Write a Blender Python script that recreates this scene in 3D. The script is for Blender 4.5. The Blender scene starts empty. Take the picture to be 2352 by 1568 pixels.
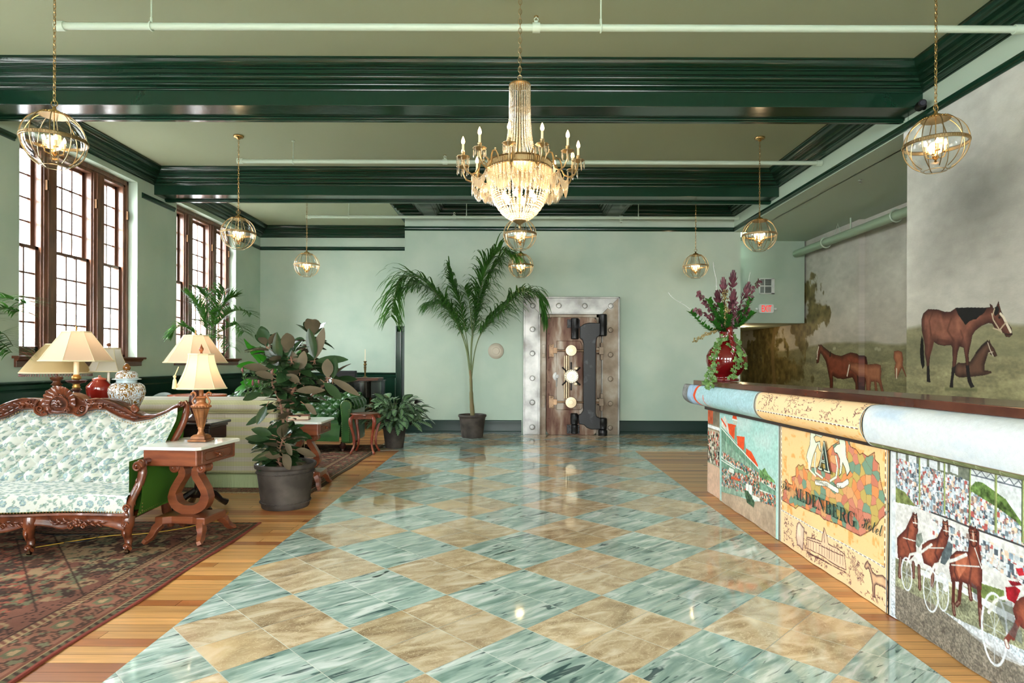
import bpy, math, random
import numpy as np
from math import sin, cos, pi, radians, sqrt, atan2
from mathutils import Vector, Matrix
random.seed(7)
scene = bpy.context.scene
C = scene.collection

# ---------------------------------------------------------------- camera
F_PX, CX, CY, CAM_H = 1410.0, 1178.0, 831.0, 1.31
cam_data = bpy.data.cameras.new('camera'); cam = bpy.data.objects.new('camera', cam_data); C.objects.link(cam)
cam.location = (0, 0, CAM_H); cam.rotation_euler = (radians(90), radians(-0.2), 0)
cam_data.sensor_width = 36; cam_data.lens = 36 * F_PX / 2352
cam_data.shift_x = -2 / 2352; cam_data.shift_y = 47 / 2352
cam_data.clip_start = .05; cam_data.clip_end = 200
scene.camera = cam

# ---------------------------------------------------------------- world, sun, daylight, exposure
scene.view_settings.view_transform = 'Standard'; scene.view_settings.look = 'None'
scene.view_settings.gamma = 1; scene.view_settings.use_curve_mapping = False
scene.view_settings.exposure = 1.08
w = bpy.data.worlds.new('sky'); scene.world = w; w.use_nodes = True
wn = w.node_tree.nodes; wl = w.node_tree.links
bg = wn['Background']; bg.inputs['Strength'].default_value = 20.0
tc = wn.new('ShaderNodeTexCoord'); sep = wn.new('ShaderNodeSeparateXYZ'); rmp = wn.new('ShaderNodeValToRGB')
wl.new(tc.outputs['Generated'], sep.inputs[0]); wl.new(sep.outputs[2], rmp.inputs[0]); wl.new(rmp.outputs[0], bg.inputs[0])
rmp.color_ramp.elements[0].position = .0; rmp.color_ramp.elements[0].color = (.79, .80, .80, 1)
rmp.color_ramp.elements[1].position = .6; rmp.color_ramp.elements[1].color = (.84, .91, .98, 1)
sun_d = bpy.data.lights.new('sun', 'SUN'); sun = bpy.data.objects.new('sun', sun_d); C.objects.link(sun)
sun_d.energy = 18; sun_d.angle = radians(.6); sun_d.color = (1, .95, .86)
sun.rotation_euler = Vector((.36, .38, -.84)).to_track_quat('-Z', 'Y').to_euler()
def portal(name, loc, rot, sx, sy):
    l = bpy.data.lights.new(name, 'AREA'); l.shape = 'RECTANGLE'; l.size = sx; l.size_y = sy; l.cycles.is_portal = True
    o = bpy.data.objects.new(name, l); C.objects.link(o); o.location = loc; o.rotation_euler = rot
WY = [(-2.75, -.61), (.41, 2.55), (3.61, 5.75), (6.81, 8.95), (9.99, 12.13)]    # window openings along the left wall; nearest three unseen, added for light
for a, b in WY: portal('window_portal', (-5.95, (a + b) / 2, 2.65), (0, radians(-90), 0), 2.5, b - a)
for x in (-3.6, -.2, 2.75): portal('front_portal', (x, -6.05, 2.1), (radians(90), 0, 0), 2.0, 2.3)

# ---------------------------------------------------------------- geometry helpers
class MB:
    def __init__(s): s.v = []; s.f = []; s.mi = []; s.m = 0; s.T = None
    def add(s, vs, fs):
        n = len(s.v)
        if s.T is not None: vs = [tuple(s.T @ Vector(p)) for p in vs]
        s.v.extend(vs); s.f.extend([tuple(i + n for i in f) for f in fs]); s.mi.extend([s.m] * len(fs)); return s
    def box(s, x0, x1, y0, y1, z0, z1):
        return s.add([(x0,y0,z0),(x1,y0,z0),(x1,y1,z0),(x0,y1,z0),(x0,y0,z1),(x1,y0,z1),(x1,y1,z1),(x0,y1,z1)],
                     [(0,3,2,1),(4,5,6,7),(0,1,5,4),(1,2,6,5),(2,3,7,6),(3,0,4,7)])
    def cbox(s, x, y, z, a, b, c): return s.box(x-a/2, x+a/2, y-b/2, y+b/2, z-c/2, z+c/2)
    def prism(s, poly, y0, y1, ax='y'):          # poly of (a,b): extruded along ax
        n = len(poly)
        def P(a, b, t): return {'y': (a, t, b), 'x': (t, a, b), 'z': (a, b, t)}[ax]
        vs = [P(a, b, y0) for a, b in poly] + [P(a, b, y1) for a, b in poly]
        fs = [tuple(range(n)), tuple(range(2*n-1, n-1, -1))] + [(i, n+i, n+(i+1) % n, (i+1) % n) for i in range(n)]
        return s.add(vs, fs)
    def lathe(s, prof, seg=24, o=(0,0,0), rfun=None, cap=True):    # prof (r,z)
        vs = []; fs = []; k = len(prof)
        for j in range(seg):
            a = 2*pi*j/seg
            for (r, z) in prof:
                rr = r * (rfun(a, z) if rfun else 1)
                vs.append((o[0]+rr*cos(a), o[1]+rr*sin(a), o[2]+z))
        for j in range(seg):
            j2 = (j+1) % seg
            for i in range(k-1): fs.append((j*k+i, j2*k+i, j2*k+i+1, j*k+i+1))
        if cap:
            if prof[0][0] > 1e-5: fs.append(tuple(j*k for j in range(seg))[::-1])
            if prof[-1][0] > 1e-5: fs.append(tuple(j*k+k-1 for j in range(seg)))
        return s.add(vs, fs)
    def tube(s, pts, r, seg=8, cap=True, closed=False, flat=1.0):
        pts = [Vector(p) for p in pts]; n = len(pts)
        rs = r if isinstance(r, (list, tuple)) else [r]*n
        vs = []; fs = []; up = None
        for i in range(n):
            if closed: t = (pts[(i+1) % n]-pts[i-1])
            else: t = pts[min(i+1, n-1)]-pts[max(i-1, 0)]
            if t.length < 1e-9: t = Vector((0, 0, 1))
            t.normalize()
            if up is None: up = Vector((0,0,1)) if abs(t.z) < .9 else Vector((1,0,0))
            u = up - t*up.dot(t)
            if u.length < 1e-4: u = t.orthogonal()
            u.normalize(); up = u; w_ = t.cross(u)
            for j in range(seg):
                a = 2*pi*j/seg; vs.append(tuple(pts[i] + (u*cos(a) + w_*sin(a)*flat)*rs[i]))
        m = n if closed else n-1
        for i in range(m):
            i2 = (i+1) % n
            for j in range(seg): fs.append((i*seg+j, i*seg+(j+1) % seg, i2*seg+(j+1) % seg, i2*seg+j))
        if cap and not closed:
            fs.append(tuple(range(seg))[::-1]); fs.append(tuple(range((n-1)*seg, n*seg)))
        return s.add(vs, fs)
    def ball(s, c, r, seg=10, rings=6, sc=(1,1,1)):
        vs = [(c[0], c[1], c[2]-r*sc[2])]; fs = []
        for i in range(1, rings):
            p = -pi/2+pi*i/rings
            for j in range(seg):
                a = 2*pi*j/seg; vs.append((c[0]+r*sc[0]*cos(p)*cos(a), c[1]+r*sc[1]*cos(p)*sin(a), c[2]+r*sc[2]*sin(p)))
        vs.append((c[0], c[1], c[2]+r*sc[2])); L = len(vs)-1
        for j in range(seg):
            fs.append((0, 1+(j+1) % seg, 1+j)); fs.append((L, L-seg+j, L-seg+(j+1) % seg))
        for i in range(rings-2):
            for j in range(seg): fs.append((1+i*seg+j, 1+i*seg+(j+1) % seg, 1+(i+1)*seg+(j+1) % seg, 1+(i+1)*seg+j))
        return s.add(vs, fs)
    def grid(s, P, nu, nv, cu=False, cv=False):    # P(i,j)->point
        vs = [tuple(P(i, j)) for i in range(nu) for j in range(nv)]; fs = []
        for i in range(nu if cu else nu-1):
            for j in range(nv if cv else nv-1):
                a = i; b = (i+1) % nu; c = j; d = (j+1) % nv
                fs.append((a*nv+c, b*nv+c, b*nv+d, a*nv+d))
        return s.add(vs, fs)
    def build(s, name, mats, parent=None, smooth=40, bevel=0, seg=2, loc=None):
        me = bpy.data.meshes.new(name); me.from_pydata(s.v, [], s.f); me.validate(clean_customdata=False)
        if not isinstance(mats, (list, tuple)): mats = [mats]
        for m in mats: me.materials.append(m)
        if len(mats) > 1 and len(me.polygons) == len(s.mi): me.polygons.foreach_set('material_index', s.mi)
        if smooth:
            me.polygons.foreach_set('use_smooth', [True]*len(me.polygons))
            if smooth < 180: me.set_sharp_from_angle(angle=radians(smooth))
        me.update()
        o = bpy.data.objects.new(name, me); C.objects.link(o)
        if parent is not None: o.parent = parent
        if loc: o.location = loc
        if bevel:
            b = o.modifiers.new('b', 'BEVEL'); b.width = bevel; b.segments = seg; b.limit_method = 'ANGLE'; b.angle_limit = radians(35)
            if smooth: b.harden_normals = False
        return o

def colmesh(name, V, Fq, cols, mat, parent=None, smooth=180):      # mesh with one colour per vertex (numpy)
    me = bpy.data.meshes.new(name); me.from_pydata(V.tolist() if hasattr(V, 'tolist') else V, [], Fq.tolist() if hasattr(Fq, 'tolist') else Fq)
    at = me.color_attributes.new('Col', 'FLOAT_COLOR', 'POINT')
    c = np.ones((len(me.vertices), 4), dtype=np.float32); c[:, :3] = np.clip(cols, 0, 1)**2.2
    at.data.foreach_set('color', c.ravel()); me.materials.append(mat)
    me.polygons.foreach_set('use_smooth', [bool(smooth)]*len(me.polygons))
    if smooth and smooth < 180: me.set_sharp_from_angle(angle=radians(smooth))
    me.update(); o = bpy.data.objects.new(name, me); C.objects.link(o)
    if parent is not None: o.parent = parent
    return o
def gridfaces(nu, nv):
    i, j = np.meshgrid(np.arange(nu-1), np.arange(nv-1), indexing='ij'); a = (i*nv+j).ravel()
    return np.stack([a, a+nv, a+nv+1, a+1], 1)

def thing(name, label, cat, loc=(0,0,0), rz=0, group=None):
    o = bpy.data.objects.new(name, None); C.objects.link(o); o.empty_display_size = .1
    o.location = loc; o.rotation_euler = (0, 0, rz); return tag(o, label, cat, group)
def tag(o, label, cat, group=None):
    o['label'] = label; o['category'] = cat
    if group: o['group'] = group
    return o
def struct(o): o['kind'] = 'structure'; return o
def dup(root, loc, rz=None, label=None, group=None):
    kids = [o for o in root.children]
    r = root.copy(); C.objects.link(r); r.location = loc
    if rz is not None: r.rotation_euler = (0, 0, rz)
    if label: r['label'] = label
    if group: r['group'] = group
    def rec(src, dst):
        for ch in list(src.children):
            c = ch.copy(); C.objects.link(c); c.parent = dst; rec(ch, c)
    rec(root, r); return r

# ---------------------------------------------------------------- materials
def srgb(r, g, b):
    f = lambda c: (c/255/12.92) if c/255 <= .04045 else ((c/255+.055)/1.055)**2.4
    return (f(r), f(g), f(b), 1)
MATS = {}
def mat(name, col=(200,200,200), rough=.5, metal=0, spec=.5, noise=None, bump=None, coat=0, emit=None, trans=0, sheen=0, sss=0, coord='Object', stretch=None):
    if name in MATS: return MATS[name]
    m = bpy.data.materials.new(name); m.use_nodes = True; nt = m.node_tree; n = nt.nodes; l = nt.links; b = n['Principled BSDF']
    c = srgb(*col); b.inputs['Base Color'].default_value = c
    b.inputs['Roughness'].default_value = rough; b.inputs['Metallic'].default_value = metal; b.inputs['Specular IOR Level'].default_value = spec
    b.inputs['Coat Weight'].default_value = coat; b.inputs['Coat Roughness'].default_value = .05
    b.inputs['Sheen Weight'].default_value = sheen
    if emit: b.inputs['Emission Color'].default_value = srgb(*emit[0]); b.inputs['Emission Strength'].default_value = emit[1]
    if noise or bump:
        tc = n.new('ShaderNodeTexCoord'); mp = n.new('ShaderNodeMapping'); l.new(tc.outputs[coord], mp.inputs[0])
        if stretch: mp.inputs['Scale'].default_value = stretch
    if noise:       # (scale, col2, lo, hi[, detail])
        t = n.new('ShaderNodeTexNoise'); t.inputs['Scale'].default_value = noise[0]; t.inputs['Detail'].default_value = noise[4] if len(noise) > 4 else 5
        r = n.new('ShaderNodeValToRGB'); l.new(mp.outputs[0], t.inputs[0]); l.new(t.outputs[0], r.inputs[0]); l.new(r.outputs[0], b.inputs['Base Color'])
        r.color_ramp.elements[0].position = noise[2]; r.color_ramp.elements[1].position = noise[3]
        r.color_ramp.elements[0].color = c; r.color_ramp.elements[1].color = srgb(*noise[1])
    if bump:        # (scale, strength, dist)
        t = n.new('ShaderNodeTexNoise'); t.inputs['Scale'].default_value = bump[0]; t.inputs['Detail'].default_value = 4
        bp = n.new('ShaderNodeBump'); bp.inputs['Strength'].default_value = bump[1]; bp.inputs['Distance'].default_value = bump[2] if len(bump) > 2 else .01
        l.new(mp.outputs[0], t.inputs[0]); l.new(t.outputs[0], bp.inputs['Height']); l.new(bp.outputs[0], b.inputs['Normal'])
    MATS[name] = m; return m
def nodes(m): return m.node_tree.nodes, m.node_tree.links, m.node_tree.nodes['Principled BSDF']
def clear_glass(name, tint=(255,255,255), rough=0, ior=1.45, minr=0.0):
    m = bpy.data.materials.new(name); m.use_nodes = True; n = m.node_tree.nodes; l = m.node_tree.links; n.clear()
    o = n.new('ShaderNodeOutputMaterial'); mx = n.new('ShaderNodeMixShader'); t = n.new('ShaderNodeBsdfTransparent'); g = n.new('ShaderNodeBsdfGlossy'); f = n.new('ShaderNodeLayerWeight')
    t.inputs[0].default_value = srgb(*tint); g.inputs['Roughness'].default_value = rough; f.inputs[0].default_value = .5
    pw = n.new('ShaderNodeMath'); pw.operation = 'POWER'; pw.inputs[1].default_value = 5; l.new(f.outputs['Facing'], pw.inputs[0])
    ad = n.new('ShaderNodeMath'); ad.operation = 'MULTIPLY_ADD'; ad.use_clamp = True; ad.inputs[1].default_value = .95; ad.inputs[2].default_value = .045+minr; l.new(pw.outputs[0], ad.inputs[0])
    l.new(ad.outputs[0], mx.inputs[0]); l.new(t.outputs[0], mx.inputs[1]); l.new(g.outputs[0], mx.inputs[2]); l.new(mx.outputs[0], o.inputs[0])
    MATS[name] = m; return m
def attr_mat(name, rough=.6, noise=None, spec=.4, sheen=0, bump=None, trans=0):
    m = mat(name, (255,255,255), rough, spec=spec, sheen=sheen, bump=bump); n, l, b = nodes(m)
    a = n.new('ShaderNodeVertexColor'); a.layer_name = 'Col'; out = a.outputs[0]
    if noise:       # (scale, amount) multiply by grain
        tc = n.new('ShaderNodeTexCoord'); t = n.new('ShaderNodeTexNoise'); t.inputs['Scale'].default_value = noise[0]; t.inputs['Detail'].default_value = 3
        if len(noise) > 2:
            mp = n.new('ShaderNodeMapping'); mp.inputs['Scale'].default_value = noise[2]; l.new(tc.outputs['Object'], mp.inputs[0]); l.new(mp.outputs[0], t.inputs[0])
        else: l.new(tc.outputs['Object'], t.inputs[0])
        mr = n.new('ShaderNodeMapRange'); mr.inputs[1].default_value = .3; mr.inputs[2].default_value = .7; mr.inputs[3].default_value = 1-noise[1]; mr.inputs[4].default_value = 1+noise[1]
        l.new(t.outputs[0], mr.inputs[0]); vm = n.new('ShaderNodeVectorMath'); vm.operation = 'SCALE'; l.new(out, vm.inputs[0]); l.new(mr.outputs[0], vm.inputs['Scale']); out = vm.outputs[0]
    l.new(out, b.inputs['Base Color'])
    if trans:
        tr = n.new('ShaderNodeBsdfTranslucent'); l.new(out, tr.inputs[0]); mx = n.new('ShaderNodeMixShader'); mx.inputs[0].default_value = trans
        l.new(b.outputs[0], mx.inputs[1]); l.new(tr.outputs[0], mx.inputs[2]); l.new(mx.outputs[0], n['Material Output'].inputs[0])
    return m
def leaf_mat(name, col, trans=.35, rough=.35, col2=None, scale=6):
    m = mat(name, col, rough, noise=(scale, col2, .35, .65) if col2 else None); n, l, b = nodes(m)
    tr = n.new('ShaderNodeBsdfTranslucent'); tr.inputs[0].default_value = srgb(min(255, int(col[0]*1.5)), min(255, int(col[1]*1.5)), col[2])
    mx = n.new('ShaderNodeMixShader'); mx.inputs[0].default_value = trans
    l.new(b.outputs[0], mx.inputs[1]); l.new(tr.outputs[0], mx.inputs[2]); l.new(mx.outputs[0], n['Material Output'].inputs[0]); return m

plaster = mat('sage_plaster', (172,192,176), .75, noise=(1.3, (188,203,186), .35, .68, 8), bump=(9, .12, .01))
ceil_m = mat('ceiling_paint', (156,165,136), .8, bump=(30, .05))
trim_p = mat('frieze_paint', (174,194,176), .6)
green = mat('green_gloss_paint', (17,50,36), .17, spec=.6, bump=(14, .10, .006))
base_green = mat('satin_green_paint', (15,44,36), .38, spec=.3)
white_pipe = mat('pale_pipe_paint', (196,214,196), .35)
wood_dark = mat('walnut', (72,38,24), .35, noise=(3, (110,62,38), .35, .7, 8), stretch=(1,1,14), coat=.3)
win_wood = mat('window_wood', (80,50,36), .4, noise=(3, (126,84,60), .3, .7, 8), stretch=(8,8,1), coat=.3)
brass = mat('brass', (196,160,104), .25, metal=1)
gold = mat('antique_brass', (168,146,108), .32, metal=1)
chrome = mat('polished_steel', (200,200,198), .22, metal=1)
black = mat('black_lacquer', (8,8,9), .12, coat=.5)
# ================================================================ ROOM
XL, XR, YN, YF, YB = -5.48, 4.05, -6.0, 11.26, 13.3
HC, ZT, ZF = 4.20, 3.71, 3.99          # ceiling, trim, crown bottom
XM0, XM1 = -1.99, 4.17                 # projecting far wall
# ---- floor: wood boards
def box_obj(name, m, *b, bevel=0, smooth=0):
    mb = MB(); mb.box(*b); return mb.build(name, m, smooth=smooth, bevel=bevel)
def wood_floor():
    m = mat('pine_boards', (190,120,60), .28, spec=.5); n, l, b = nodes(m)
    at = n.new('ShaderNodeVertexColor'); at.layer_name = 'Col'
    tc = n.new('ShaderNodeTexCoord'); mp = n.new('ShaderNodeMapping'); mp.inputs['Scale'].default_value = (1.2, 22, 1)
    ad = n.new('ShaderNodeVectorMath'); ad.operation = 'ADD'; l.new(tc.outputs['Object'], mp.inputs[0]); l.new(mp.outputs[0], ad.inputs[0])
    sc = n.new('ShaderNodeVectorMath'); sc.operation = 'SCALE'; sc.inputs['Scale'].default_value = 40; l.new(at.outputs[0], sc.inputs[0]); l.new(sc.outputs[0], ad.inputs[1])
    t = n.new('ShaderNodeTexNoise'); t.inputs['Scale'].default_value = 1.6; t.inputs['Detail'].default_value = 6; t.inputs['Distortion'].default_value = .8; l.new(ad.outputs[0], t.inputs[0])
    r = n.new('ShaderNodeMapRange'); r.inputs[1].default_value = .3; r.inputs[2].default_value = .7; r.inputs[3].default_value = .70; r.inputs[4].default_value = 1.12; l.new(t.outputs[0], r.inputs[0])
    v = n.new('ShaderNodeVectorMath'); v.operation = 'SCALE'; l.new(at.outputs[0], v.inputs[0]); l.new(r.outputs[0], v.inputs['Scale']); l.new(v.outputs[0], b.inputs['Base Color'])
    rnd = random.Random(3); V = []; Fc = []; Cc = []
    for X0, X1, Y0, Y1 in ((-5.8, -1.663, YN, 13.35), (1.80, 5.9, YN, 9.05), (4.0, 6.1, 9.05, 15.6)):
        y = Y0
        while y < Y1:
            w_ = .078; x = X0 - rnd.random()*1.5
            while x < X1:
                L = rnd.uniform(1.2, 3.2); a, c = max(x, X0), min(x+L, X1)
                if c > a:
                    k = rnd.random(); base = (208,154,94) if k < .62 else ((190,128,70) if k < .82 else (162,100,58))
                    j = rnd.uniform(.92, 1.08); n0 = len(V)
                    V += [(a+.0012, y+.0012, 0), (c-.0012, y+.0012, 0), (c-.0012, min(y+w_, Y1)-.0012, 0), (a+.0012, min(y+w_, Y1)-.0012, 0)]
                    Fc.append((n0, n0+1, n0+2, n0+3)); Cc += [tuple(q/255*j for q in base)]*4
                x += L
            y += w_
    o = colmesh('floor', V, Fc, np.array(Cc), m, smooth=0)
    return o
fl = struct(wood_floor())
sub = box_obj('floor_base', mat('dark_joint', (60,44,30), .9), -6.2, 6.3, YN-.3, 15.9, -.2, -.0015); sub.name = 'floor'; struct(sub)
# ---- marble tile field
def clip(poly, inside, inter):
    out = []
    for i in range(len(poly)):
        a, b = poly[i-1], poly[i]
        ia, ib = inside(a), inside(b)
        if ib:
            if not ia: out.append(inter(a, b))
            out.append(b)
        elif ia: out.append(inter(a, b))
    return out
def clip_rect(poly, x0, x1, y0, y1):
    def I(k, v): return lambda a, b: tuple(a[q] + (b[q]-a[q])*(v-a[k])/(b[k]-a[k]) if q != k else v for q in (0, 1))
    for k, v, s in ((0, x0, 1), (0, x1, -1), (1, y0, 1), (1, y1, -1)):
        if len(poly) < 3: return []
        poly = clip(poly, lambda p: (p[k]-v)*s >= -1e-9, I(k, v))
    return poly
def marble(kind):
    m = mat('marble_'+kind, (200,200,200), .06, spec=.6); n, l, b = nodes(m)
    at = n.new('ShaderNodeVertexColor'); at.layer_name = 'Col'; tc = n.new('ShaderNodeTexCoord')
    def noise(scale, mpscale, rot, det, dist, seedk):
        mp = n.new('ShaderNodeMapping'); mp.vector_type = 'POINT'; mp.inputs['Rotation'].default_value = (0, 0, rot)
        m2 = n.new('ShaderNodeMapping'); m2.inputs['Scale'].default_value = mpscale
        ad = n.new('ShaderNodeVectorMath'); ad.operation = 'MULTIPLY_ADD'; ad.inputs[1].default_value = (seedk,)*3
        l.new(tc.outputs['Object'], mp.inputs[0]); l.new(mp.outputs[0], m2.inputs[0]); l.new(at.outputs[0], ad.inputs[0]); l.new(m2.outputs[0], ad.inputs[2])
        t = n.new('ShaderNodeTexNoise'); t.inputs['Scale'].default_value = scale; t.inputs['Detail'].default_value = det; t.inputs['Distortion'].default_value = dist
        l.new(ad.outputs[0], t.inputs[0]); return t.outputs[0], ad.outputs[0]
    def ramp(src, els):
        r = n.new('ShaderNodeValToRGB'); l.new(src, r.inputs[0]); e = r.color_ramp.elements
        while len(e) < len(els): e.new(.5)
        for q, (p, c) in zip(e, els): q.position = p; q.color = c if len(c) == 4 else srgb(*c)
        return r.outputs[0]
    def mix(f, a, c):
        x = n.new('ShaderNodeMix'); x.data_type = 'RGBA'; l.new(f, x.inputs[0]); l.new(a, x.inputs[6])
        if isinstance(c, tuple): x.inputs[7].default_value = c
        else: l.new(c, x.inputs[7])
        return x.outputs[2]
    BW = lambda a, c: [(a, (0,0,0,1)), (c, (1,1,1,1))]
    if kind == 'green':
        f, _ = noise(3.2, (1, 4.5, 1), radians(-40), 10, 1.0, 9)
        base = ramp(f, [(.28, (116,144,134)), (.42, (148,172,162)), (.53, (174,194,184)), (.68, (222,230,224))])
        g, _ = noise(3.4, (1.1, 6.5, 1), radians(-40), 10, 1.4, 13); d = ramp(g, [(.59, (0,0,0,1)), (.66, (.85,.85,.85,1))])
        c = mix(d, base, srgb(42,70,72))
        h, _ = noise(6, (1, 7, 1), radians(-37), 8, .8, 5); d2 = ramp(h, [(.60, (0,0,0,1)), (.72, (.7,.7,.7,1))]); c = mix(d2, c, srgb(225,236,228))
        k, _ = noise(3.5, (1, 1.8, 1), radians(-40), 2, .3, 31); d3 = ramp(k, [(.755, (0,0,0,1)), (.77, (1,1,1,1))]); c = mix(d3, c, srgb(38,52,56))
    else:
        f, v = noise(3.2, (1, 2.2, 1), radians(-30), 9, 1.8, 9)
        base = ramp(f, [(.28, (146,122,92)), (.43, (180,156,122)), (.55, (206,184,150)), (.72, (234,220,194))])
        dn, _ = noise(5, (1, 1, 1), 0, 4, 0, 3)
        vo = n.new('ShaderNodeTexVoronoi'); vo.feature = 'DISTANCE_TO_EDGE'; vo.inputs['Scale'].default_value = 12
        dd = n.new('ShaderNodeVectorMath'); dd.operation = 'MULTIPLY_ADD'; dd.inputs[1].default_value = (1.6,)*3
        cb = n.new('ShaderNodeCombineXYZ'); [l.new(dn, cb.inputs[q]) for q in (0, 1)]
        l.new(cb.outputs[0], dd.inputs[0]); l.new(v, dd.inputs[2]); l.new(dd.outputs[0], vo.inputs[0])
        e = ramp(vo.outputs[0], [(.0, (.7,.7,.7,1)), (.04, (0,0,0,1))]); c = mix(e, base, srgb(232,212,176))
        e2, _ = noise(9, (1, 3, 1), radians(20), 6, 1.5, 7); e3 = ramp(e2, [(.49, (0,0,0,1)), (.5, (.55,.55,.55,1)), (.515, (0,0,0,1))]); c = mix(e3, c, srgb(236,218,186))
        g, _ = noise(1.1, (1, 1, 1), 0, 2, 0, 20); e4 = ramp(g, [(.56, (0,0,0,1)), (.66, (.6,.6,.6,1))]); c = mix(e4, c, srgb(228,196,144))
    sc = n.new('ShaderNodeVectorMath'); sc.operation = 'SCALE'; l.new(c, sc.inputs[0]); sc.inputs['Scale'].default_value = 1
    mr = n.new('ShaderNodeMapRange'); mr.inputs[3].default_value = .90; mr.inputs[4].default_value = 1.08; sp = n.new('ShaderNodeSeparateXYZ'); l.new(at.outputs[0], sp.inputs[0]); l.new(sp.outputs[0], mr.inputs[0]); l.new(mr.outputs[0], sc.inputs['Scale'])
    l.new(sc.outputs[0], b.inputs['Base Color']); return m
def tiles():
    D = .866; s = D/sqrt(2)/2; ox, oy = -1.23, 3.443; gap = .0016; rnd = random.Random(5)
    rects = [(-1.663, 1.80, YN, 9.05), (-2.06, 4.0, 9.05, YF)]
    data = {0: ([], [], []), 1: ([], [], [])}
    for i in range(-60, 61):
        for j in range(-60, 61):
            # tile cell in rotated axes e1=(1,1)/√2, e2=(-1,1)/√2 ; big squares are 2x2 tiles; brown one lies below the anchor
            a0, b0 = i*s+gap, j*s+gap; a1, b1 = (i+1)*s-gap, (j+1)*s-gap
            cen = (ox+(a0-b0)/sqrt(2), oy+(a0+b0)/sqrt(2))
            if not (-3.5 < cen[0] < 5.5 and YN-1 < cen[1] < YF+1): continue
            I, J = i//2, j//2; brown = (I+J) % 2 == 0
            poly = [(ox+(a-b)/sqrt(2), oy+(a+b)/sqrt(2)) for a, b in ((a0,b0),(a1,b0),(a1,b1),(a0,b1))]
            sd = (rnd.random(), rnd.random(), rnd.random())
            for R in rects:
                q = clip_rect(poly, *R)
                if len(q) < 3: continue
                V, Fc, Cc = data[int(brown)]; n0 = len(V); V += [(x, y, .003) for x, y in q]; Fc.append(tuple(range(n0, n0+len(q)))); Cc += [sd]*len(q)
    for k, nm in ((0, 'green'), (1, 'brown')):
        V, Fc, Cc = data[k]; struct(colmesh('floor', V, Fc, np.array(Cc), marble(nm), smooth=0))
    g = mat('grout', (206,210,200), .7)
    for R in rects: struct(box_obj('floor', g, *R, -.001, .0022))
tiles()

# ---- walls
def wall(name, *b, m=plaster): return struct(box_obj(name, m, *b))
mb = MB(); T = .34
ys = [YN] + [q for ab in WY for q in ab] + [YB+.2]
for i in range(0, len(ys), 2): mb.box(XL-T, XL, ys[i], ys[i+1], 0, HC)
for a, b in WY: mb.box(XL-T, XL, a, b, 0, 1.30); mb.box(XL-T, XL, a, b, 3.91, HC)
struct(mb.build('wall_left', plaster, smooth=0))
wall('wall_far_left', XL, XM0, YB, YB+.2, 0, HC)
mb = MB(); mb.box(XM0, XM1, YF, YF+.22, 0, HC); mb.box(XM0, XM0+.2, YF+.22, YB+.2, 0, HC); mb.box(XM1-.2, XM1, YF+.22, 15.5, 0, HC); struct(mb.build('wall_far', plaster, smooth=0))
mb = MB(); mb.box(XR, XR+.3, 6.31, YF, ZT-.01, HC+.1); mb.box(XR, 6.1, YN, 6.29, 0, HC+.1); struct(mb.build('wall_right', trim_p, smooth=0))
XW = 5.84                                # recessed mural wall
mb = MB(); mb.box(XW+.02, XW+.3, 6.3, 15.7, 0, HC); struct(mb.build('wall_recess', trim_p, smooth=0))
wall('wall_corridor_end', XM1-.2, 6.1, 15.45, 15.65, 0, HC, m=mat('olive_paint', (150,150,100), .8))
wall('wall_soffit', XM1, 5.72, 12.05, 15.44, 2.09, ZT+.02)
mb = MB(); mb.box(XL-T, XR, YN-.2, YN, 0, 1.0); mb.box(XL-T, XR, YN-.2, YN, 3.3, HC)
for a, b in ((XL-T, -4.6), (-2.6, -1.2), (.8, 1.75), (3.75, XR+.1)): mb.box(a, b, YN-.2, YN, 1.0, 3.3)  # unseen openings behind the camera, added and sized to let in front light
struct(mb.build('wall_near', plaster, smooth=0))
struct(box_obj('ceiling', ceil_m, XL-T, XR+.3, YN-.2, YB+.2, HC, HC+.15))
struct(box_obj('ceiling', trim_p, XR+.28, 6.2, 6.28, 15.7, ZT-.01, ZT+.1))

# ---- crown moulding swept with mitred corners
def sweep(prof, path, closed, mb):           # prof (d,z): d = distance to the left of the path direction
    n = len(path); k = len(prof); rows = []
    for i in range(n):
        p = Vector(path[i])
        if closed or 0 < i < n-1:
            a = (p-Vector(path[i-1])).normalized(); b = (Vector(path[(i+1) % n])-p).normalized()
            na, nb = Vector((-a.y, a.x)), Vector((-b.y, b.x)); m = na+nb; m = m/(m.dot(na))
        else:
            a = (Vector(path[1])-p) if i == 0 else (p-Vector(path[-2])); a.normalize(); m = Vector((-a.y, a.x))
        rows.append([(p.x+m.x*d, p.y+m.y*d, z) for d, z in prof])
    vs = [q for r in rows for q in r]; fs = []
    for i in range(n if closed else n-1):
        i2 = (i+1) % n
        for j in range(k-1): fs.append((i*k+j, i*k+j+1, i2*k+j+1, i2*k+j))
    if not closed: fs += [tuple(range(k)), tuple(range((n-1)*k, n*k))[::-1]]
    mb.add(vs, fs)
def arc(c, r, a0, a1, n): return [(c[0]+r*cos(radians(a0+(a1-a0)*i/n)), c[1]+r*sin(radians(a0+(a1-a0)*i/n))) for i in range(n+1)]
H0 = HC
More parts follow.
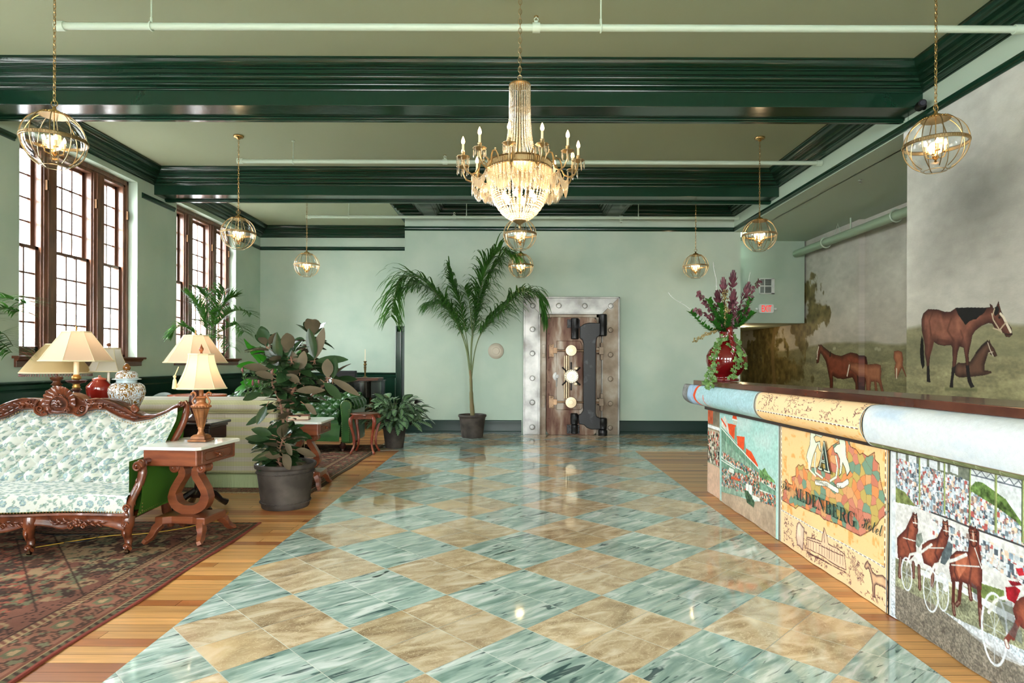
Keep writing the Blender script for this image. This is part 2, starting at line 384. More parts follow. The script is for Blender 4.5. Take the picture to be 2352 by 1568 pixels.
CR = [(0,H0+.0), (.262,H0), (.262,H0-.016), (.252,H0-.02)] + [(.198+.05*cos(radians(t)), H0-.022-.048*sin(radians(t))) for t in range(15, 90, 15)] + \
     [(.188,H0-.071), (.188,H0-.082), (.168,H0-.086), (.166,H0-.116), (.13,H0-.117), (.13,H0-.127)] + \
     [(.102+.026*cos(radians(t)), H0-.128-.022*sin(radians(t))) for t in range(0, 91, 18)] + \
     [(.088,H0-.152), (.086,H0-.176), (.068,H0-.177), (.066,H0-.184), (.058,H0-.19), (.036,H0-.198), (.03,H0-.206), (.016,H0-.208), (.014,H0-.216), (0,H0-.218)]
def crown(path, closed, nm='trim_1'):
    mb = MB(); sweep(CR, path, closed, mb); return struct(mb.build(nm, green, smooth=30))
B1, B2, BW_ = 6.075, 9.36, .33
crown([(XL, YN+.02), (XR, YN+.02), (XR, B1), (XL, B1)], True)
crown([(XL, B1+BW_), (XR, B1+BW_), (XR, B2), (XL, B2)], True)
yb = B2+BW_
crown([(XL, yb), (-1.62, yb), (-1.62, YF), (XM0, YF), (XM0, YB), (XL, YB)], True)
crown([(-1.42, yb), (1.70, yb), (1.70, YF), (-1.42, YF)], True)
crown([(1.93, yb), (XR, yb), (XR, YF), (1.93, YF)], True)
def beam(y, nm):
    mb = MB(); mb.box(XL, XR, y, y+BW_, 3.84, HC); mb.box(XL, XR, y+BW_, y+BW_+.014, 3.835, 3.875)
    mb.box(XL, XR, y+BW_-.05, y+BW_+.004, 3.822, 3.84); mb.box(XL, XR, y+BW_-.03, y+BW_+.02, 3.808, 3.823)
    return struct(mb.build(nm, green, smooth=0, bevel=.004))
beam(B1, 'trim_2'); beam(B2, 'trim_3')
for a, b in ((-1.62, -1.42), (1.70, 1.93)):
    struct(box_obj('trim_4', green, a, b, yb, YF, ZF-.006, HC))
# picture rail
RAIL = [(0,.0), (.014,0), (.02,.012), (.016,.02), (.03,.03), (.034,.055), (.03,.07), (.012,.08), (0,.082)]
def rail(path, z, nm, prof=RAIL):
    mb = MB(); sweep([(d, z+q) for d, q in prof], path, False, mb); return struct(mb.build(nm, base_green if nm.startswith('base') else green, smooth=30))
rail([(XR, YN), (XR, YF), (XM0, YF)], ZT-.0, 'trim_5')
rail([(XM0, YB), (XL, YB), (XL, 12.2)], ZT, 'trim_5')
for i in range(4): rail([(XL, WY[i+1][0]-.08), (XL, WY[i][1]+.10)], ZT, 'trim_5')
# wainscot + chair rail left, far left
CRL = [(0,.0), (.02,0), (.024,.02), (.012,.03), (.014,.075), (.03,.085), (.045,.1), (.045,.115), (0,.12)]
mb = MB(); mb.box(XL, XL+.012, YN, YB, 0, 1.0); mb.box(XL, -2.55, YB-.012, YB, 0, 1.0); struct(mb.build('trim_6', green, smooth=0))
rail([(-2.53, YB-.01), (XL+.01, YB-.01), (XL+.01, YN)], .955, 'trim_6', CRL)
BASE = [(0,0), (.03,0), (.03,.035), (.02,.045), (.02,.2), (.014,.215), (.016,.232), (.008,.24), (0,.242)]
rail([(-2.53, YB), (XL, YB), (XL, YN)], 0, 'baseboard_left', BASE)
rail([(.16, YF), (XM0, YF)], 0, 'baseboard_far', BASE); rail([(XM1, YF), (1.96, YF)], 0, 'baseboard_far', BASE)
# door at the far left
mb = MB(); mb.box(-2.53, -2.40, YB-.05, YB, 0, 2.08); mb.box(-2.53, XM0, YB-.05, YB, 1.95, 2.08); mb.box(-2.53, -2.50, YB-.065, YB, 0, 2.08); mb.box(-2.50, XM0, YB-.065, YB, 2.05, 2.08); mb.box(-2.43, -2.40, YB-.06, YB, 0, 1.98)
do = struct(mb.build('door_1', green, smooth=0, bevel=.006))
mb = MB(); mb.box(-2.40, XM0, YB-.02, YB, 0, 1.95); mb.build('door_leaf', mat('grey_green_door', (84,98,98), .4), do, smooth=0)

# ---- windows
def window(k, a, b):
    root = MB(); xo, xi = XL-.24, XL-.15      # frame planes
    z0, z1 = 1.36, 3.91
    w0 = b-a; fr = .09; side = .42; mul = .25; cen = w0-2*fr-2*side-2*mul
    segs = [(a+fr, side, 2), (a+fr+side+mul, cen, 3), (a+fr+side+mul+cen+mul, side, 2)]
    root.box(xo-.06, xi, a, a+fr, z0, z1); root.box(xo-.06, xi, b-fr, b, z0, z1)
    root.box(xi-.02, xi+.02, a, a+fr*.5, z0, z1); root.box(xi-.02, xi+.02, b-fr*.5, b, z0, z1); root.box(xi-.02, xi+.02, a, b, z1-.06, z1)
    root.box(xo-.06, xi, a, b, z1-.1, z1); root.box(xo-.06, xi, a, b, z0-.03, z0+.04)
    for y in (segs[0][0]+side, segs[1][0]+cen):
        root.box(xo-.06, xi, y, y+mul, z0, z1-.1); root.box(xi-.01, xi+.045, y+.06, y+mul-.06, z0, z1-.08); root.box(xi-.01, xi+.02, y+.02, y+mul-.02, z0, z1-.08)
    wo = struct(root.build('window_%d' % k, win_wood, smooth=0, bevel=.005))
    mbl = MB(); mbl.prism([(XL-.25, 1.33), (XL+.075, 1.33), (XL+.085, 1.345), (XL+.075, 1.36), (XL-.25, 1.36)], a-.1, b+.1)
    mbl.prism([(XL, 1.33), (XL+.055, 1.33), (XL+.05, 1.315), (XL+.03, 1.30), (XL+.028, 1.235), (XL, 1.235)], a-.07, b+.07)
    mbl.build('window_sill', wood_dark, wo, smooth=0, bevel=.003)
    zm = 2.66; gl = MB()
    for (y, W, nc) in segs:
        for (za, zb, xs) in ((z0+.04, zm, xi-.055), (zm-.03, z1-.1, xo-.025)):
            s_ = MB(); st = .045; xa, xb = xs-.02, xs+.02
            s_.box(xa, xb, y, y+st, za, zb); s_.box(xa, xb, y+W-st, y+W, za, zb)
            s_.box(xa, xb, y, y+W, za, za+(.07 if za < 1.5 else .04)); s_.box(xa, xb, y, y+W, zb-.04, zb)
            lo = za+(.07 if za < 1.5 else .04); hi = zb-.04; iw = W-2*st
            for c in range(1, nc): yy = y+st+iw*c/nc; s_.box(xa+.006, xb-.006, yy-.011, yy+.011, lo, hi)
            for r in range(1, 4): zz = lo+(hi-lo)*r/4; s_.box(xa+.008, xb-.008, y+st, y+W-st, zz-.010, zz+.010)
            sh = s_.build('sash', win_wood, wo, smooth=0)
            g = MB(); g.box(xs-.002, xs+.002, y+st, y+W-st, lo, hi); g.build('pane', glass_m, sh, smooth=0)
    for y in (segs[0][0]+side, segs[1][0]+cen, b-fr):
        kb = MB(); kb.box(xi+.02, xi+.05, y+.03, y+.05, 3.35, 3.47); kb.build('sash_pulley', mat('dark_brass', (70,52,36), .4, metal=1), wo)
    return wo
glass_m = clear_glass('window_glass')
for i, (a, b) in enumerate(WY): window(i+1, a, b)
# street outside
mb = MB(); mb.box(-60, 60, -60, 60, -1.2, -1.0)
tag(mb.build('street_ground', mat('asphalt', (150,150,148), .9), smooth=0), 'pale paved ground outside the left windows', 'ground')
def outside(x, y0, y1, h, label, col):
    t = thing('neighbouring_building', label, 'building', (x, (y0+y1)/2, -1))
    W = (y1-y0)/2; b = MB(); b.box(-6, 0, -W, W, 0, h); b.build('wall', mat('siding_%d' % int(h*10), col, .7), t, smooth=0)
    r = MB(); r.prism([(-W-.4, h), (W+.4, h), (0, h+2.2)], -6.3, .4, 'x'); r.build('roof', mat('pale_roof', (190,190,190), .8), t, smooth=0)
    y = -W+1
    while y < W-1:
        for z in (1.6, 4.4):
            f = MB(); f.box(0, .06, y, y+1.1, z, z+1.7); f.box(.0, .1, y-.1, y+1.2, z-.12, z); wf = f.build('window', mat('white_trim', (240,240,240), .6), t, smooth=0)
            p = MB(); p.box(.05, .075, y+.08, y+.5, z+.1, z+1.6); p.box(.05, .075, y+.6, y+1.02, z+.1, z+1.6); p.build('pane', mat('grey_pane', (120,130,140), .1), wf, smooth=0)
        y += 2.6
outside(-16, 6, 19, 6.2, 'white house with gabled roof seen through the windows', (232,232,228))
outside(-19, 20, 40, 7.4, 'pale grey building far beyond the second window', (214,218,220))
# ================================================================ HANGING LIGHTS, PIPES, SIGNS
globe_glass = clear_glass('globe_glass', (250,252,250), minr=.05)
bulb_m = mat('lit_bulb', (255,220,170), .4, emit=((255,204,140), 10))
sleeve_m = mat('candle_sleeve', (232,214,176), .4)
def lamp_light(parent, loc, e, r=.03, col=(1,.72,.42)):
    l = bpy.data.lights.new('bulb_light', 'POINT'); l.energy = e; l.shadow_soft_size = r; l.color = col
    o = bpy.data.objects.new('bulb_light', l); C.objects.link(o); o.parent = parent; o.location = loc; return o
def chain_mb(z0, z1, pitch=.030, w_=.010, r=.0022, mb=None):
    mb = mb or MB(); z = z0; k = 0
    while z < z1:
        a = k % 2; pts = []
        for t in range(10):
            an = 2*pi*t/10; u = w_*cos(an); v = (pitch*.66)*sin(an); pts.append(((u, 0, z+v) if a else (0, u, z+v)))
        mb.tube(pts, r, 5, closed=True); z += pitch; k += 1
    return mb
def candle_bulb(p, name='bulb', r=.012, h=.05, o=(0,0,0)):
    mb = MB(); mb.lathe([(r*.6,0),(r*.95,h*.18),(r,h*.35),(r*.72,h*.65),(r*.3,h*.88),(.0005,h)], 10, o); return mb.build(name, bulb_m, p, smooth=180)
def make_pendant():
    R = .207; t = thing('globe_pendant', '', 'pendant light', (0,0,0))     # origin at globe centre
    g = MB(); g.lathe([(R*sin(radians(a)), R*cos(radians(a))) for a in range(24, 161, 8)], 40, cap=False); g.build('glass_globe', globe_glass, t, smooth=180)
    fr = MB(); N = 10; Rr = R+.003
    for i in range(N):
        a = 2*pi*i/N+.2; fr.tube([(Rr*sin(radians(q))*cos(a), Rr*sin(radians(q))*sin(a), Rr*cos(radians(q))) for q in range(26, 159, 7)], .0035, 6)
    for s in (1,): fr.tube([(.078*cos(2*pi*i/N+.2), .078*sin(2*pi*i/N+.2), -.197) for i in range(N)], .003, 5, closed=True)
    fr.build('rib_cage', gold, t)
    b = MB(); ro = R+.007; b.lathe([(ro-.006,-.014),(ro,-.013),(ro+.001,-.011),(ro-.002,-.009),(ro-.002,.009),(ro+.001,.011),(ro,.013),(ro-.006,.014)], 40, cap=False)
    for i in range(80): a = 2*pi*i/80; b.cbox((ro)*cos(a), (ro)*sin(a), 0, .004, .004, .012)
    b.build('equator_band', gold, t, smooth=30)
    c = MB(); c.lathe([(.094,.178),(.098,.183),(.096,.19),(.06,.197),(.05,.205),(.046,.212),(.03,.222),(.016,.228),(.012,.24),(.008,.25)], 30)
    for i in range(30): a = 2*pi*i/30; c.ball((.095*cos(a), .095*sin(a), .188), .006, 6, 4)
    c.build('top_cap', brass, t)
    rg = MB(); rg.tube([(.024*cos(q*pi/8), 0, .272+.024*sin(q*pi/8)) for q in range(16)], .0035, 6, closed=True); rg.build('hanging_ring', brass, t)
    ch = chain_mb(.305, HC-2.947-.05); ch.tube([(.003*sin(i), .003*cos(i), .23+i*.1) for i in range(11)], .0018, 4); ch.build('chain', brass, t)
    cn = MB(); zc = HC-2.947; cn.lathe([(.008,zc-.05),(.02,zc-.045),(.03,zc-.03),(.058,zc-.022),(.064,zc-.012),(.064,zc-.0005)], 24); cn.build('ceiling_canopy', brass, t)
    cl = MB(); cl.tube([(0,0,.2),(0,0,-.10)], .004, 8); cl.lathe([(.003,-.135),(.01,-.13),(.006,-.12),(.02,-.105),(.024,-.09),(.01,-.08),(.006,-.07)], 16)
    for i in range(4):
        a = pi/4+i*pi/2; d = (cos(a), sin(a)); cl.tube([(d[0]*r, d[1]*r, z) for r, z in ((.006,-.09),(.03,-.105),(.055,-.095),(.062,-.07),(.062,-.06))], .004, 6)
        cl.lathe([(.016,-.064),(.018,-.058),(.012,-.052)], 10, (d[0]*.062, d[1]*.062, 0))
    clo = cl.build('candle_cluster', brass, t)
    for i in range(4):
        a = pi/4+i*pi/2; x, y = .062*cos(a), .062*sin(a); s = MB(); s.lathe([(.0095,-.055),(.0095,-.012)], 10, (x,y,0)); so = s.build('candle_sleeve', sleeve_m, clo); candle_bulb(so, o=(x, y, -.012), h=.046)
    lamp_light(t, (0,0,.03), 1.5, .05); return t
P0 = make_pendant()
PZ = 2.947
pend = [(-3.42, 4.57, 'glass globe pendant at the left edge, in front of the left window', None), (3.155, 4.59, 'glass globe pendant hanging in front of the horse mural wall', None),
        (-3.53, 7.88, 'glass globe pendant to the right of the second window, in front of it', None), (.085, 7.88, 'glass globe pendant directly beneath the crystal chandelier', None),
        (3.16, 7.88, 'glass globe pendant above the red vase on the reception desk', None), (-3.515, 10.45, 'small far glass globe pendant over the black piano side of the room', None),
        (.13, 10.45, 'lowest of the far glass globes, touching the palm tips beside the vault', None), (3.105, 10.45, 'far glass globe pendant left of the flower arrangement tips', None)]
for i, (x, y, lb, _) in enumerate(pend):
    o = P0 if i == 0 else dup(P0, (x, y, PZ))
    o.location = (x, y, PZ); o['label'] = lb; o['group'] = 'glass globe pendants hung from the ceiling'; o.rotation_euler = (0, 0, i*.37)

# ---- crystal chandelier
def crystal(name, emis=0):
    m = clear_glass(name, (250,244,232), minr=.28); n = m.node_tree.nodes; l = m.node_tree.links; o = n['Material Output']
    old = o.inputs[0].links[0].from_socket; tr = n.new('ShaderNodeBsdfTranslucent'); tr.inputs[0].default_value = (1,.95,.86,1); mx = n.new('ShaderNodeMixShader'); mx.inputs[0].default_value = .24
    l.new(old, mx.inputs[1]); l.new(tr.outputs[0], mx.inputs[2]); l.new(mx.outputs[0], o.inputs[0]); return m
crys = crystal('crystal')
def prism_drop(mb, x, y, z, L, r=.0065):     # hangs down from z
    vs = [(x, y, z)]; 
    for (q, rr) in ((.10, r*.8), (.72, r), ): vs += [(x+rr*cos(a*pi/3), y+rr*sin(a*pi/3), z-L*q) for a in range(6)]
    vs.append((x, y, z-L)); fs = [(0, 1+(j+1) % 6, 1+j) for j in range(6)] + [(1+j, 1+(j+1) % 6, 7+(j+1) % 6, 7+j) for j in range(6)] + [(13, 7+j, 7+(j+1) % 6) for j in range(6)]
    mb.add(vs, fs); mb.ball((x, y, z+.005), .005, 5, 3)
def chandelier():
    X, Y = .045, 4.59
    t = thing('chandelier', 'large gilt and crystal chandelier with candle arms above the marble floor', 'chandelier', (X, Y, 2.31))
    Z = lambda z: z-2.31
    ch = chain_mb(Z(3.46), Z(HC-.03), .036, .012, .0026); ch.tube([(.0, .003, Z(3.4)), (.0, -.003, Z(3.8)), (0, 0, Z(4.18))], .0022, 5); ch.build('chain', gold, t)
    c = MB(); c.lathe([(.06,Z(4.14)),(.07,Z(4.16)),(.07,Z(4.2))], 24); c.build('ceiling_canopy', gold, t)
    c = MB(); c.lathe([(.074,Z(3.372)),(.079,Z(3.376)),(.078,Z(3.384)),(.03,Z(3.392)),(.012,Z(3.40)),(.008,Z(3.42))], 28); c.tube([(.016*cos(q*pi/6), 0, Z(3.436)+.016*sin(q*pi/6)) for q in range(12)], .003, 5, closed=True)
    for i in range(28): a = 2*pi*i/28; c.ball((.078*cos(a), .078*sin(a), Z(3.376)), .005, 5, 3)
    c.build('crown_plate', gold, t)
    st = MB(); st.tube([(0,0,Z(3.39)), (0,0,Z(2.36))], .009, 8); st.build('centre_stem', gold, t)
    prof = [(3.37,.076),(3.13,.078),(3.0,.088),(2.91,.104),(2.84,.135),(2.79,.175)]
    def pr(z):
        for (a, ra), (b, rb) in zip(prof, prof[1:]):
            if z >= b: return rb+(ra-rb)*(z-b)/(a-b)
        return prof[-1][1]
    for i in range(28):
        a = 2*pi*i/28; mb = MB(); z = 3.365
        while z > 2.79: r = pr(z); mb.ball((r*cos(a), r*sin(a), Z(z)), .0055, 6, 4); z -= .0105
        mb.build('bead_strand', crys, t, smooth=0)
    rg = MB(); rg.lathe([(.225,Z(2.735)),(.24,Z(2.735)),(.244,Z(2.742)),(.236,Z(2.748)),(.236,Z(2.785)),(.244,Z(2.79)),(.24,Z(2.797)),(.225,Z(2.797))], 48)
    for i in range(96): a = 2*pi*i/96; rg.cbox(.238*cos(a), .238*sin(a), Z(2.767), .006, .006, .034)
    rg.build('fluted_ring', gold, t, smooth=30)
    ang = [atan2(-cos(radians(-10+30*k)), sin(radians(-10+30*k))) for k in range(12)]
    for k, a in enumerate(ang):
        d = Vector((cos(a), sin(a), 0)); m = MB()
        pts = [(.232,2.765),(.25,2.80),(.275,2.822),(.30,2.81),(.312,2.775),(.315,2.73),(.335,2.69),(.37,2.672),(.41,2.69),(.432,2.735),(.437,2.782)]
        m.tube([(d.x*r, d.y*r, Z(z)) for r, z in pts], [.006,.0065,.0065,.006,.006,.0065,.007,.007,.0065,.006,.005], 7)
        m.ball((d.x*.275, d.y*.275, Z(2.835)), .007, 6, 4)
        q = [(.335,2.69),(.325,2.66),(.345,2.64),(.365,2.652),(.355,2.668)]; m.tube([(d.x*r, d.y*r, Z(z)) for r, z in q], .004, 6)
        arm = m.build('arm', gold, t)
        px, py = d.x*.437, d.y*.437
        p = MB(); p.lathe([(.006,Z(2.772)),(.02,Z(2.778)),(.046,Z(2.79)),(.047,Z(2.793)),(.02,Z(2.784)),(.012,Z(2.79)),(.014,Z(2.80)),(.011,Z(2.806)),(.013,Z(2.822)),(.015,Z(2.826))], 20, (px,py,0), lambda an, z: 1+.07*cos(an*8)); p.build('drip_pan', gold, arm)
        s = MB(); s.lathe([(.0085,Z(2.824)),(.0085,Z(2.886))], 10, (px,py,0)); s.build('candle_sleeve', sleeve_m, arm); candle_bulb(arm, o=(px,py,Z(2.884)), r=.0135, h=.056)
        if k == 0: dr = MB(); prism_drop(dr, 0, 0, 0, .055, .005); d0 = dr.build('crystal_drop', crys, arm, smooth=0)
        for j in range(6):
            b = a+j*pi/3; q_ = d0 if k == 0 and j == 0 else d0.copy()
            if q_ is not d0: C.objects.link(q_)
            q_.parent = arm; q_.location = (px+.043*cos(b), py+.043*sin(b), Z(2.78))
        a2 = a+radians(30); sw = MB()
        for rr, zt, sg, L in ((.365, 2.668, .05, .066), (.30, 2.645, .055, .06)):
            pA = Vector((rr*cos(a), rr*sin(a), zt)); pB = Vector((rr*cos(a2), rr*sin(a2), zt)); cc = []
            for j in range(12):
                f = (j+.5)/12; p_ = pA.lerp(pB, f); z = p_.z-sg*4*f*(1-f); prism_drop(sw, p_.x, p_.y, Z(z), L*(.8+.35*sin(pi*f)), .0055); cc.append((p_.x, p_.y, Z(z)+.006))
            sw.tube(cc, .0025, 4)
        pA = Vector((.35*cos(a), .35*sin(a), 2.64)); pB = Vector((.225*cos(a+.13), .225*sin(a+.13), 2.62))
        for j in range(7): f = j/6; p_ = pA.lerp(pB, f); prism_drop(sw, p_.x, p_.y, Z(p_.z-.04*4*f*(1-f)), .06, .0055)
        sw.build('crystal_swag', crys, t, smooth=0)
    fr = MB()
    for i in range(64): a = 2*pi*i/64; prism_drop(fr, .243*cos(a), .243*sin(a), Z(2.73), .085 if i % 2 else .07, .0065)
    fr.build('crystal_fringe', crys, t, smooth=0)
    bp = [(2.73,.232),(2.63,.223),(2.57,.211),(2.508,.19),(2.46,.16),(2.415,.122),(2.38,.075),(2.366,.045)]
    def br(z):
        for (a, ra), (b, rb) in zip(bp, bp[1:]):
            if z >= b: return rb+(ra-rb)*(z-b)/(a-b)
        return .04
    for i in range(42):
        a = 2*pi*i/42; mb = MB(); z = 2.725
        while z > 2.368:
            r = br(z); mb.ball((r*cos(a), r*sin(a), Z(z)), .0085 if (int(z*100) % 3) else .006, 6, 4); z -= .015 if r > .15 else .010
        mb.build('basket_strand', crys, t, smooth=0)
    bs = MB(); bs.lathe([(.004,Z(2.31)),(.007,Z(2.318)),(.004,Z(2.33)),(.012,Z(2.338)),(.03,Z(2.348)),(.05,Z(2.362)),(.05,Z(2.37)),(.02,Z(2.372))], 24, rfun=lambda a, z: 1+.04*cos(a*12)); bs.build('bottom_finial', gold, t)
    for i in range(6):
        a = i*pi/3+.3; candle_bulb(t, 'inner_bulb', o=(.12*cos(a), .12*sin(a), Z(2.52)), r=.016, h=.06)
    lamp_light(t, (0,0,Z(2.58)), 6, .07); lamp_light(t, (0,0,Z(2.95)), 5, .25)
chandelier()

# ---- sprinkler pipes
def pipe_run(y, z, x0, x1, hangers, heads, label, r=.027):
    t = thing('sprinkler_pipe', label, 'pipe', ((x0+x1)/2, y, z), 0, 'fire sprinkler pipes crossing the room below the ceiling'); cx = (x0+x1)/2
    m = MB(); m.tube([(x0-cx,0,0),(x1-cx,0,0)], r, 14); m.build('pipe', white_pipe, t)
    for x in (x0, x1-.04): f = MB(); f.tube([(x-cx-.02,0,0),(x-cx+.05,0,0)], r*1.35, 14); f.build('fitting', white_pipe, t)
    for x in hangers:
        h = MB(); h.tube([(x-cx,0,0),(x-cx,0,HC-z)], .006, 8); h.tube([(x-cx,0,0),(x-cx,0,.07)], .010, 8); h.tube([(x-cx+.0*sin(q), r*1.25*cos(q*pi/6), r*1.25*sin(q*pi/6)) for q in range(12)], .006, 5, closed=True)
        h.lathe([(.022,HC-z-.012),(.022,HC-z-.0005)], 12, (x-cx,0,0)); h.build('hanger_rod', white_pipe, t)
    for x, up in heads:
        h = MB(); s = 1 if up else -1; h.tube([(x-cx-.03,0,0),(x-cx+.03,0,0)], r*1.4, 12); h.tube([(x-cx,0,0),(x-cx,0,s*.05)], .016, 10)
        h.tube([(x-cx-.012,0,s*.05),(x-cx-.016,0,s*.068),(x-cx,0,s*.085),(x-cx+.016,0,s*.068),(x-cx+.012,0,s*.05)], .004, 5); h.build('sprinkler_fitting', white_pipe, t)
        h = MB(); h.lathe([(.001,s*.085),(.018,s*.086),(.018,s*.089),(.001,s*.09)], 12, (x-cx,0,0)); h.build('sprinkler_head', brass, t)
pipe_run(4.85, 3.95, -3.6, 4.01, (-2.865, .686), ((.175, True),), 'near pale sprinkler pipe crossing in front of the first green beam')
pipe_run(8.05, 3.93, -3.6, 4.03, (-2.89, .1), ((-.9, True),), 'middle pale sprinkler pipe between the two green beams')
pipe_run(11.0, 3.90, -3.69, 4.03, (-2.95, -.84, 2.24), ((-1.06, True), (1.93, False)), 'far pale sprinkler pipe just in front of the vault wall')
# thick pipe along the mural wall
t = thing('thick_pipe', 'thick pale green pipe running along the top of the horse mural', 'pipe', (5.55, 9.5, 3.45))
m = MB(); m.tube([(0,-3.1,0),(0,2.55,0),(.08,2.62,0),(.25,2.64,0)], .07, 18); m.build('pipe', mat('pipe_sage', (150,172,146), .45), t)
for y in (-.6, 1.4):
    m = MB(); m.tube([(.09*cos(q*pi/8), y, .09*sin(q*pi/8)) for q in range(16)], .012, 6, closed=True); m.build('coupling', white_pipe, t)
m = MB(); m.tube([(0,.6,.07),(0,.6,.25)], .012, 8); m.tube([(-.05,1.0,.06),(0,1.0,.25),(.05,1.0,.06)], .005, 6); m.build('hanger_rod', white_pipe, t)

# ---- small wall items
def rbox(mb, x, y, z, a, c, d, r):       # rounded slab facing -y, width a, height c, depth d
    pts = []
    for sx, sz, a0 in ((1,1,0),(-1,1,90),(-1,-1,180),(1,-1,270)):
        for k in range(5): q = radians(a0+k*22.5); pts.append((x+sx*(a/2-r)+r*cos(q), z+sz*(c/2-r)+r*sin(q)))
    mb.prism(pts, y-d, y)
def textmesh(body, name, m, parent, size, loc, rot=(0,0,0), width=None, offset=0, depth=0, align='CENTER', height=None, res=6):
    cu = bpy.data.curves.new('txt', 'FONT'); cu.body = body; cu.size = 1; cu.offset = offset; cu.extrude = 0; cu.resolution_u = res; cu.align_x = 'LEFT'
    o = bpy.data.objects.new('txt', cu); C.objects.link(o); bpy.context.view_layer.update()
    me = bpy.data.meshes.new_from_object(o.evaluated_get(bpy.context.evaluated_depsgraph_get())); bpy.data.objects.remove(o)
    n = len(me.vertices); a = np.empty(n*3); me.vertices.foreach_get('co', a); a = a.reshape(-1, 3)
    lo, hi = a.min(0), a.max(0); a[:, 0] -= lo[0]; sx = sy = size
    if width: sx = width/(hi[0]-lo[0])
    if height: sy = height/(hi[1]-lo[1]); a[:, 1] -= lo[1]
    elif width: sy = size
    a[:, 0] *= sx; a[:, 1] *= sy
    if align == 'CENTER': a[:, 0] -= (hi[0]-lo[0])*sx/2
    me.vertices.foreach_set('co', a.ravel()); me.materials.clear(); me.materials.append(m); me.update(); me.name = name
    ob = bpy.data.objects.new(name, me); C.objects.link(ob); ob.parent = parent; ob.location = loc; ob.rotation_euler = rot; return ob
wp = mat('white_plastic', (232,236,232), .4)
kx = lambda px, Y: (px-CX)*Y/F_PX
kz = lambda py, Y: CAM_H-(py-CY)*Y/F_PX
YS = 12.05
t = thing('exit_sign', 'white EXIT sign with red letters on the soffit below the vent', 'sign', (kx(1758, YS), YS, kz(707, YS)))
m = MB(); rbox(m, 0, 0, 0, .29, .175, .05, .03); m.build('housing', wp, t, bevel=.006)
textmesh('EXIT', 'lettering', mat('exit_red', (214,40,38), .4, emit=((230,40,36), .6)), t, .12, (0,-.0515,-.062), (radians(90),0,0), width=.19, height=.125, offset=.012)
for s in (-1, 1):
    m = MB(); m.tube([(s*.145,-.025,0),(s*.175,-.03,0)], .012, 8); m.lathe([(.001,-.03),(.022,-.025),(.027,-.005),(.024,.012),(.001,.02)], 14, (s*.185,-.03,0)); m.build('lamp_head', mat('clear_plastic', (225,232,230), .15), t)
t = thing('air_vent', 'white louvred air grille on the soffit above the exit sign', 'vent', (kx(1760, YS), YS, kz(655, YS)))
m = MB(); W = .15; H = .155
for b in ((-W,W,H-.02,H),(-W,W,-H,-H+.02),(-W,-W+.02,-H,H),(W-.06,W,-H,H),(-.05,-.035,-H,H),(-W,W,-.01,.01)): m.box(b[0],b[1],-.02,0,b[2],b[3])
m.build('frame', wp, t, bevel=.002)
m = MB()
for i in range(14): z = -H+.03+i*.02; m.box(-W+.02, W-.06, -.016, -.004, z, z+.006)
for i in range(5): m.box(-W+.03+i*.02, -W+.034+i*.02, -.014, -.002, -H+.02, H-.02)
m.build('louvres', mat('vent_grey', (170,178,172), .5), t); m = MB(); m.box(-W+.01, W-.05, -.003, 0, -H+.01, H-.01); m.build('backing', mat('dark_back', (70,78,74), .8), t)
m = MB(); m.box(W-.035, W-.028, -.035, -.02, -.05, .05); m.build('lever', wp, t)
t = thing('wall_disc', 'round brushed metal escutcheon disc on the green wall beside the palm', 'wall disc', (kx(1139, YF), YF, kz(806, YF)))
m = MB(); m.T = Matrix.Rotation(radians(90), 4, 'X'); m.lathe([(.143,.0),(.145,.006),(.138,.012),(.066,.014),(.062,.02),(.001,.021)], 48); m.build('plate', mat('pale_bronze', (176,168,150), .55, metal=.3), t)
t = thing('security_camera', 'small black security camera where the first beam meets the frieze', 'camera', (4.0, 6.03, 3.835))
m = MB(); m.tube([(-.05,-.10,-.01),(-.02,-.02,0),(.0,.03,.0)], [.036,.042,.04], 16); m.build('housing', mat('black_plastic', (8,8,9), .5, spec=.2), t)
m = MB(); m.tube([(-.052,-.106,-.01),(-.049,-.098,-.01)], .024, 14); m.build('lens', mat('lens_glass', (6,8,30), .1, spec=.3), t)
m = MB(); m.tube([(.0,.0,.0),(.05,.02,.0)], .03, 12); m.build('mount', mat('black_plastic'), t)
t = thing('emergency_light', 'white emergency light unit on the mural wall corner behind the right globe', 'emergency light', (XR, 6.16, kz(312, 6.16)))
m = MB(); m.box(-.07, 0, -.10, .12, -.04, .09); m.build('housing', wp, t, bevel=.015)
for y in (-.04, .06): m = MB(); m.ball((-.05, y, -.05), .035, 12, 8); m.build('lamp_head', wp, t)
t = thing('ceiling_sprinkler', 'tiny chrome sprinkler head on the recess ceiling above the mural', 'sprinkler', (kx(1975, 8.0), 8.0, ZT-.012))
m = MB(); m.lathe([(.03,0),(.03,-.004),(.008,-.006),(.008,-.03),(.02,-.034),(.02,-.037),(.001,-.038)][::-1], 14); m.build('head', chrome, t)
t = thing('recessed_light', 'small glowing downlight under the soffit behind the flowers', 'ceiling light', (kx(1706, 13.2), 13.2, 2.088))
m = MB(); m.lathe([(.07,-.006),(.07,-.0005)], 20); m.build('trim_ring', wp, t); m = MB(); m.lathe([(.05,-.009),(.05,-.0065)], 20); m.build('lens', bulb_m, t); lamp_light(t, (0,0,-.1), 5)
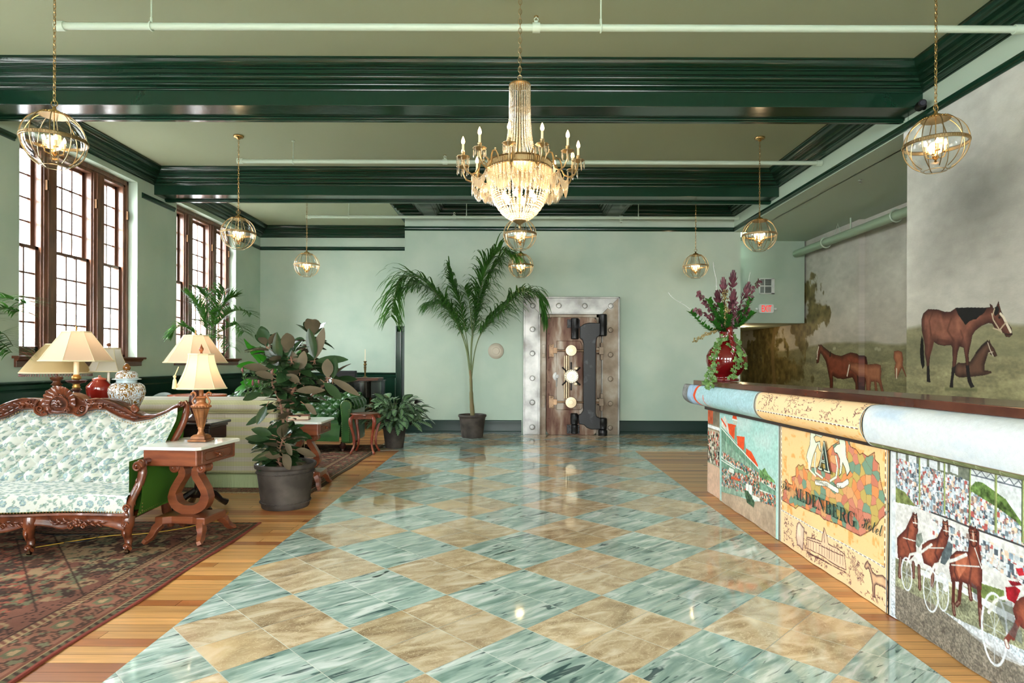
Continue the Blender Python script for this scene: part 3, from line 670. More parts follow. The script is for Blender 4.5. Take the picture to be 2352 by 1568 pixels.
# ================================================================ VAULT DOOR
def metal_mat(name, c1, c2, c3, scale, lo, hi, rough=.38, metal=.75, vert=False):
    m = mat(name, c1, rough, metal=metal, noise=(scale, c2, lo, hi, 9), bump=(18,.15,.004), stretch=(2.2,2.2,.5) if vert else None); n, l, b = nodes(m)
    e = [x for x in n if x.bl_idname == 'ShaderNodeValToRGB'][0].color_ramp.elements; q = e.new(.5*(lo+hi)); q.color = srgb(*c3); return m
steel = metal_mat('old_steel', (96,88,80), (186,186,182), (142,142,138), 2.6, .28, .66, .45, .5)
steel2 = metal_mat('worn_steel', (100,78,58), (176,168,154), (140,126,108), 2.6, .3, .7, .5, .4)
rusty = metal_mat('rusty_steel', (84,48,30), (168,158,144), (124,98,78), 2.8, .40, .64, .5, .3, True)
iron = mat('black_iron', (16,17,18), .42, metal=.2, noise=(5, (96,98,104), .60, .85, 8), bump=(30,.25,.004))
brush = mat('brushed_nickel', (190,172,142), .4, metal=.8)
def vault():
    Yd = 11.2; X = lambda x: kx(1180+x/4.357, Yd)-xc; Zc = lambda y: kz(660+y/4.357, Yd)
    xc = kx(1311, Yd)
    t = thing('vault_door', 'huge weathered steel bank vault door with black crane hinge and polished knobs', 'vault door', (xc, YF, 0))
    x0, x1, zt = X(95), X(1052), Zc(95); xi, xj, zi = X(262), X(872), Zc(268)
    fm = MB()
    fm.m = 0; fm.prism([(x0,0),(xi,0),(xi,zi),(x0,zt)], -.13, 0); fm.prism([(x0,zt),(xi,zi),(xj,zi),(x1,zt)], -.13, 0)
    fm.m = 1; fm.prism([(xj,0),(x1,0),(x1,zt),(xj,zi)], -.13, 0)
    fm.m = 0
    for a, b in ((x0, x0+.03), (x1-.03, x1), (xi-.035, xi), (xj, xj+.02)): fm.box(a, b, -.15, -.1, 0, zt if a in (x0, x1-.03) else zi)
    fm.box(x0, x1, -.15, -.1, zt-.03, zt); fm.box(xi-.03, xj+.02, -.15, -.1, zi, zi+.03)
    fo = fm.build('frame', [steel, steel2], t, smooth=0, bevel=.005)
    jm = MB(); jm.box(xi, X(322), -.09, 0, 0, zi); jm.box(X(822), xj, -.09, 0, 0, zi); jm.box(xi, xj, -.09, 0, Zc(300), zi)
    for a, b in ((xi+.02, xi+.035), (X(850), X(858)), (X(880)-.02, X(880)-.005)): jm.box(a, b, -.11, -.08, 0, zi-.02)
    jm.build('jamb', steel2, t, smooth=0, bevel=.004)
    R90 = Matrix.Rotation(radians(90), 4, 'X')
    for x, y in [(185,y) for y in (420,660,905,1145,1390)] + [(960,y) for y in (425,670,910,1155,1395)] + [(187,186),(445,185),(703,186),(960,186)]:
        b = MB(); b.T = Matrix.Translation((X(x), -.13, Zc(y))) @ R90; b.lathe([(.058,0),(.058,.01),(.046,.012),(.042,.02),(.036,.03),(.001,.033)], 24)
        b.build('bolt_cap', steel2 if x == 960 and y != 186 else steel, t)
    # door leaf, rounded corners
    a0, a1, b0, b1 = X(325), X(818), Zc(1463), Zc(302); r = .085; pts = []
    for cx_, cz_, s in ((a1-r, b1-r, 0), (a0+r, b1-r, 90), (a0+r, b0+r, 180), (a1-r, b0+r, 270)):
        for k in range(9): q = radians(s+k*11.25); pts.append((cx_+r*cos(q), cz_+r*sin(q)))
    lf = MB(); lf.prism(pts, -.24, -.02); leaf = lf.build('door_leaf', rusty, t, smooth=30, bevel=.008)
    rv = MB()
    for k in range(10):
        z = b0+.08+(b1-b0-.16)*k/9
        for x in (a0+.035, a1-.03): rv.T = Matrix.Translation((x, -.24, z)) @ R90; rv.lathe([(.014,0),(.012,.008),(.001,.011)], 8)
    rv.T = None; rv.build('rivets', rusty, t)
    in_ = MB(); q = [(X(655),Zc(535)),(X(675),Zc(575)),(X(680),Zc(1190)),(X(660),Zc(1215)),(X(420),Zc(1215)),(X(420),Zc(535))]
    in_.prism(q, -.262, -.235); in_.build('raised_panel', rusty, leaf, smooth=0, bevel=.012)
    # crane hinge
    hp = [(645,400),(690,370),(740,358),(845,362),(845,480),(815,500),(803,540),(803,1240),(812,1275),(850,1292),(850,1400),(760,1402),(715,1385),(690,1358),(640,1350),(632,1262),(660,1250),(682,1215),(682,560),(670,525),(645,508)]
    h = MB(); h.prism([(X(x), Zc(y)) for x, y in hp], -.33, -.25); h.build('crane_hinge', iron, t, smooth=0, bevel=.012, seg=3)
    for x, ya, yb_, r_, yy in ((874,272,487,.072,-.27),(598,312,520,.07,-.29),(876,1290,1402,.075,-.27),(876,1404,1475,.08,-.27),(594,1245,1355,.066,-.29),(598,1355,1447,.06,-.29)):
        b = MB(); b.lathe([(r_*.8,Zc(yb_)),(r_,Zc(yb_)+.012),(r_,Zc((ya+yb_)/2)),(r_*1.04,Zc((ya+yb_)/2)+.004),(r_,Zc(ya)-.012),(r_*.8,Zc(ya))], 24, (X(x), yy, 0)); b.build('hinge_barrel', iron, t)
    for ya, yb_ in ((325,408),(1360,1447)):
        b = MB(); b.box(X(525), X(648), -.27, -.235, Zc(yb_), Zc(ya))
        for x in (545, 637):
            for y in (ya+18, yb_-18): b.T = Matrix.Translation((X(x), -.27, Zc(y))) @ R90; b.lathe([(.018,0),(.018,.012),(.001,.014)], 6); b.T = None
        b.build('hinge_bracket', iron, t, smooth=30, bevel=.004)
    for y in (632, 1135):
        br = MB(); br.tube([(X(415), -.30, Zc(y)), (X(838), -.30, Zc(y+3))], .019, 12)
        br.box(X(345), X(392), -.31, -.235, Zc(y+62), Zc(y-60)); br.box(X(385), X(425), -.32, -.26, Zc(y+28), Zc(y-28))
        for q in (-48, 48): br.T = Matrix.Translation((X(370), -.31, Zc(y+q))) @ R90; br.lathe([(.02,0),(.02,.012),(.001,.014)], 6); br.T = None
        br.build('pressure_bar', mat('brown_iron', (98,76,56), .42, metal=.6, noise=(6, (150,120,90), .4, .7)), t, smooth=30, bevel=.003)
        fr = MB(); fr.box(X(280), X(312), -.14, -.09, Zc(y+65), Zc(y-60)); fr.box(X(286), X(312), -.16, -.13, Zc(y+30), Zc(y-30)); fr.box(X(835), X(880), -.33, -.13, Zc(y+36), Zc(y-36)); fr.box(X(858), X(885), -.2, -.13, Zc(y+90), Zc(y-80))
        fr.box(X(805), X(835), -.31, -.25, Zc(y+20), Zc(y-30)); fr.T = Matrix.Translation((X(890), -.3, Zc(y))) @ R90; fr.T = None; fr.build('frame_lug', steel2, t, smooth=30, bevel=.004)
        k = MB(); k.T = Matrix.Translation((X(555), -.24, Zc(y))) @ R90; k.lathe([(.05,0),(.05,.04),(.088,.045),(.092,.05),(.092,.16),(.098,.165),(.098,.19),(.094,.196),(.07,.197),(.068,.194),(.045,.195),(.042,.198),(.001,.199)], 40); k.build('polished_knob', brush, t, smooth=30)
    k = MB()
    for x in (498, 520, 540): k.tube([(X(x), -.285, Zc(680)), (X(x), -.285, Zc(1100))], .012 if x != 520 else .02, 10)
    k.build('lock_rod', brush, t)
    wm = MB(); wm.T = Matrix.Translation((X(560), -.24, Zc(882))) @ R90
    wm.lathe([(.06,0),(.06,.10),(.11,.11),(.12,.12),(.124,.15),(.122,.175),(.116,.18),(.09,.178),(.086,.186),(.062,.186),(.06,.182),(.03,.183),(.028,.196),(.001,.198)], 40); wh = wm.build('hand_wheel', mat('bright_nickel', (206,196,172), .4, metal=.7), t, smooth=30)
    for i in range(8):
        a = i*pi/4+pi/8*0; m = MB(); c = Vector((X(560), -.36, Zc(882))); d = Vector((cos(a), 0, sin(a)))
        if i % 4 == 0: continue
        m.tube([c+d*.1, c+d*(.25 if i % 2 == 0 else .225)], [.011, .014], 8); m.build('wheel_spoke', iron, wh)
    marks = MB()
    for i in range(20):
        a = 2*pi*i/20; c = Vector((X(560)+.105*cos(a), -.4215, Zc(882)+.105*sin(a))); marks.cbox(c.x, c.y, c.z, .012, .003, .016)
    marks.build('dial_marks', iron, wh)
    for x, y, r_ in ((617,808,.045),(612,957,.045)):
        k = MB(); k.T = Matrix.Translation((X(x), -.24, Zc(y))) @ R90; k.lathe([(r_,0),(r_,.02),(r_*.85,.024),(r_*.5,.026),(r_*.5,.05),(r_*.4,.055),(.001,.056)], 24); k.build('combination_dial', brush, t, smooth=30)
    k = MB(); k.T = Matrix.Translation((X(425), -.24, Zc(885))) @ R90; k.lathe([(.075,0),(.075,.01),(.03,.014),(.03,.06),(.001,.062)], 24); k.T = None; k.box(X(415), X(440), -.33, -.28, Zc(900), Zc(868)); k.tube([(X(425), -.30, Zc(885)), (X(418), -.30, Zc(985))], .01, 8); k.build('day_handle', steel, t, smooth=30)
vault()
# ================================================================ PAINTED SURFACES (colour per vertex, computed in the surface's own metres)
def vnoise(u, v, seed=0, oct=4):
    rs = np.random.RandomState(seed); tb = rs.rand(64, 64); out = np.zeros_like(u); amp = .5; tot = 0
    for o in range(oct):
        x = u*2**o+17.3*o; y = v*2**o+9.1*o; xi = np.floor(x).astype(int); yi = np.floor(y).astype(int); fx = x-xi; fy = y-yi
        fx = fx*fx*(3-2*fx); fy = fy*fy*(3-2*fy); a = tb[xi % 64, yi % 64]; b = tb[(xi+1) % 64, yi % 64]; c = tb[xi % 64, (yi+1) % 64]; d = tb[(xi+1) % 64, (yi+1) % 64]
        out += amp*((a*(1-fx)+b*fx)*(1-fy)+(c*(1-fx)+d*fx)*fy); tot += amp; amp *= .55
    return out/tot
class Canvas:
    def __init__(s, U, V, base): s.U, s.V = U, V; s.c = np.empty(U.shape+(3,)); s.c[:] = np.array(base)/255; s.u0 = U[:, 0]; s.v0 = V[0, :]
    def win(s, p, pad=0):
        p = np.asarray(p, float); a = np.where((s.u0 >= p[:,0].min()-pad) & (s.u0 <= p[:,0].max()+pad))[0]; b = np.where((s.v0 >= p[:,1].min()-pad) & (s.v0 <= p[:,1].max()+pad))[0]
        if len(a) == 0 or len(b) == 0: return None
        return slice(a[0], a[-1]+1), slice(b[0], b[-1]+1)
    def inside(s, p, W):
        U, V = s.U[W], s.V[W]; m = np.zeros(U.shape, bool); n = len(p)
        for i in range(n):
            (x1, y1), (x2, y2) = p[i-1], p[i]
            if abs(y2-y1) < 1e-12: continue
            m ^= ((y1 > V) != (y2 > V)) & (U < (x2-x1)*(V-y1)/(y2-y1)+x1)
        return m
    def mix(s, W, a, col):
        c = np.array(col)/255 if not isinstance(col, np.ndarray) else col; a = a[..., None]; s.c[W] = s.c[W]*(1-a)+c*a
    def poly(s, p, col, a=1.0, var=0, scale=20, seed=1):
        W = s.win(p)
        if W is None: return
        m = s.inside(p, W).astype(float)*a; c = np.array(col, float)/255
        if var: c = c*(1+var*(vnoise(s.U[W]*scale, s.V[W]*scale, seed)-.5)*2)[..., None]
        s.mix(W, m, c)
    def dist(s, p, W, closed=False):
        U, V = s.U[W], s.V[W]; d = np.full(U.shape, 9.); n = len(p)
        for i in range(0 if closed else 1, n):
            (x1, y1), (x2, y2) = p[i-1], p[i]; dx, dy = x2-x1, y2-y1; L = dx*dx+dy*dy+1e-12
            t = np.clip(((U-x1)*dx+(V-y1)*dy)/L, 0, 1); d = np.minimum(d, np.hypot(U-x1-t*dx, V-y1-t*dy))
        return d
    def line(s, p, w_, col, closed=False, a=1.0, soft=.0008):
        W = s.win(p, w_*1.5)
        if W is None: return
        d = s.dist(p, W, closed); s.mix(W, np.clip((w_/2-d)/soft+.5, 0, 1)*a, col)
    def shade(s, p, dark, light, w_=.05, seed=2, ang=(-.5, .8), outline=None, ow=.002):      # body with soft form shading away from its outline (painted picture)
        W = s.win(p)
        if W is None: return
        m = s.inside(p, W).astype(float); d = np.clip(s.dist(p, W, True)/w_, 0, 1); n = vnoise(s.U[W]*14, s.V[W]*14, seed); f = np.clip(d*.75+n*.5-.12, 0, 1)[..., None]
        s.mix(W, m, (np.array(dark)/255)*(1-f)+(np.array(light)/255)*f)
        if outline: s.line(p, ow, outline, True)
    def dots(s, box, n, r, cols, seed=3):
        rs = np.random.RandomState(seed)
        for _ in range(n):
            x = rs.uniform(box[0], box[1]); y = rs.uniform(box[2], box[3]) if not callable(box[2]) else rs.uniform(box[2](x), box[3](x))
            rr = r*rs.uniform(.6, 1.3); a = np.searchsorted(s.u0, (x-rr, x+rr)); b = np.searchsorted(s.v0, (y-rr*1.3, y+rr*1.3)); s.c[a[0]:a[1], b[0]:b[1]] = np.array(cols[rs.randint(len(cols))])/255
def wcv(pts, sc, off, X):            # measured outline -> metres on the plane x = X (u = y, v = z)
    out = []
    for x, y in pts: px, py = off[0]+x/sc, off[1]+y/sc; Y = F_PX*X/(px-CX); out.append((Y, CAM_H-(py-CY)*Y/F_PX))
    return out
def fast_grid(name, P, cols, m, parent=None):     # P (nu,nv,3)
    nu, nv = P.shape[:2]; Fq = gridfaces(nu, nv).astype(np.int32); me = bpy.data.meshes.new(name)
    me.vertices.add(nu*nv); me.vertices.foreach_set('co', P.reshape(-1).astype(np.float32)); me.loops.add(Fq.size); me.loops.foreach_set('vertex_index', Fq.ravel())
    me.polygons.add(len(Fq)); me.polygons.foreach_set('loop_start', np.arange(0, Fq.size, 4, dtype=np.int32)); me.polygons.foreach_set('use_smooth', np.ones(len(Fq), bool)); me.update(calc_edges=True)
    at = me.color_attributes.new('Col', 'FLOAT_COLOR', 'POINT'); c = np.ones((nu*nv, 4), np.float32); c[:, :3] = np.clip(cols, 0, 1).reshape(-1, 3)**2.2; at.data.foreach_set('color', c.ravel())
    me.materials.append(m); o = bpy.data.objects.new(name, me); C.objects.link(o)
    if parent is not None: o.parent = parent
    return o
def axis(*seg):
    a = []
    for x0, x1, st in seg: a.append(np.arange(x0, x1, st))
    return np.concatenate(a+[np.array([seg[-1][1]])])

# ---------------------------------------------------------------- horse mural
mural_m = attr_mat('mural_print', .55, noise=(160, .06, (1, .25, 3)), spec=.35)
def mural_bg(cv, u0, seed, far):
    U, V = cv.U, cv.V; n = vnoise(U*.9+seed, V*.9, seed, 5); n2 = vnoise(U*2.3, V*2.3, seed+1, 5)
    hz = 1.62+.05*np.sin(U*1.3)+.06*(n2-.5); f = np.clip((V-hz)/2.0, 0, 1)[..., None]
    sky = np.array([186, 183, 172])*(1-f)+np.array([198, 201, 198])*f; sky = sky*(1+.42*(n-.5)+.16*(vnoise(U*7, V*14, seed+8, 5)-.5))[..., None]; sky[..., 2] *= .98
    if far: sky = sky*.93+np.array([4, 0, -2])
    k = np.clip((V-.1)/(1.5), 0, 1)[..., None]; gr = np.array([108, 108, 70])*(1-k)+np.array([142, 136, 104])*k
    gr = gr*(1+.55*(vnoise(U*4, V*14, seed+2, 6)-.5)+.3*(vnoise(U*30, V*50, seed+6, 3)-.5))[..., None]
    hl = (np.clip((V-1.28-.1*(n2-.5)-.02*np.sin(U*4))/.06, 0, 1)*.55)[..., None]; hc = np.array([112, 112, 84])*(1+.6*(vnoise(U*5, V*12, seed+5)-.5))[..., None]; gr = gr*(1-hl)+hc*hl
    m = np.clip((V-hz)/.05+.5, 0, 1)[..., None]; cv.c[:] = (gr*(1-m)+sky*m)/255
OFF = (1700, 600); SC = 3.607
def mural_pier():
    X = 4.05; U, V = np.meshgrid(axis((1.7, 4.6, .03), (4.6, 6.31, .0042)), axis((0, .75, .05), (.75, 2.0, .0042), (2.0, 3.71, .03)), indexing='ij'); cv = Canvas(U, V, (150,150,140)); mural_bg(cv, 0, 11, False)
    q = lambda p: wcv(p, SC, OFF, X)
    cl = np.exp(-(((U-5.35)/.5)**2+((V-2.75)/.42)**2))*.36+np.exp(-(((U-5.9)/.3)**2+((V-2.3)/.3)**2))*.12; cv.c *= (1-cl)[..., None]
    foal = [(1785,850),(1810,825),(1850,830),(1910,815),(1960,740),(2010,680),(2045,650),(2050,632),(2062,650),(2070,630),(2078,665),(2110,710),(2135,765),(2115,778),(2080,760),(2060,740),(2045,790),(2030,840),(2030,890),(2080,893),(2090,910),(2030,930),(1900,945),(1820,950),(1785,930),(1778,890)]
    cv.shade(q(foal), (42,28,22), (98,70,54), .05); cv.line(q([(2055,660),(2075,720),(2100,770)]), .008, (190,180,160)); cv.line(q([(2060,745),(2100,735)]), .007, (170,160,140)); cv.line(q([(1960,745),(2010,685),(2045,655)]), .02, (28,20,18), a=.7)
    body = [(1560,385),(1640,388),(1700,408),(1745,405),(1790,375),(1900,370),(2040,372),(2075,365),(2070,338),(2090,352),(2100,378),(2125,362),(2143,315),(2150,352),(2165,400),(2200,470),(2250,540),(2258,590),(2235,612),(2205,608),(2190,580),(2150,562),(2115,540),(2092,500),(2060,495),(2000,520),(1950,560),(1925,600),(1915,660),(1905,700),(1895,760),(1900,850),(1908,930),(1925,990),(1945,1025),(1915,1035),(1890,980),(1878,900),(1872,800),(1855,700),(1820,690),(1805,740),(1795,820),(1780,900),(1768,980),(1768,1032),(1740,1030),(1750,960),(1760,880),(1765,800),(1762,700),(1750,680),(1690,685),(1640,675),(1605,650),(1590,720),(1575,780),(1570,850),(1575,950),(1580,988),(1550,985),(1552,900),(1548,820),(1535,760),(1535,690),(1525,640),(1508,560),(1505,470),(1520,420)]
    cv.shade(q(body), (58,32,26), (136,88,70), .085, outline=(40,22,18), ow=.004)
    for a, b in (([(1600,400),(1570,480),(1585,600)], .02), ([(1750,460),(1720,560),(1770,640)], .02), ([(1830,560),(1850,620),(1830,680)], .018), ([(1640,640),(1730,655)], .03)): cv.line(q(a), b, (60,30,22), a=.35, soft=.012)
    for a in ([(1800,480),(1815,560)], [(1660,440),(1690,560)], [(1540,450),(1535,540)]): cv.line(q(a), .03, (176,116,90), a=.3, soft=.03)
    blk = (18,16,16)
    cv.poly(q([(1508,600),(1520,640),(1526,750),(1532,850),(1515,882),(1500,830),(1492,740),(1498,650)]), blk, var=.4, scale=60)
    cv.poly(q([(1785,372),(1900,369),(2045,372),(2030,405),(2010,425),(1985,440),(1960,465),(1930,470),(1900,485),(1870,515),(1845,480),(1810,430)]), blk, var=.5, scale=70)
    cv.poly(q([(2100,378),(2125,362),(2140,355),(2150,385),(2140,420),(2115,440),(2105,410)]), blk)
    for leg in ([(1757,870),(1793,850),(1782,900),(1768,980),(1768,1032),(1740,1030),(1750,960)], [(1872,850),(1900,850),(1908,930),(1925,990),(1945,1025),(1915,1035),(1890,980),(1878,900)], [(1552,860),(1570,850),(1575,950),(1580,988),(1550,985)]): cv.poly(q(leg), (30,26,26))
    cv.line(q([(1600,655),(1585,720),(1565,770)]), .028, (90,52,40), a=.9)
    cv.line(q([(2160,420),(2185,450),(2225,530),(2245,570)]), .022, (210,200,176)); cv.line(q([(2150,450),(2152,452)]), .02, (12,10,10))
    for a in ([(2088,420),(2100,470),(2160,565)], [(2150,560),(2205,490)], [(2095,430),(2110,380)], [(2100,540),(2165,560),(2170,575)]): cv.line(q(a), .012, (176,160,132))
    cv.line(q([(2200,590),(2255,590)]), .012, (40,26,24)); cv.line(q([(1710,1045),(1960,1050)]), .03, (70,74,44), a=.5, soft=.02)
    P = np.stack([np.full(U.shape, 4.046), U, V], -1); return fast_grid('mural', P, cv.c, mural_m)
tag(mural_pier(), 'printed wall mural of a bay mare and a resting foal under a cloudy sky', 'mural')
def mural_recess():
    X = XW; U, V = np.meshgrid(axis((6.32, 8.8, .05), (8.8, 11.6, .0072), (11.6, 15.4, .02)), axis((0, .55, .05), (.55, 2.1, .0072), (2.1, 3.70, .02)), indexing='ij'); cv = Canvas(U, V, (150,150,140)); mural_bg(cv, 0, 23, True)
    q = lambda p: wcv(p, SC, OFF, X)
    # tree foliage: clusters
    n = vnoise(U*5, V*5, 41, 5); den = np.zeros(U.shape)
    for x, y, ru, rv, k in ((600,250,.45,.33,1.1),(690,420,.6,.25,1.1),(560,560,.7,.3,1.0),(230,700,1.2,.35,1.2),(330,900,1.6,.35,1.1),(170,900,1.0,.5,1.1),(540,660,.35,.25,.9),(500,900,.6,.3,.9),(250,580,1.0,.3,1.2)):
        (a, b), = q([(x, y)]); den = np.maximum(den, k*np.exp(-(((U-a)/ru)**2+((V-b)/rv)**2)))
    m = np.clip((den*1.15+(n-.5)*1.5-.55)*6, 0, 1)[..., None]; g = vnoise(U*9, V*9, 43, 4)[..., None]
    tree = np.array([56, 50, 30])*(1-g)+np.array([150, 136, 86])*g; cv.c = cv.c*(1-m)+tree/255*m
    for p, w_ in (([(320,560),(300,700),(305,850),(320,1000)], .16), ([(340,560),(370,500)], .09), ([(300,720),(250,640)], .05)): cv.line(q(p), w_, (128,110,78), a=.75, soft=.05)
    A = [(690,678),(698,685),(712,680),(730,705),(780,740),(830,765),(880,775),(930,755),(960,745),(1010,755),(1045,785),(1055,830),(1050,900),(1040,980),(1032,1070),(1002,1070),(1000,1000),(975,950),(900,965),(850,960),(810,940),(812,1000),(808,1060),(785,1060),(785,980),(770,910),(760,860),(750,820),(720,765),(705,750),(690,830),(672,836),(670,790),(680,720)]
    cv.shade(q(A), (56,24,16), (132,68,48), .09, outline=(40,20,16), ow=.006); cv.line(q([(690,700),(680,740),(676,800)]), .03, (214,206,186)); cv.line(q([(715,690),(790,750)]), .025, (30,18,16), a=.7); cv.line(q([(790,745),(785,775)]), .04, (30,18,16))
    cv.line(q([(1040,790),(1045,850)]), .05, (40,22,18), a=.7); cv.line(q([(1015,900),(1025,1060)]), .05, (60,32,26), a=.9)
    B = [(940,812),(960,830),(1000,830),(1060,845),(1130,838),(1165,850),(1170,900),(1165,960),(1195,1085),(1175,1085),(1150,1000),(1130,985),(1140,1075),(1120,1075),(1110,985),(1085,985),(1078,1080),(1048,1075),(1040,960),(1010,930),(970,895),(950,890),(935,945),(925,940),(930,890),(940,850)]
    cv.shade(q(B), (104,58,40), (176,116,84), .08, outline=(80,44,32), ow=.005); cv.line(q([(948,850),(938,900),(930,938)]), .03, (216,206,184)); cv.line(q([(955,840),(958,890)]), .016, (60,40,30))
    G = [(1275,735),(1310,728),(1340,740),(1350,800),(1345,850),(1385,960),(1370,935),(1340,870),(1320,910),(1300,962),(1285,950),(1280,870),(1290,830),(1272,790)]
    cv.shade(q(G), (120,66,44), (186,122,88), .06, outline=(96,56,40), ow=.005); cv.line(q([(1295,880),(1297,955)]), .03, (220,205,180))
    for x, y in ((1120,715),(1145,722),(815,715)): cv.line(q([(x, y), (x+14, y-4)]), .05, (176,170,140), a=.7, soft=.02)
    Xs = np.where(U > 10.2, XW-.09, XW); P = np.stack([Xs, U, V], -1); return fast_grid('mural', P, cv.c, mural_m)
tag(mural_recess(), 'printed wall mural of brown horses grazing beside a large tree, in the recess', 'mural')

# ---------------------------------------------------------------- reception desk + three draped tapestries
def Xr(Y): return 1.918-.031*Y
def Xt(Y): return np.interp(Y, [1.6, 2.5, 3.2, 4.5, 5.9, 6.3], [2.08, 2.0, 1.925, 1.838, 1.77, 1.76])
t = thing('reception_desk', 'long reception desk with a dark walnut ledge on top', 'desk', (2.2, 3.9, 0))
m = MB(); m.prism([(2.03, 1.6), (2.62, 1.6), (2.62, 6.2), (2.03, 6.2)], 0.001, .86, 'z'); m.prism([(1.99, 1.6), (2.62, 1.6), (2.62, 5.95), (1.86, 5.95)], .86, 1.075, 'z'); m.T = None
o = m.build('desk_body', mat('dark_panel', (46,32,26), .5), t, smooth=0); o.location = (-2.2, -3.9, 0)
m = MB(); m.prism([(2.02-.0, 1.6), (2.50, 1.6), (1.97, 5.95), (1.75, 5.95)][::1], 1.096, 1.14, 'z'); V_ = m.v; 
o = m.build('ledge_top', mat('walnut_ledge', (58,30,22), .22, noise=(2.5, (104,58,40), .35, .7, 8), stretch=(14,1,1), coat=.4), t, smooth=0, bevel=.004); o.location = (-2.2, -3.9, 0)
cloth_m = attr_mat('tapestry_weave', .8, noise=(420, .10), spec=.2, bump=(600, .25, .002))
def drape(Y0, Y1, step, zst=.0034, thick_roll=0.0):
    # profile parameter: rows 0..a on the front plane, then round the roll
    zf = np.arange(0.004, .872, zst); nr = 100; th = np.linspace(-pi/2+.1, pi/2, nr)
    Y = axis((Y0, Y1, step)); nu = len(Y); nv = len(zf)+nr; P = np.zeros((nu, nv, 3)); Vv = np.zeros((nu, nv)); rip = .004*np.sin(Y*9)+.003*np.sin(Y*23)
    Xf = np.where(Y > 5.85, 1.985, 1.965)+0*Y; P[:, :len(zf), 0] = Xf[:, None]+rip[:, None]*(1-zf/.9)[None]; P[:, :, 1] = Y[:, None]; P[:, :len(zf), 2] = zf[None]; Vv[:, :len(zf)] = zf[None]
    zc = .99+thick_roll*.0; rz = .105
    xl, xt = Xr(Y), Xt(Y)
    for k, a in enumerate(th):
        s_ = np.sin(a); c_ = np.cos(a)**(.75 if not thick_roll else .55)
        base = np.where(s_ < 0, 1.93, xt) if True else xt
        lo = zc-rz-(.01 if thick_roll else 0); z = (zc+rz*s_) if s_ > 0 else (zc+(zc-lo)*s_); x = base+(xl-base)*c_
        P[:, len(zf)+k, 0] = x; P[:, len(zf)+k, 2] = z; Vv[:, len(zf)+k] = .88+.0034*k
    U = np.repeat(Y[:, None], nv, 1); return U, Vv, P, len(zf)
def border(cv, y0, y1, w_=.012):
    for yy in (y0+w_*.6, y1-w_*.6): cv.line([(yy, 0), (yy, 1.24)], w_*.5, (24,40,34)); cv.line([(yy+(w_*.7 if yy < (y0+y1)/2 else -w_*.7), 0), (yy+(w_*.7 if yy < (y0+y1)/2 else -w_*.7), 1.24)], w_*.5, (206,208,204))
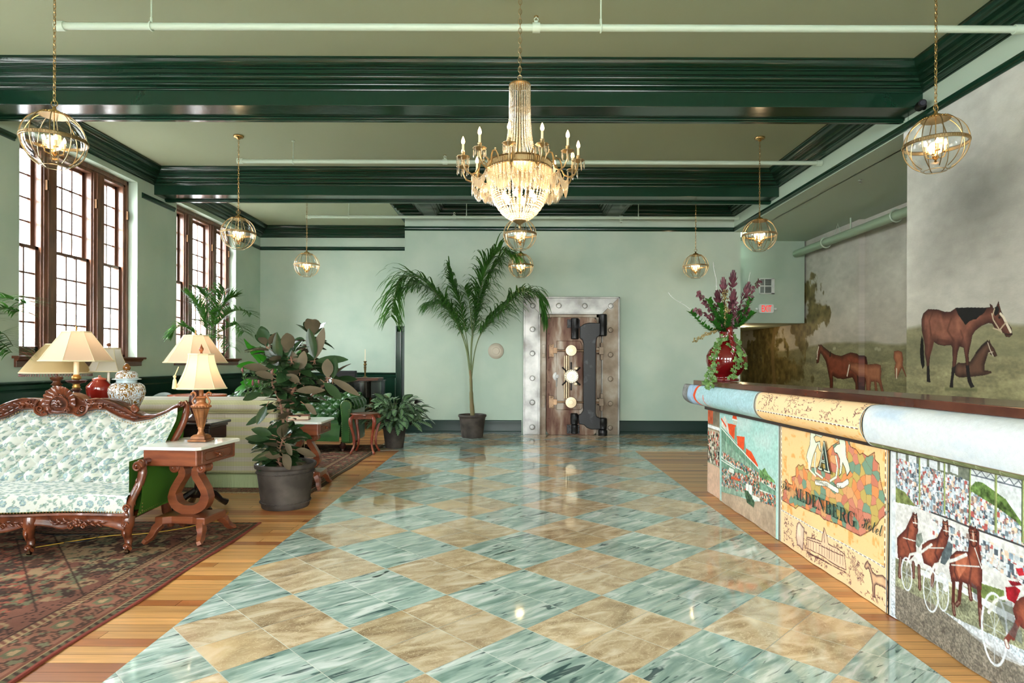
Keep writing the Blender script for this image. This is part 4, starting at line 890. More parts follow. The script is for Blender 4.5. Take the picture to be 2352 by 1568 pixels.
# --- middle: hotel map
def tap_mid():
    y0, y1 = 3.203, 4.512; U, V, P, nf = drape(y0, y1, .0032); cv = Canvas(U, V, (242,200,142)); O = (1740, 940); S = 3.267; q = lambda p: wcv(p, S, O, 1.965)
    n = vnoise(U*12, V*30, 5, 4); n2 = vnoise(U*36, V*16, 6, 3); k = np.clip((n-.53)*9, 0, 1)*np.clip((n2-.42)*8, 0, 1)
    cv.c = cv.c*(1-k[..., None]*.75)+np.array([226,158,84])/255*k[..., None]*.75
    ky = [(175,655),(195,640),(188,600),(215,585),(205,530),(215,515),(235,550),(265,560),(260,500),(290,490),(290,430),(310,405),(325,418),(345,405),(360,440),(385,445),(400,425),(450,430),(470,380),(500,330),(560,265),(600,240),(640,215),(680,200),(692,240),(700,270),(740,290),(770,330),(790,318),(830,345),(850,330),(880,312),(885,370),(915,400),(920,480),(935,560),(960,640),(985,690),(1003,740),(960,790),(930,812),(905,850),(850,900),(780,940),(700,905),(600,850),(500,815),(470,782),(380,745),(310,715),(290,735),(240,705),(180,670)]
    kp = q(ky); W = cv.win(kp); ins = cv.inside(kp, W); rs = np.random.RandomState(8)
    us = np.arange(3.2, 4.55, .062); sites = np.array([(a+rs.uniform(-.024,.024), b+rs.uniform(-.02,.02)) for a in us for b in np.arange(.3, .88, .052)]); pal = np.array([(224,142,88),(198,122,100),(118,150,128),(190,166,96),(214,160,110),(204,132,110)])/255; ci = rs.randint(0, 6, len(sites))
    wx = U[W]+.012*(vnoise(U[W]*30, V[W]*30, 3)-.5); wy = V[W]+.012*(vnoise(U[W]*30, V[W]*30, 4)-.5); d1 = np.full(wx.shape, 9.); d2 = d1.copy(); idx = np.zeros(wx.shape, int)
    for i, (a, b) in enumerate(sites):
        d = np.hypot(wx-a, wy-b); c_ = d < d1; d2 = np.where(c_, d1, np.minimum(d2, d)); idx = np.where(c_, i, idx); d1 = np.where(c_, d, d1)
    col = pal[ci[idx]]*(1-.0*d1[..., None]); e = np.clip(1-(d2-d1)/.0035, 0, 1)[..., None]*.7; col = col*(1-e)+np.array([110,70,50])/255*e
    cv.c[W] = np.where(ins[..., None], col, cv.c[W]); cv.line(kp, .005, (96,56,40), True)
    cream, ink = (226,232,208), (58,72,58)
    for h in ([(400,150),(418,160),(440,172),(438,190),(425,200),(440,240),(470,230),(478,310),(465,290),(455,250),(440,290),(425,330),(412,380),(402,440),(395,452),(385,400),(370,350),(378,310),(395,260),(398,200)],
              [(610,210),(630,205),(650,200),(662,240),(664,300),(668,350),(684,390),(697,450),(672,490),(658,430),(640,390),(630,470),(614,492),(620,420),(618,360),(600,322),(580,312),(573,282),(598,255),(618,248)]): cv.poly(q(h), cream, var=.06); cv.line(q(h), .0055, ink, True)
    for r_ in ([(440,320),(432,400),(440,465),(490,505)], [(590,345),(602,420),(592,500),(548,528)], [(445,180),(480,190),(500,165),(530,180),(560,175),(600,215)]): cv.line(q(r_), .02, ink); cv.line(q(r_), .014, cream)
    for r_ in ([(445,540),(520,550),(600,600)], [(605,562),(640,560),(675,535)]): cv.line(q(r_), .036, ink); cv.line(q(r_), .029, (240,238,222))
    cv.line(q([(385,395),(392,440),(440,490)]), .012, cream)
    # borders: dashed frame and sketch strip
    def dashed(p, col, n, w_):
        a, b = np.array(p[0]), np.array(p[1]); cv.line([tuple(a), tuple(b)], w_*1.7, (238,232,220))
        for i in range(0, n, 2): cv.line([tuple(a+(b-a)*i/n), tuple(a+(b-a)*(i+1)/n)], w_, col)
    brown = (98,66,62)
    dashed([(y0+.035, .235), (y1-.02, .235)], brown, 60, .006); dashed([(y0+.03, .235), (y0+.03, .9)], brown, 34, .005); dashed([(y1-.025, .235), (y1-.025, .9)], brown, 34, .005)
    n = vnoise(U*26, V*34, 15, 4); n3 = vnoise(U*8, V*8, 16, 2); sk = ((np.abs(n-.5) < .035) & (n3 > .44))
    st = ((V < .215) & (V > .02)) | ((V > 1.03) & (V < 1.235)); base = np.array([244,206,160])/255
    cv.c = np.where(((V < .23) | (V > 1.02))[..., None], base, cv.c); cv.c = np.where((sk & st)[..., None], np.array([126,92,84])/255, cv.c); dashed([(y0+.035, 1.015), (y1-.02, 1.015)], brown, 60, .006)
    hx = [(815,1150),(832,1125),(850,1160),(870,1210),(900,1235),(950,1235),(985,1270),(1000,1330),(998,1410),(985,1410),(975,1340),(950,1320),(900,1300),(888,1310),(888,1400),(872,1395),(868,1300),(855,1230),(840,1180),(822,1190),(810,1170)]
    cv.shade(q(hx), (90,64,64), (232,190,146), .014, outline=(86,60,60), ow=.005)
    bd = [(380,950),(440,965),(485,985),(492,930),(503,880),(520,930),(535,1000),(600,1035),(650,1075),(662,1195),(600,1165),(480,1085),(380,1030)]; cv.poly(q(bd), (236,200,164)); cv.line(q(bd), .006, brown, True)
    for i in range(14): x = 392+i*19; cv.line(q([(x, 975+(x-392)*.36), (x, 1030+(x-392)*.52)]), .004, brown)
    for a in ([(470,1010),(640,1090)], [(385,965),(480,1000)], [(500,880),(505,990)], [(370,1050),(660,1215)], [(380,1065),(560,1160)]): cv.line(q(a), .006, brown)
    fg = [(300,850),(315,835),(340,870),(355,880),(350,960),(345,1045),(330,1040),(320,1020),(300,1010),(292,930)]; cv.shade(q(fg), (110,80,76), (244,220,190), .014, outline=brown, ow=.004)
    for cx_, cy_, r_ in ((740,1180,.035),(780,1260,.035),(715,1130,.03)):
        (a, b), = q([(cx_, cy_)])
        for j in range(6): an = j*pi/3+.3; cv.line([(a, b), (a+r_*cos(an), b+r_*sin(an)*.8)], .010, brown); cv.line([(a, b), (a+r_*cos(an), b+r_*sin(an)*.8)], .005, (236,198,160))
    border(cv, y0, y1); o = fast_grid('tapestry', P, cv.c, cloth_m); tag(o, 'draped orange map tapestry bearing the ALDENBERG lettering, middle of the desk front', 'tapestry')
    ink_m = mat('dark_green_ink', (18,52,44), .6); crm = mat('cream_ink', (226,232,208), .6); rot = (radians(90), 0, radians(-90)); X = 1.9515
    def put(s, name, ytop, y_bot, z, h, m_, off=0, tilt=0, x=X): textmesh(s, name, m_, o, .1, (x, (ytop+y_bot)/2, z), (radians(90), radians(tilt), radians(-90)), width=ytop-y_bot, height=h, offset=off, res=4)
    put('\U0001D400\U0001D40B\U0001D403\U0001D404\U0001D40D\U0001D401\U0001D404\U0001D411\U0001D406', 'lettering', 4.262, 3.489, .372, .086, ink_m, -.004)
    put('\U0001D4E3\U0001D4F1\U0001D4EE', 'lettering', 4.46, 4.32, .402, .06, ink_m); put('\U0001D4D7\U0001D4F8\U0001D4FD\U0001D4EE\U0001D4F5', 'lettering', 3.43, 3.235, .392, .068, ink_m)
    put('\U0001D400', 'monogram', 3.925, 3.765, .628, .195, ink_m, .03); put('\U0001D400', 'monogram', 3.915, 3.775, .634, .183, crm, .008, x=X-.0008); put('\U0001D400', 'monogram', 3.905, 3.785, .642, .165, ink_m, -.012, x=X-.0016)
    put('VERSAILLES', 'lettering', 3.965, 3.80, .545, .018, ink_m, tilt=0); put('2024', 'lettering', 3.735, 3.645, .562, .018, ink_m); return o
tap_mid()
# --- far: grandstand with red roofs
def tap_far():
    y0, y1 = 4.518, 6.24; U, V, P, nf = drape(y0, y1, .0045); cv = Canvas(U, V, (164,206,196)); O = (1600, 880); S = 4.125; q = lambda p: wcv(p, S, O, 1.965)
    n = vnoise(U*2.5, V*5, 9, 5); f = np.clip((n-.45)*3, 0, 1)[..., None]; cv.c = cv.c*(1-f*.6)+np.array([206,214,208])/255*f*.6
    up = np.clip((V-.9)/.12, 0, 1)[..., None]; cv.c = cv.c*(1-up*.7)+np.array([158,192,206])/255*up*.7
    red, pale, grn = (222,84,44), (226,232,222), (92,138,112)
    P_ = lambda p, c, **k: cv.poly(q(p), c, **k)
    P_([(235,400),(300,470),(330,520),(470,640),(590,790),(600,860),(755,960),(760,1170),(700,1140),(600,1100),(235,1030)], (118,154,132), var=.35, scale=30)
    P_([(235,400),(590,790),(590,850),(235,500)], grn, var=.2)
    for i in range(24):
        x = 242+i*15; cv.line(q([(x, 430+(x-240)*1.05), (x, 640+(x-240)*.75)]), .006, (204,222,204), a=.8)
    cv.line(q([(235,415),(330,520),(590,800)]), .012, pale); cv.line(q([(235,690),(370,780),(600,880)]), .018, pale); cv.line(q([(235,720),(370,800)]), .01, pale); cv.line(q([(600,905),(755,1000)]), .016, pale); cv.line(q([(600,1000),(755,1060)]), .008, pale)
    P_([(240,330),(270,300),(310,400),(312,470),(240,400)], (214,210,196), var=.2)
    P_([(295,370),(378,390),(360,530),(312,470)], red, var=.1); P_([(385,490),(458,500),(450,630),(392,580)], red, var=.1); P_([(470,605),(520,640),(585,770),(580,785),(470,665)], red, var=.1)
    P_([(347,285),(376,285),(386,338),(340,330)], red); P_([(345,338),(385,345),(385,385),(350,380)], (190,196,176)); P_([(366,410),(380,392),(388,560),(362,530)], (120,150,130)); P_([(455,520),(468,600),(468,660),(450,640)], (120,150,130))
    cv.line(q([(340,333),(388,345)]), .012, pale); cv.line(q([(236,330),(280,400)]), .02, red)
    crowd = [(190,110,80),(220,220,210),(60,90,70),(210,90,60),(120,150,130),(70,110,90),(230,200,170),(40,60,50),(80,120,150)]
    for (xa, xb, ya, yb_, nn) in ((240,590,lambda x: 640+(x-240)*.6,lambda x: 690+(x-240)*.62,500),(240,600,lambda x: 790+(x-240)*.35,lambda x: 960+(x-240)*.3,1500),(600,755,lambda x: 870+(x-600)*.6,lambda x: 905+(x-600)*.6,160),(600,755,lambda x: 1020+(x-600)*.3,lambda x: 1120+(x-600)*.25,500)):
        rs = np.random.RandomState(4)
        for _ in range(nn): x = rs.uniform(xa, xb); y = rs.uniform(ya(x), yb_(x)); (a, b), = q([(x, y)]); cv.dots((a-.003, a+.003, b-.003, b+.003), 1, .007, crowd, rs.randint(9999))
    P_([(600,800),(620,820),(650,790),(680,850),(740,910),(755,940),(600,880)], (104,142,88), var=.6, scale=60)
    P_([(235,1020),(400,1060),(520,1110),(600,1110),(760,1165),(760,1460),(235,1120)], (178,158,134), var=.18, scale=9); 
    for i in range(40): x = 245+i*6; cv.line(q([(x, 940+(x-245)*.35), (x, 1010+(x-245)*.28)]), .004, (216,226,210), a=.8)
    P_([(330,870),(420,900),(415,920),(330,895)], red, a=.8); P_([(470,940),(525,960),(525,1050),(470,1020)], pale); cv.line(q([(497,955),(497,1030)]), .008, (96,120,110)); P_([(530,1050),(605,1080),(605,1110),(530,1090)], pale)
    P_([(450,1000),(490,1010),(550,1120),(540,1170),(480,1120)], (70,94,70), var=.7, scale=50); P_([(310,790),(360,810),(360,850),(310,830)], pale)
    cv.c *= (1+.2*(vnoise(U*60, V*60, 78, 3)-.5))[..., None]
    # folded far end
    E = U > 5.83; W = (slice(np.searchsorted(cv.u0, 5.83), None), slice(None)); cv.c[W] = np.array([208,176,150])/255*(1+.2*(vnoise(U[W]*30, V[W]*30, 7)-.5))[..., None]
    Z = lambda a, b, c: cv.poly([(5.83, a), (6.26, a), (6.26, b), (5.83, b)], c, var=.2)
    Z(.70, .86, (124,116,96)); Z(.62, .70, (140,128,104)); Z(.50, .64, (176,164,140)); Z(.30, .50, (150,150,130)); cv.poly([(6.08,.7),(6.26,.7),(6.26,.84),(6.08,.84)], (184,92,60), var=.3); Z(.655, .685, (222,226,224))
    cv.dots((5.84, 6.25, .32, .62), 260, .012, [(40,44,40),(220,214,200),(66,70,56),(190,90,70),(200,196,170)], 6); Z(.86, .9, (150,150,160)); cv.poly([(5.95,.86),(6.26,.86),(6.26,.99),(6.15,.99)], (186,80,60)); cv.poly([(5.83,.9),(6.26,.9),(6.26,1.24),(5.83,1.24)], (150,176,200), var=.3, scale=10); cv.poly([(6.12,.9),(6.26,.9),(6.26,1.24),(6.05,1.24)], (120,122,120), var=.3)
    cv.line([(5.80, .9), (5.88, 1.05), (5.76, 1.24)], .05, red); cv.line([(5.50,.885),(5.62,.96),(5.63,1.06)], .016, red)
    border(cv, y0, y0+3); o = fast_grid('tapestry', P, cv.c, cloth_m); return tag(o, 'draped tapestry with a red roofed grandstand under a teal sky, far end of the desk', 'tapestry')
tap_far()
# --- near: harness race
def tap_near():
    y0, y1 = 1.6, 3.197; U, V, P, nf = drape(y0, y1, .0029, .0027, thick_roll=1); cv = Canvas(U, V, (206,212,214)); O = (2040, 960); S = 2.58; q = lambda p: wcv(p, S, O, 1.965)
    P_ = lambda p, c, **k: cv.poly(q(p), c, **k)
    n = vnoise(U*4, V*8, 19, 5); f = np.clip((n-.42)*3, 0, 1)[..., None]; cv.c = cv.c*(1-f*.6)+np.array([166,192,216])/255*f*.6
    tan = lambda x, a, b: a+(x-50)*b
    P_([(48,160),(490,265),(800,330),(1300,470),(1300,1100),(805,760),(440,590),(160,510),(48,470)], (112,118,104), var=.3, scale=40)
    for i in range(6): x = 60+i*62; P_([(x, 190+i*15), (x+46, 200+i*16), (x+46, 262+i*13), (x, 240+i*14)], (214,220,222)); 
    crowd = [(226,228,226),(190,200,206),(134,154,168),(78,88,96),(172,92,86),(206,212,216),(146,124,116),(108,124,132),(212,188,164),(190,204,212)]
    rs = np.random.RandomState(14)
    for _ in range(8000):
        x = rs.uniform(52, 1250); y = rs.uniform(235+(x-52)*.32, 455+(x-52)*.46); (a, b), = q([(x, y)]); cv.dots((a-.002, a+.002, b-.002, b+.002), 1, .0068, crowd, rs.randint(99999))
    P_([(490,275),(800,340),(1300,480),(1300,800),(800,620),(790,600),(700,480),(560,400),(490,390)], (206,212,212), var=.05)
    P_([(490,400),(520,365),(560,370),(700,470),(790,600),(800,640),(760,600),(650,520),(490,420)], (88,112,60), var=.7, scale=60)
    for i in range(14): x = 500+i*55; cv.line(q([(x, 290+i*14), (x+28, 330+i*14), (x+55, 303+i*14)]), .004, (92,100,110))
    cv.line(q([(495,280),(1250,470)]), .006, (92,100,110)); cv.line(q([(495,325),(1250,520)]), .006, (92,100,110))
    for x in (188, 335, 488, 640, 800): cv.line(q([(x, 190+(x-188)*.25), (x, 500+(x-188)*.36)]), .012, (150,164,100)); cv.line(q([(x-4, 190+(x-188)*.25), (x-4, 500+(x-188)*.36)]), .004, (80,90,70))
    P_([(48,400),(100,430),(165,515),(48,490)], (112,122,74), var=.4, scale=40); P_([(48,490),(165,520),(800,745),(1300,960),(1300,1500),(48,1000)], (208,208,204), var=.08, scale=8)
    cv.line(q([(260,550),(805,750),(1250,930)]), .008, (60,60,62))
    for _ in range(1500):
        x = rs.uniform(270, 1250); y = rs.uniform(600+(x-270)*.42, 690+(x-270)*.5); (a, b), = q([(x, y)]); cv.dots((a-.002, a+.002, b-.002, b+.002), 1, .008, crowd+[(206,208,206)]*5, rs.randint(99999))
    P_([(48,820),(400,960),(1300,1350),(1300,1600),(48,1000)], (132,134,108), var=.35, scale=20); P_([(560,970),(690,1010),(700,1080),(480,1050),(450,1010)], (112,128,72), var=.4, scale=50)
    for a in ([(200,905),(420,985),(620,1110),(900,1260)], [(340,960),(340,1000)]): cv.line(q(a), .03, (222,226,228), a=.9)
    P_([(48,985),(250,1080),(450,1220),(650,1370),(800,1450),(1300,1800),(1300,3000),(400,2200),(48,1160)], (120,114,102), var=.12, scale=30)
    gr = vnoise(U*160, V*160, 31, 2); k = ((V < .34) & (gr > .60))[..., None]; cv.c = np.where(k & (V < .3)[..., None], cv.c*1.16, cv.c); k2 = ((V < .3) & (gr < .40))[..., None]; cv.c = np.where(k2, cv.c*.84, cv.c)
    P_([(430,1200),(520,1220),(720,1370),(800,1420),(800,1460),(640,1390),(500,1270)], (188,192,196), a=.6, var=.3, scale=30)
    dk, lt = (70,34,32), (150,84,62)
    H1 = [(55,700),(90,660),(105,645),(120,610),(145,560),(155,545),(162,570),(175,580),(180,660),(165,720),(170,790),(120,840),(60,820)]
    H2 = [(205,740),(240,715),(290,700),(320,640),(330,600),(345,630),(365,690),(350,745),(330,780),(300,840),(270,880),(215,850),(200,790)]
    H3 = [(370,810),(410,775),(480,780),(490,700),(480,650),(495,625),(520,640),(545,665),(545,740),(555,820),(565,900),(560,1010),(520,1000),(450,960),(380,960),(365,880)]
    for h, sd in ((H1, 3), (H2, 4), (H3, 5)): cv.shade(q(h), dk, lt, .03, sd)
    P_([(400,800),(480,790),(470,880),(430,940),(410,880)], (176,104,78)); cv.line(q([(510,660),(515,740)]), .014, (206,190,170))
    for hx, hy, k_ in ((158,560,.8), (340,600,.9), (506,640,1.15)):       # heads turned to the viewer, ears up, nose band and bridle
        hp = [(hx-18*k_,hy+14*k_),(hx-16*k_,hy-14*k_),(hx-8*k_,hy+2),(hx+6*k_,hy+3*k_),(hx+16*k_,hy-8*k_),(hx+20*k_,hy+18*k_),(hx+24*k_,hy+50*k_),(hx+22*k_,hy+88*k_),(hx+10*k_,hy+102*k_),(hx-4*k_,hy+92*k_),(hx-12*k_,hy+52*k_)]
        cv.shade(q(hp), (60,30,28), (164,98,74), .016, 6, outline=(46,26,26), ow=.003); cv.line(q([(hx+2,hy+18*k_),(hx+6,hy+70*k_)]), .007, (200,176,156)); cv.line(q([(hx-12*k_,hy+62*k_),(hx+22*k_,hy+70*k_)]), .005, (214,214,208)); cv.line(q([(hx-14*k_,hy+20*k_),(hx+20*k_,hy+24*k_)]), .004, (40,30,30))
        for ex in (-8, 15): cv.line(q([(hx+ex*k_,hy+34*k_),(hx+(ex+1)*k_,hy+38*k_)]), .006, (16,12,12))
    for a in ([(120,640),(110,720),(140,800)], [(300,700),(280,790),(300,840)], [(480,790),(500,880),(490,960)], [(400,830),(400,900),(420,950)]): cv.line(q(a), .010, (62,36,36), a=.6, soft=.006)
    for a in ([(90,700),(160,720)], [(240,760),(330,760)], [(380,860),(545,870)], [(520,760),(560,880),(640,880)]): cv.line(q(a), .005, (206,206,200))
    P_([(500,960),(545,1000),(555,1100),(520,1060)], (60,66,80), a=.4, var=.6, scale=60); P_([(100,850),(150,870),(140,940),(100,930)], (110,100,88), a=.5, var=.6, scale=60); P_([(360,960),(410,990),(440,1100),(390,1090)], (190,176,120), a=.4, var=.6, scale=60)
    for leg in ([(75,820),(70,930)], [(150,850),(150,930)], [(185,870),(190,1000)], [(270,880),(262,980)], [(395,950),(392,1090),(400,1150)], [(440,960),(430,1080),(415,1095)], [(545,1000),(552,1120),(560,1220)], [(490,980),(500,1060)]): cv.line(q(leg), .022, (84,44,38)); cv.line(q(leg[-2:]), .008, (190,170,150), a=.5)
    def wheel(x, y, ru, rv, w_=.008):
        (a, b), = q([(x, y)]); p = [(a+ru*cos(i*pi/12), b+rv*sin(i*pi/12)) for i in range(24)]; cv.line(p, w_, (214,220,224), True)
        for i in range(0, 24, 3): cv.line([(a, b), p[i]], .0035, (190,198,202), a=.7)
    wheel(110, 915, .04, .08); wheel(255, 1010, .05, .10); wheel(325, 1020, .04, .085); wheel(635, 1240, .065, .145, .010)
    cv.line(q([(110,860),(130,800),(200,785),(260,740)]), .012, (216,216,210)); cv.line(q([(250,920),(280,860),(400,830),(470,800)]), .014, (216,216,210)); cv.line(q([(600,1140),(640,1070),(740,1040),(810,1020)]), .014, (216,216,210))
    for b_, c_ in (([(170,680),(200,670),(210,720),(185,760),(165,740)], (120,128,120)), ([(345,750),(360,720),(388,740),(380,800),(340,860),(310,850),(320,790)], (84,96,100)), ([(700,990),(760,985),(790,1010),(760,1090),(710,1060)], (150,30,40)), ([(715,950),(780,960),(800,980),(740,985)], (120,26,36)), ([(760,880),(800,875),(812,920),(780,925)], (170,40,50))): P_(b_, c_, var=.3, scale=40)
    cv.shade(q([(742,1125),(758,1080),(790,1050),(840,1035),(930,1050),(1000,1010),(1020,900),(1070,880),(1085,960),(1060,1100),(1010,1240),(900,1280),(820,1250),(770,1205)]), dk, lt, .04); 
    for leg in ([(790,1180),(750,1250),(705,1310),(715,1340)], [(770,1200),(745,1290)]): cv.line(q(leg), .022, (120,60,50)); cv.line(q([(705,1310),(715,1340)]), .014, (220,214,206))
    P_([(660,1060),(740,1080),(760,1200),(800,1260),(800,1330),(700,1250),(640,1130)], (92,100,104), a=.5, var=.5, scale=40)
    cv.c *= (1+.34*(vnoise(U*70, V*70, 77, 3)-.5)*np.clip((.95-V)*8, .25, 1))[..., None]
    # underside of the roll: steel truss on green
    k = (V > .872) & (V < .945); g = vnoise(U*20, V*50, 51, 3)[..., None]; cv.c = np.where(k[..., None], (np.array([88,100,64])*(1-g)+np.array([150,156,116])*g)/255, cv.c)
    for i in range(14): a = 1.65+i*.12; cv.line([(a, .875), (a+.10, .94), (a+.13, .878)], .003, (176,184,150)); 
    cv.line([(y0, .945), (y1-.03, .945)], .006, (110,84,60)); border(cv, y0-3, y1); cv.line([(y1-.002, 0), (y1-.002, 1.2)], .008, (30,44,40)); cv.line([(y1-.014, 0), (y1-.014, 1.2)], .014, (200,204,204))
    o = fast_grid('tapestry', P, cv.c, cloth_m); return tag(o, 'draped tapestry of a harness race before a packed grandstand, near end of the desk', 'tapestry')
tap_near()
# ================================================================ FURNITURE
mahog = mat('carved_mahogany', (70,34,20), .26, noise=(9, (126,66,38), .35, .75, 6), coat=.4, bump=(60,.12,.003))
mahog_l = mat('oiled_mahogany', (98,48,30), .30, noise=(4, (136,76,46), .3, .7, 8), stretch=(1,1,6), coat=.3)
olive_v = mat('moss_velvet', (66,112,34), .85, spec=.2)
marble_w = mat('white_marble', (222,224,216), .08, noise=(5, (176,182,176), .55, .85, 8))
fabric_m = attr_mat('floral_cloth', .85, noise=(500, .06), spec=.2)
brass_nail = mat('brass_nail', (176,150,96), .35, metal=.9)
def tuft(x, z, dx, dz, amp):
    a = x/dx+z/(2*dz); b = x/dx-z/(2*dz); return amp*(np.abs(np.sin(pi*a))*np.abs(np.sin(pi*b)))**.42
def floral(U, V, seed):
    cv = Canvas(U, V, (190,193,184)); rs = np.random.RandomState(seed); u0, u1, v0, v1 = U.min(), U.max(), V.min(), V.max(); pts = []
    st = .06; k = 0
    for i in range(int((u1-u0)/st)+2):
        for j in range(int((v1-v0)/(st*.8))+2):
            k += 1; x = u0+(i+.5*(j % 2))*st+rs.uniform(-.014,.014); y = v0+j*st*.8+rs.uniform(-.012,.012); s = rs.uniform(.7, 1.25); kind = rs.randint(3)
            if kind < 2:
                R = .024*s; n = rs.randint(6, 9); ph = rs.rand()*6; p = []
                for q in range(n*6): an = 2*pi*q/(n*6); rr = R*(.78+.22*abs(cos(n*an/2))); p.append((x+rr*cos(an+ph), y+rr*sin(an+ph)*.85))
                cv.poly(p, [(146,164,160),(138,158,160),(152,168,158)][rs.randint(3)], var=.12, scale=120); cv.line(p, .0026, (86,106,108), True, a=.9)
                for rr, cc in ((.55, (118,140,142)), (.28, (196,196,150))): cv.line([(x+R*rr*cos(a*pi/5), y+R*rr*sin(a*pi/5)*.85) for a in range(10)], .0022, cc, True, a=.8)
            else:
                for q in range(3):
                    an = rs.rand()*6.28; L = .03*s; c, s2 = cos(an), sin(an); w_ = .008; p = [(x, y), (x+L*.5*c-w_*s2, y+L*.5*s2+w_*c), (x+L*c, y+L*s2), (x+L*.5*c+w_*s2, y+L*.5*s2-w_*c)]; cv.poly(p, (138,158,146)); cv.line(p, .002, (80,102,98), True, a=.7)
            an = rs.rand()*6.28; cv.line([(x, y), (x+.03*cos(an), y+.03*sin(an)), (x+.045*cos(an+.6), y+.045*sin(an+.6))], .0016, (176,176,140), a=.7)
    return cv.c
def leafy(mb, p, d, L, w_, t=.01, curl=.3, up=(0,-1,0)):      # carved acanthus lobe
    p = Vector(p); d = Vector(d).normalized(); n = Vector(up); s = d.cross(n).normalized(); pts = []
    for i in range(6): f = i/5; pts.append(p+d*(L*f)+s*(L*curl*f*f)+n*(t*sin(pi*f)))
    mb.tube(pts, [w_*.4, w_*.8, w_, w_*.85, w_*.5, w_*.15], 6)
def scroll(mb, c, r, turns=1.5, th=.008, ax='y', dir=1, a0=0):
    pts = []; n = int(turns*14)
    for i in range(n+1): f = i/n; a = a0+dir*2*pi*turns*f; rr = r*(1-.8*f); pts.append((c[0]+rr*cos(a), c[1]-.006*f, c[2]+rr*sin(a)) if ax == 'y' else (c[0], c[1]+rr*cos(a), c[2]+rr*sin(a)))
    mb.tube(pts, [th*(1-.3*i/n) for i in range(n+1)], 6)
def smooth_curve(pts, n):
    xs = [p[0] for p in pts]; out = []
    P = [Vector(p) for p in pts]; m = len(P)
    for i in range(n+1):
        t = i/n*(m-1); k = min(int(t), m-2); f = t-k; p0 = P[max(k-1, 0)]; p1 = P[k]; p2 = P[k+1]; p3 = P[min(k+2, m-1)]
        out.append(.5*((2*p1)+(-p0+p2)*f+(2*p0-5*p1+4*p2-p3)*f*f+(-p0+3*p1-3*p2+p3)*f**3))
    return out
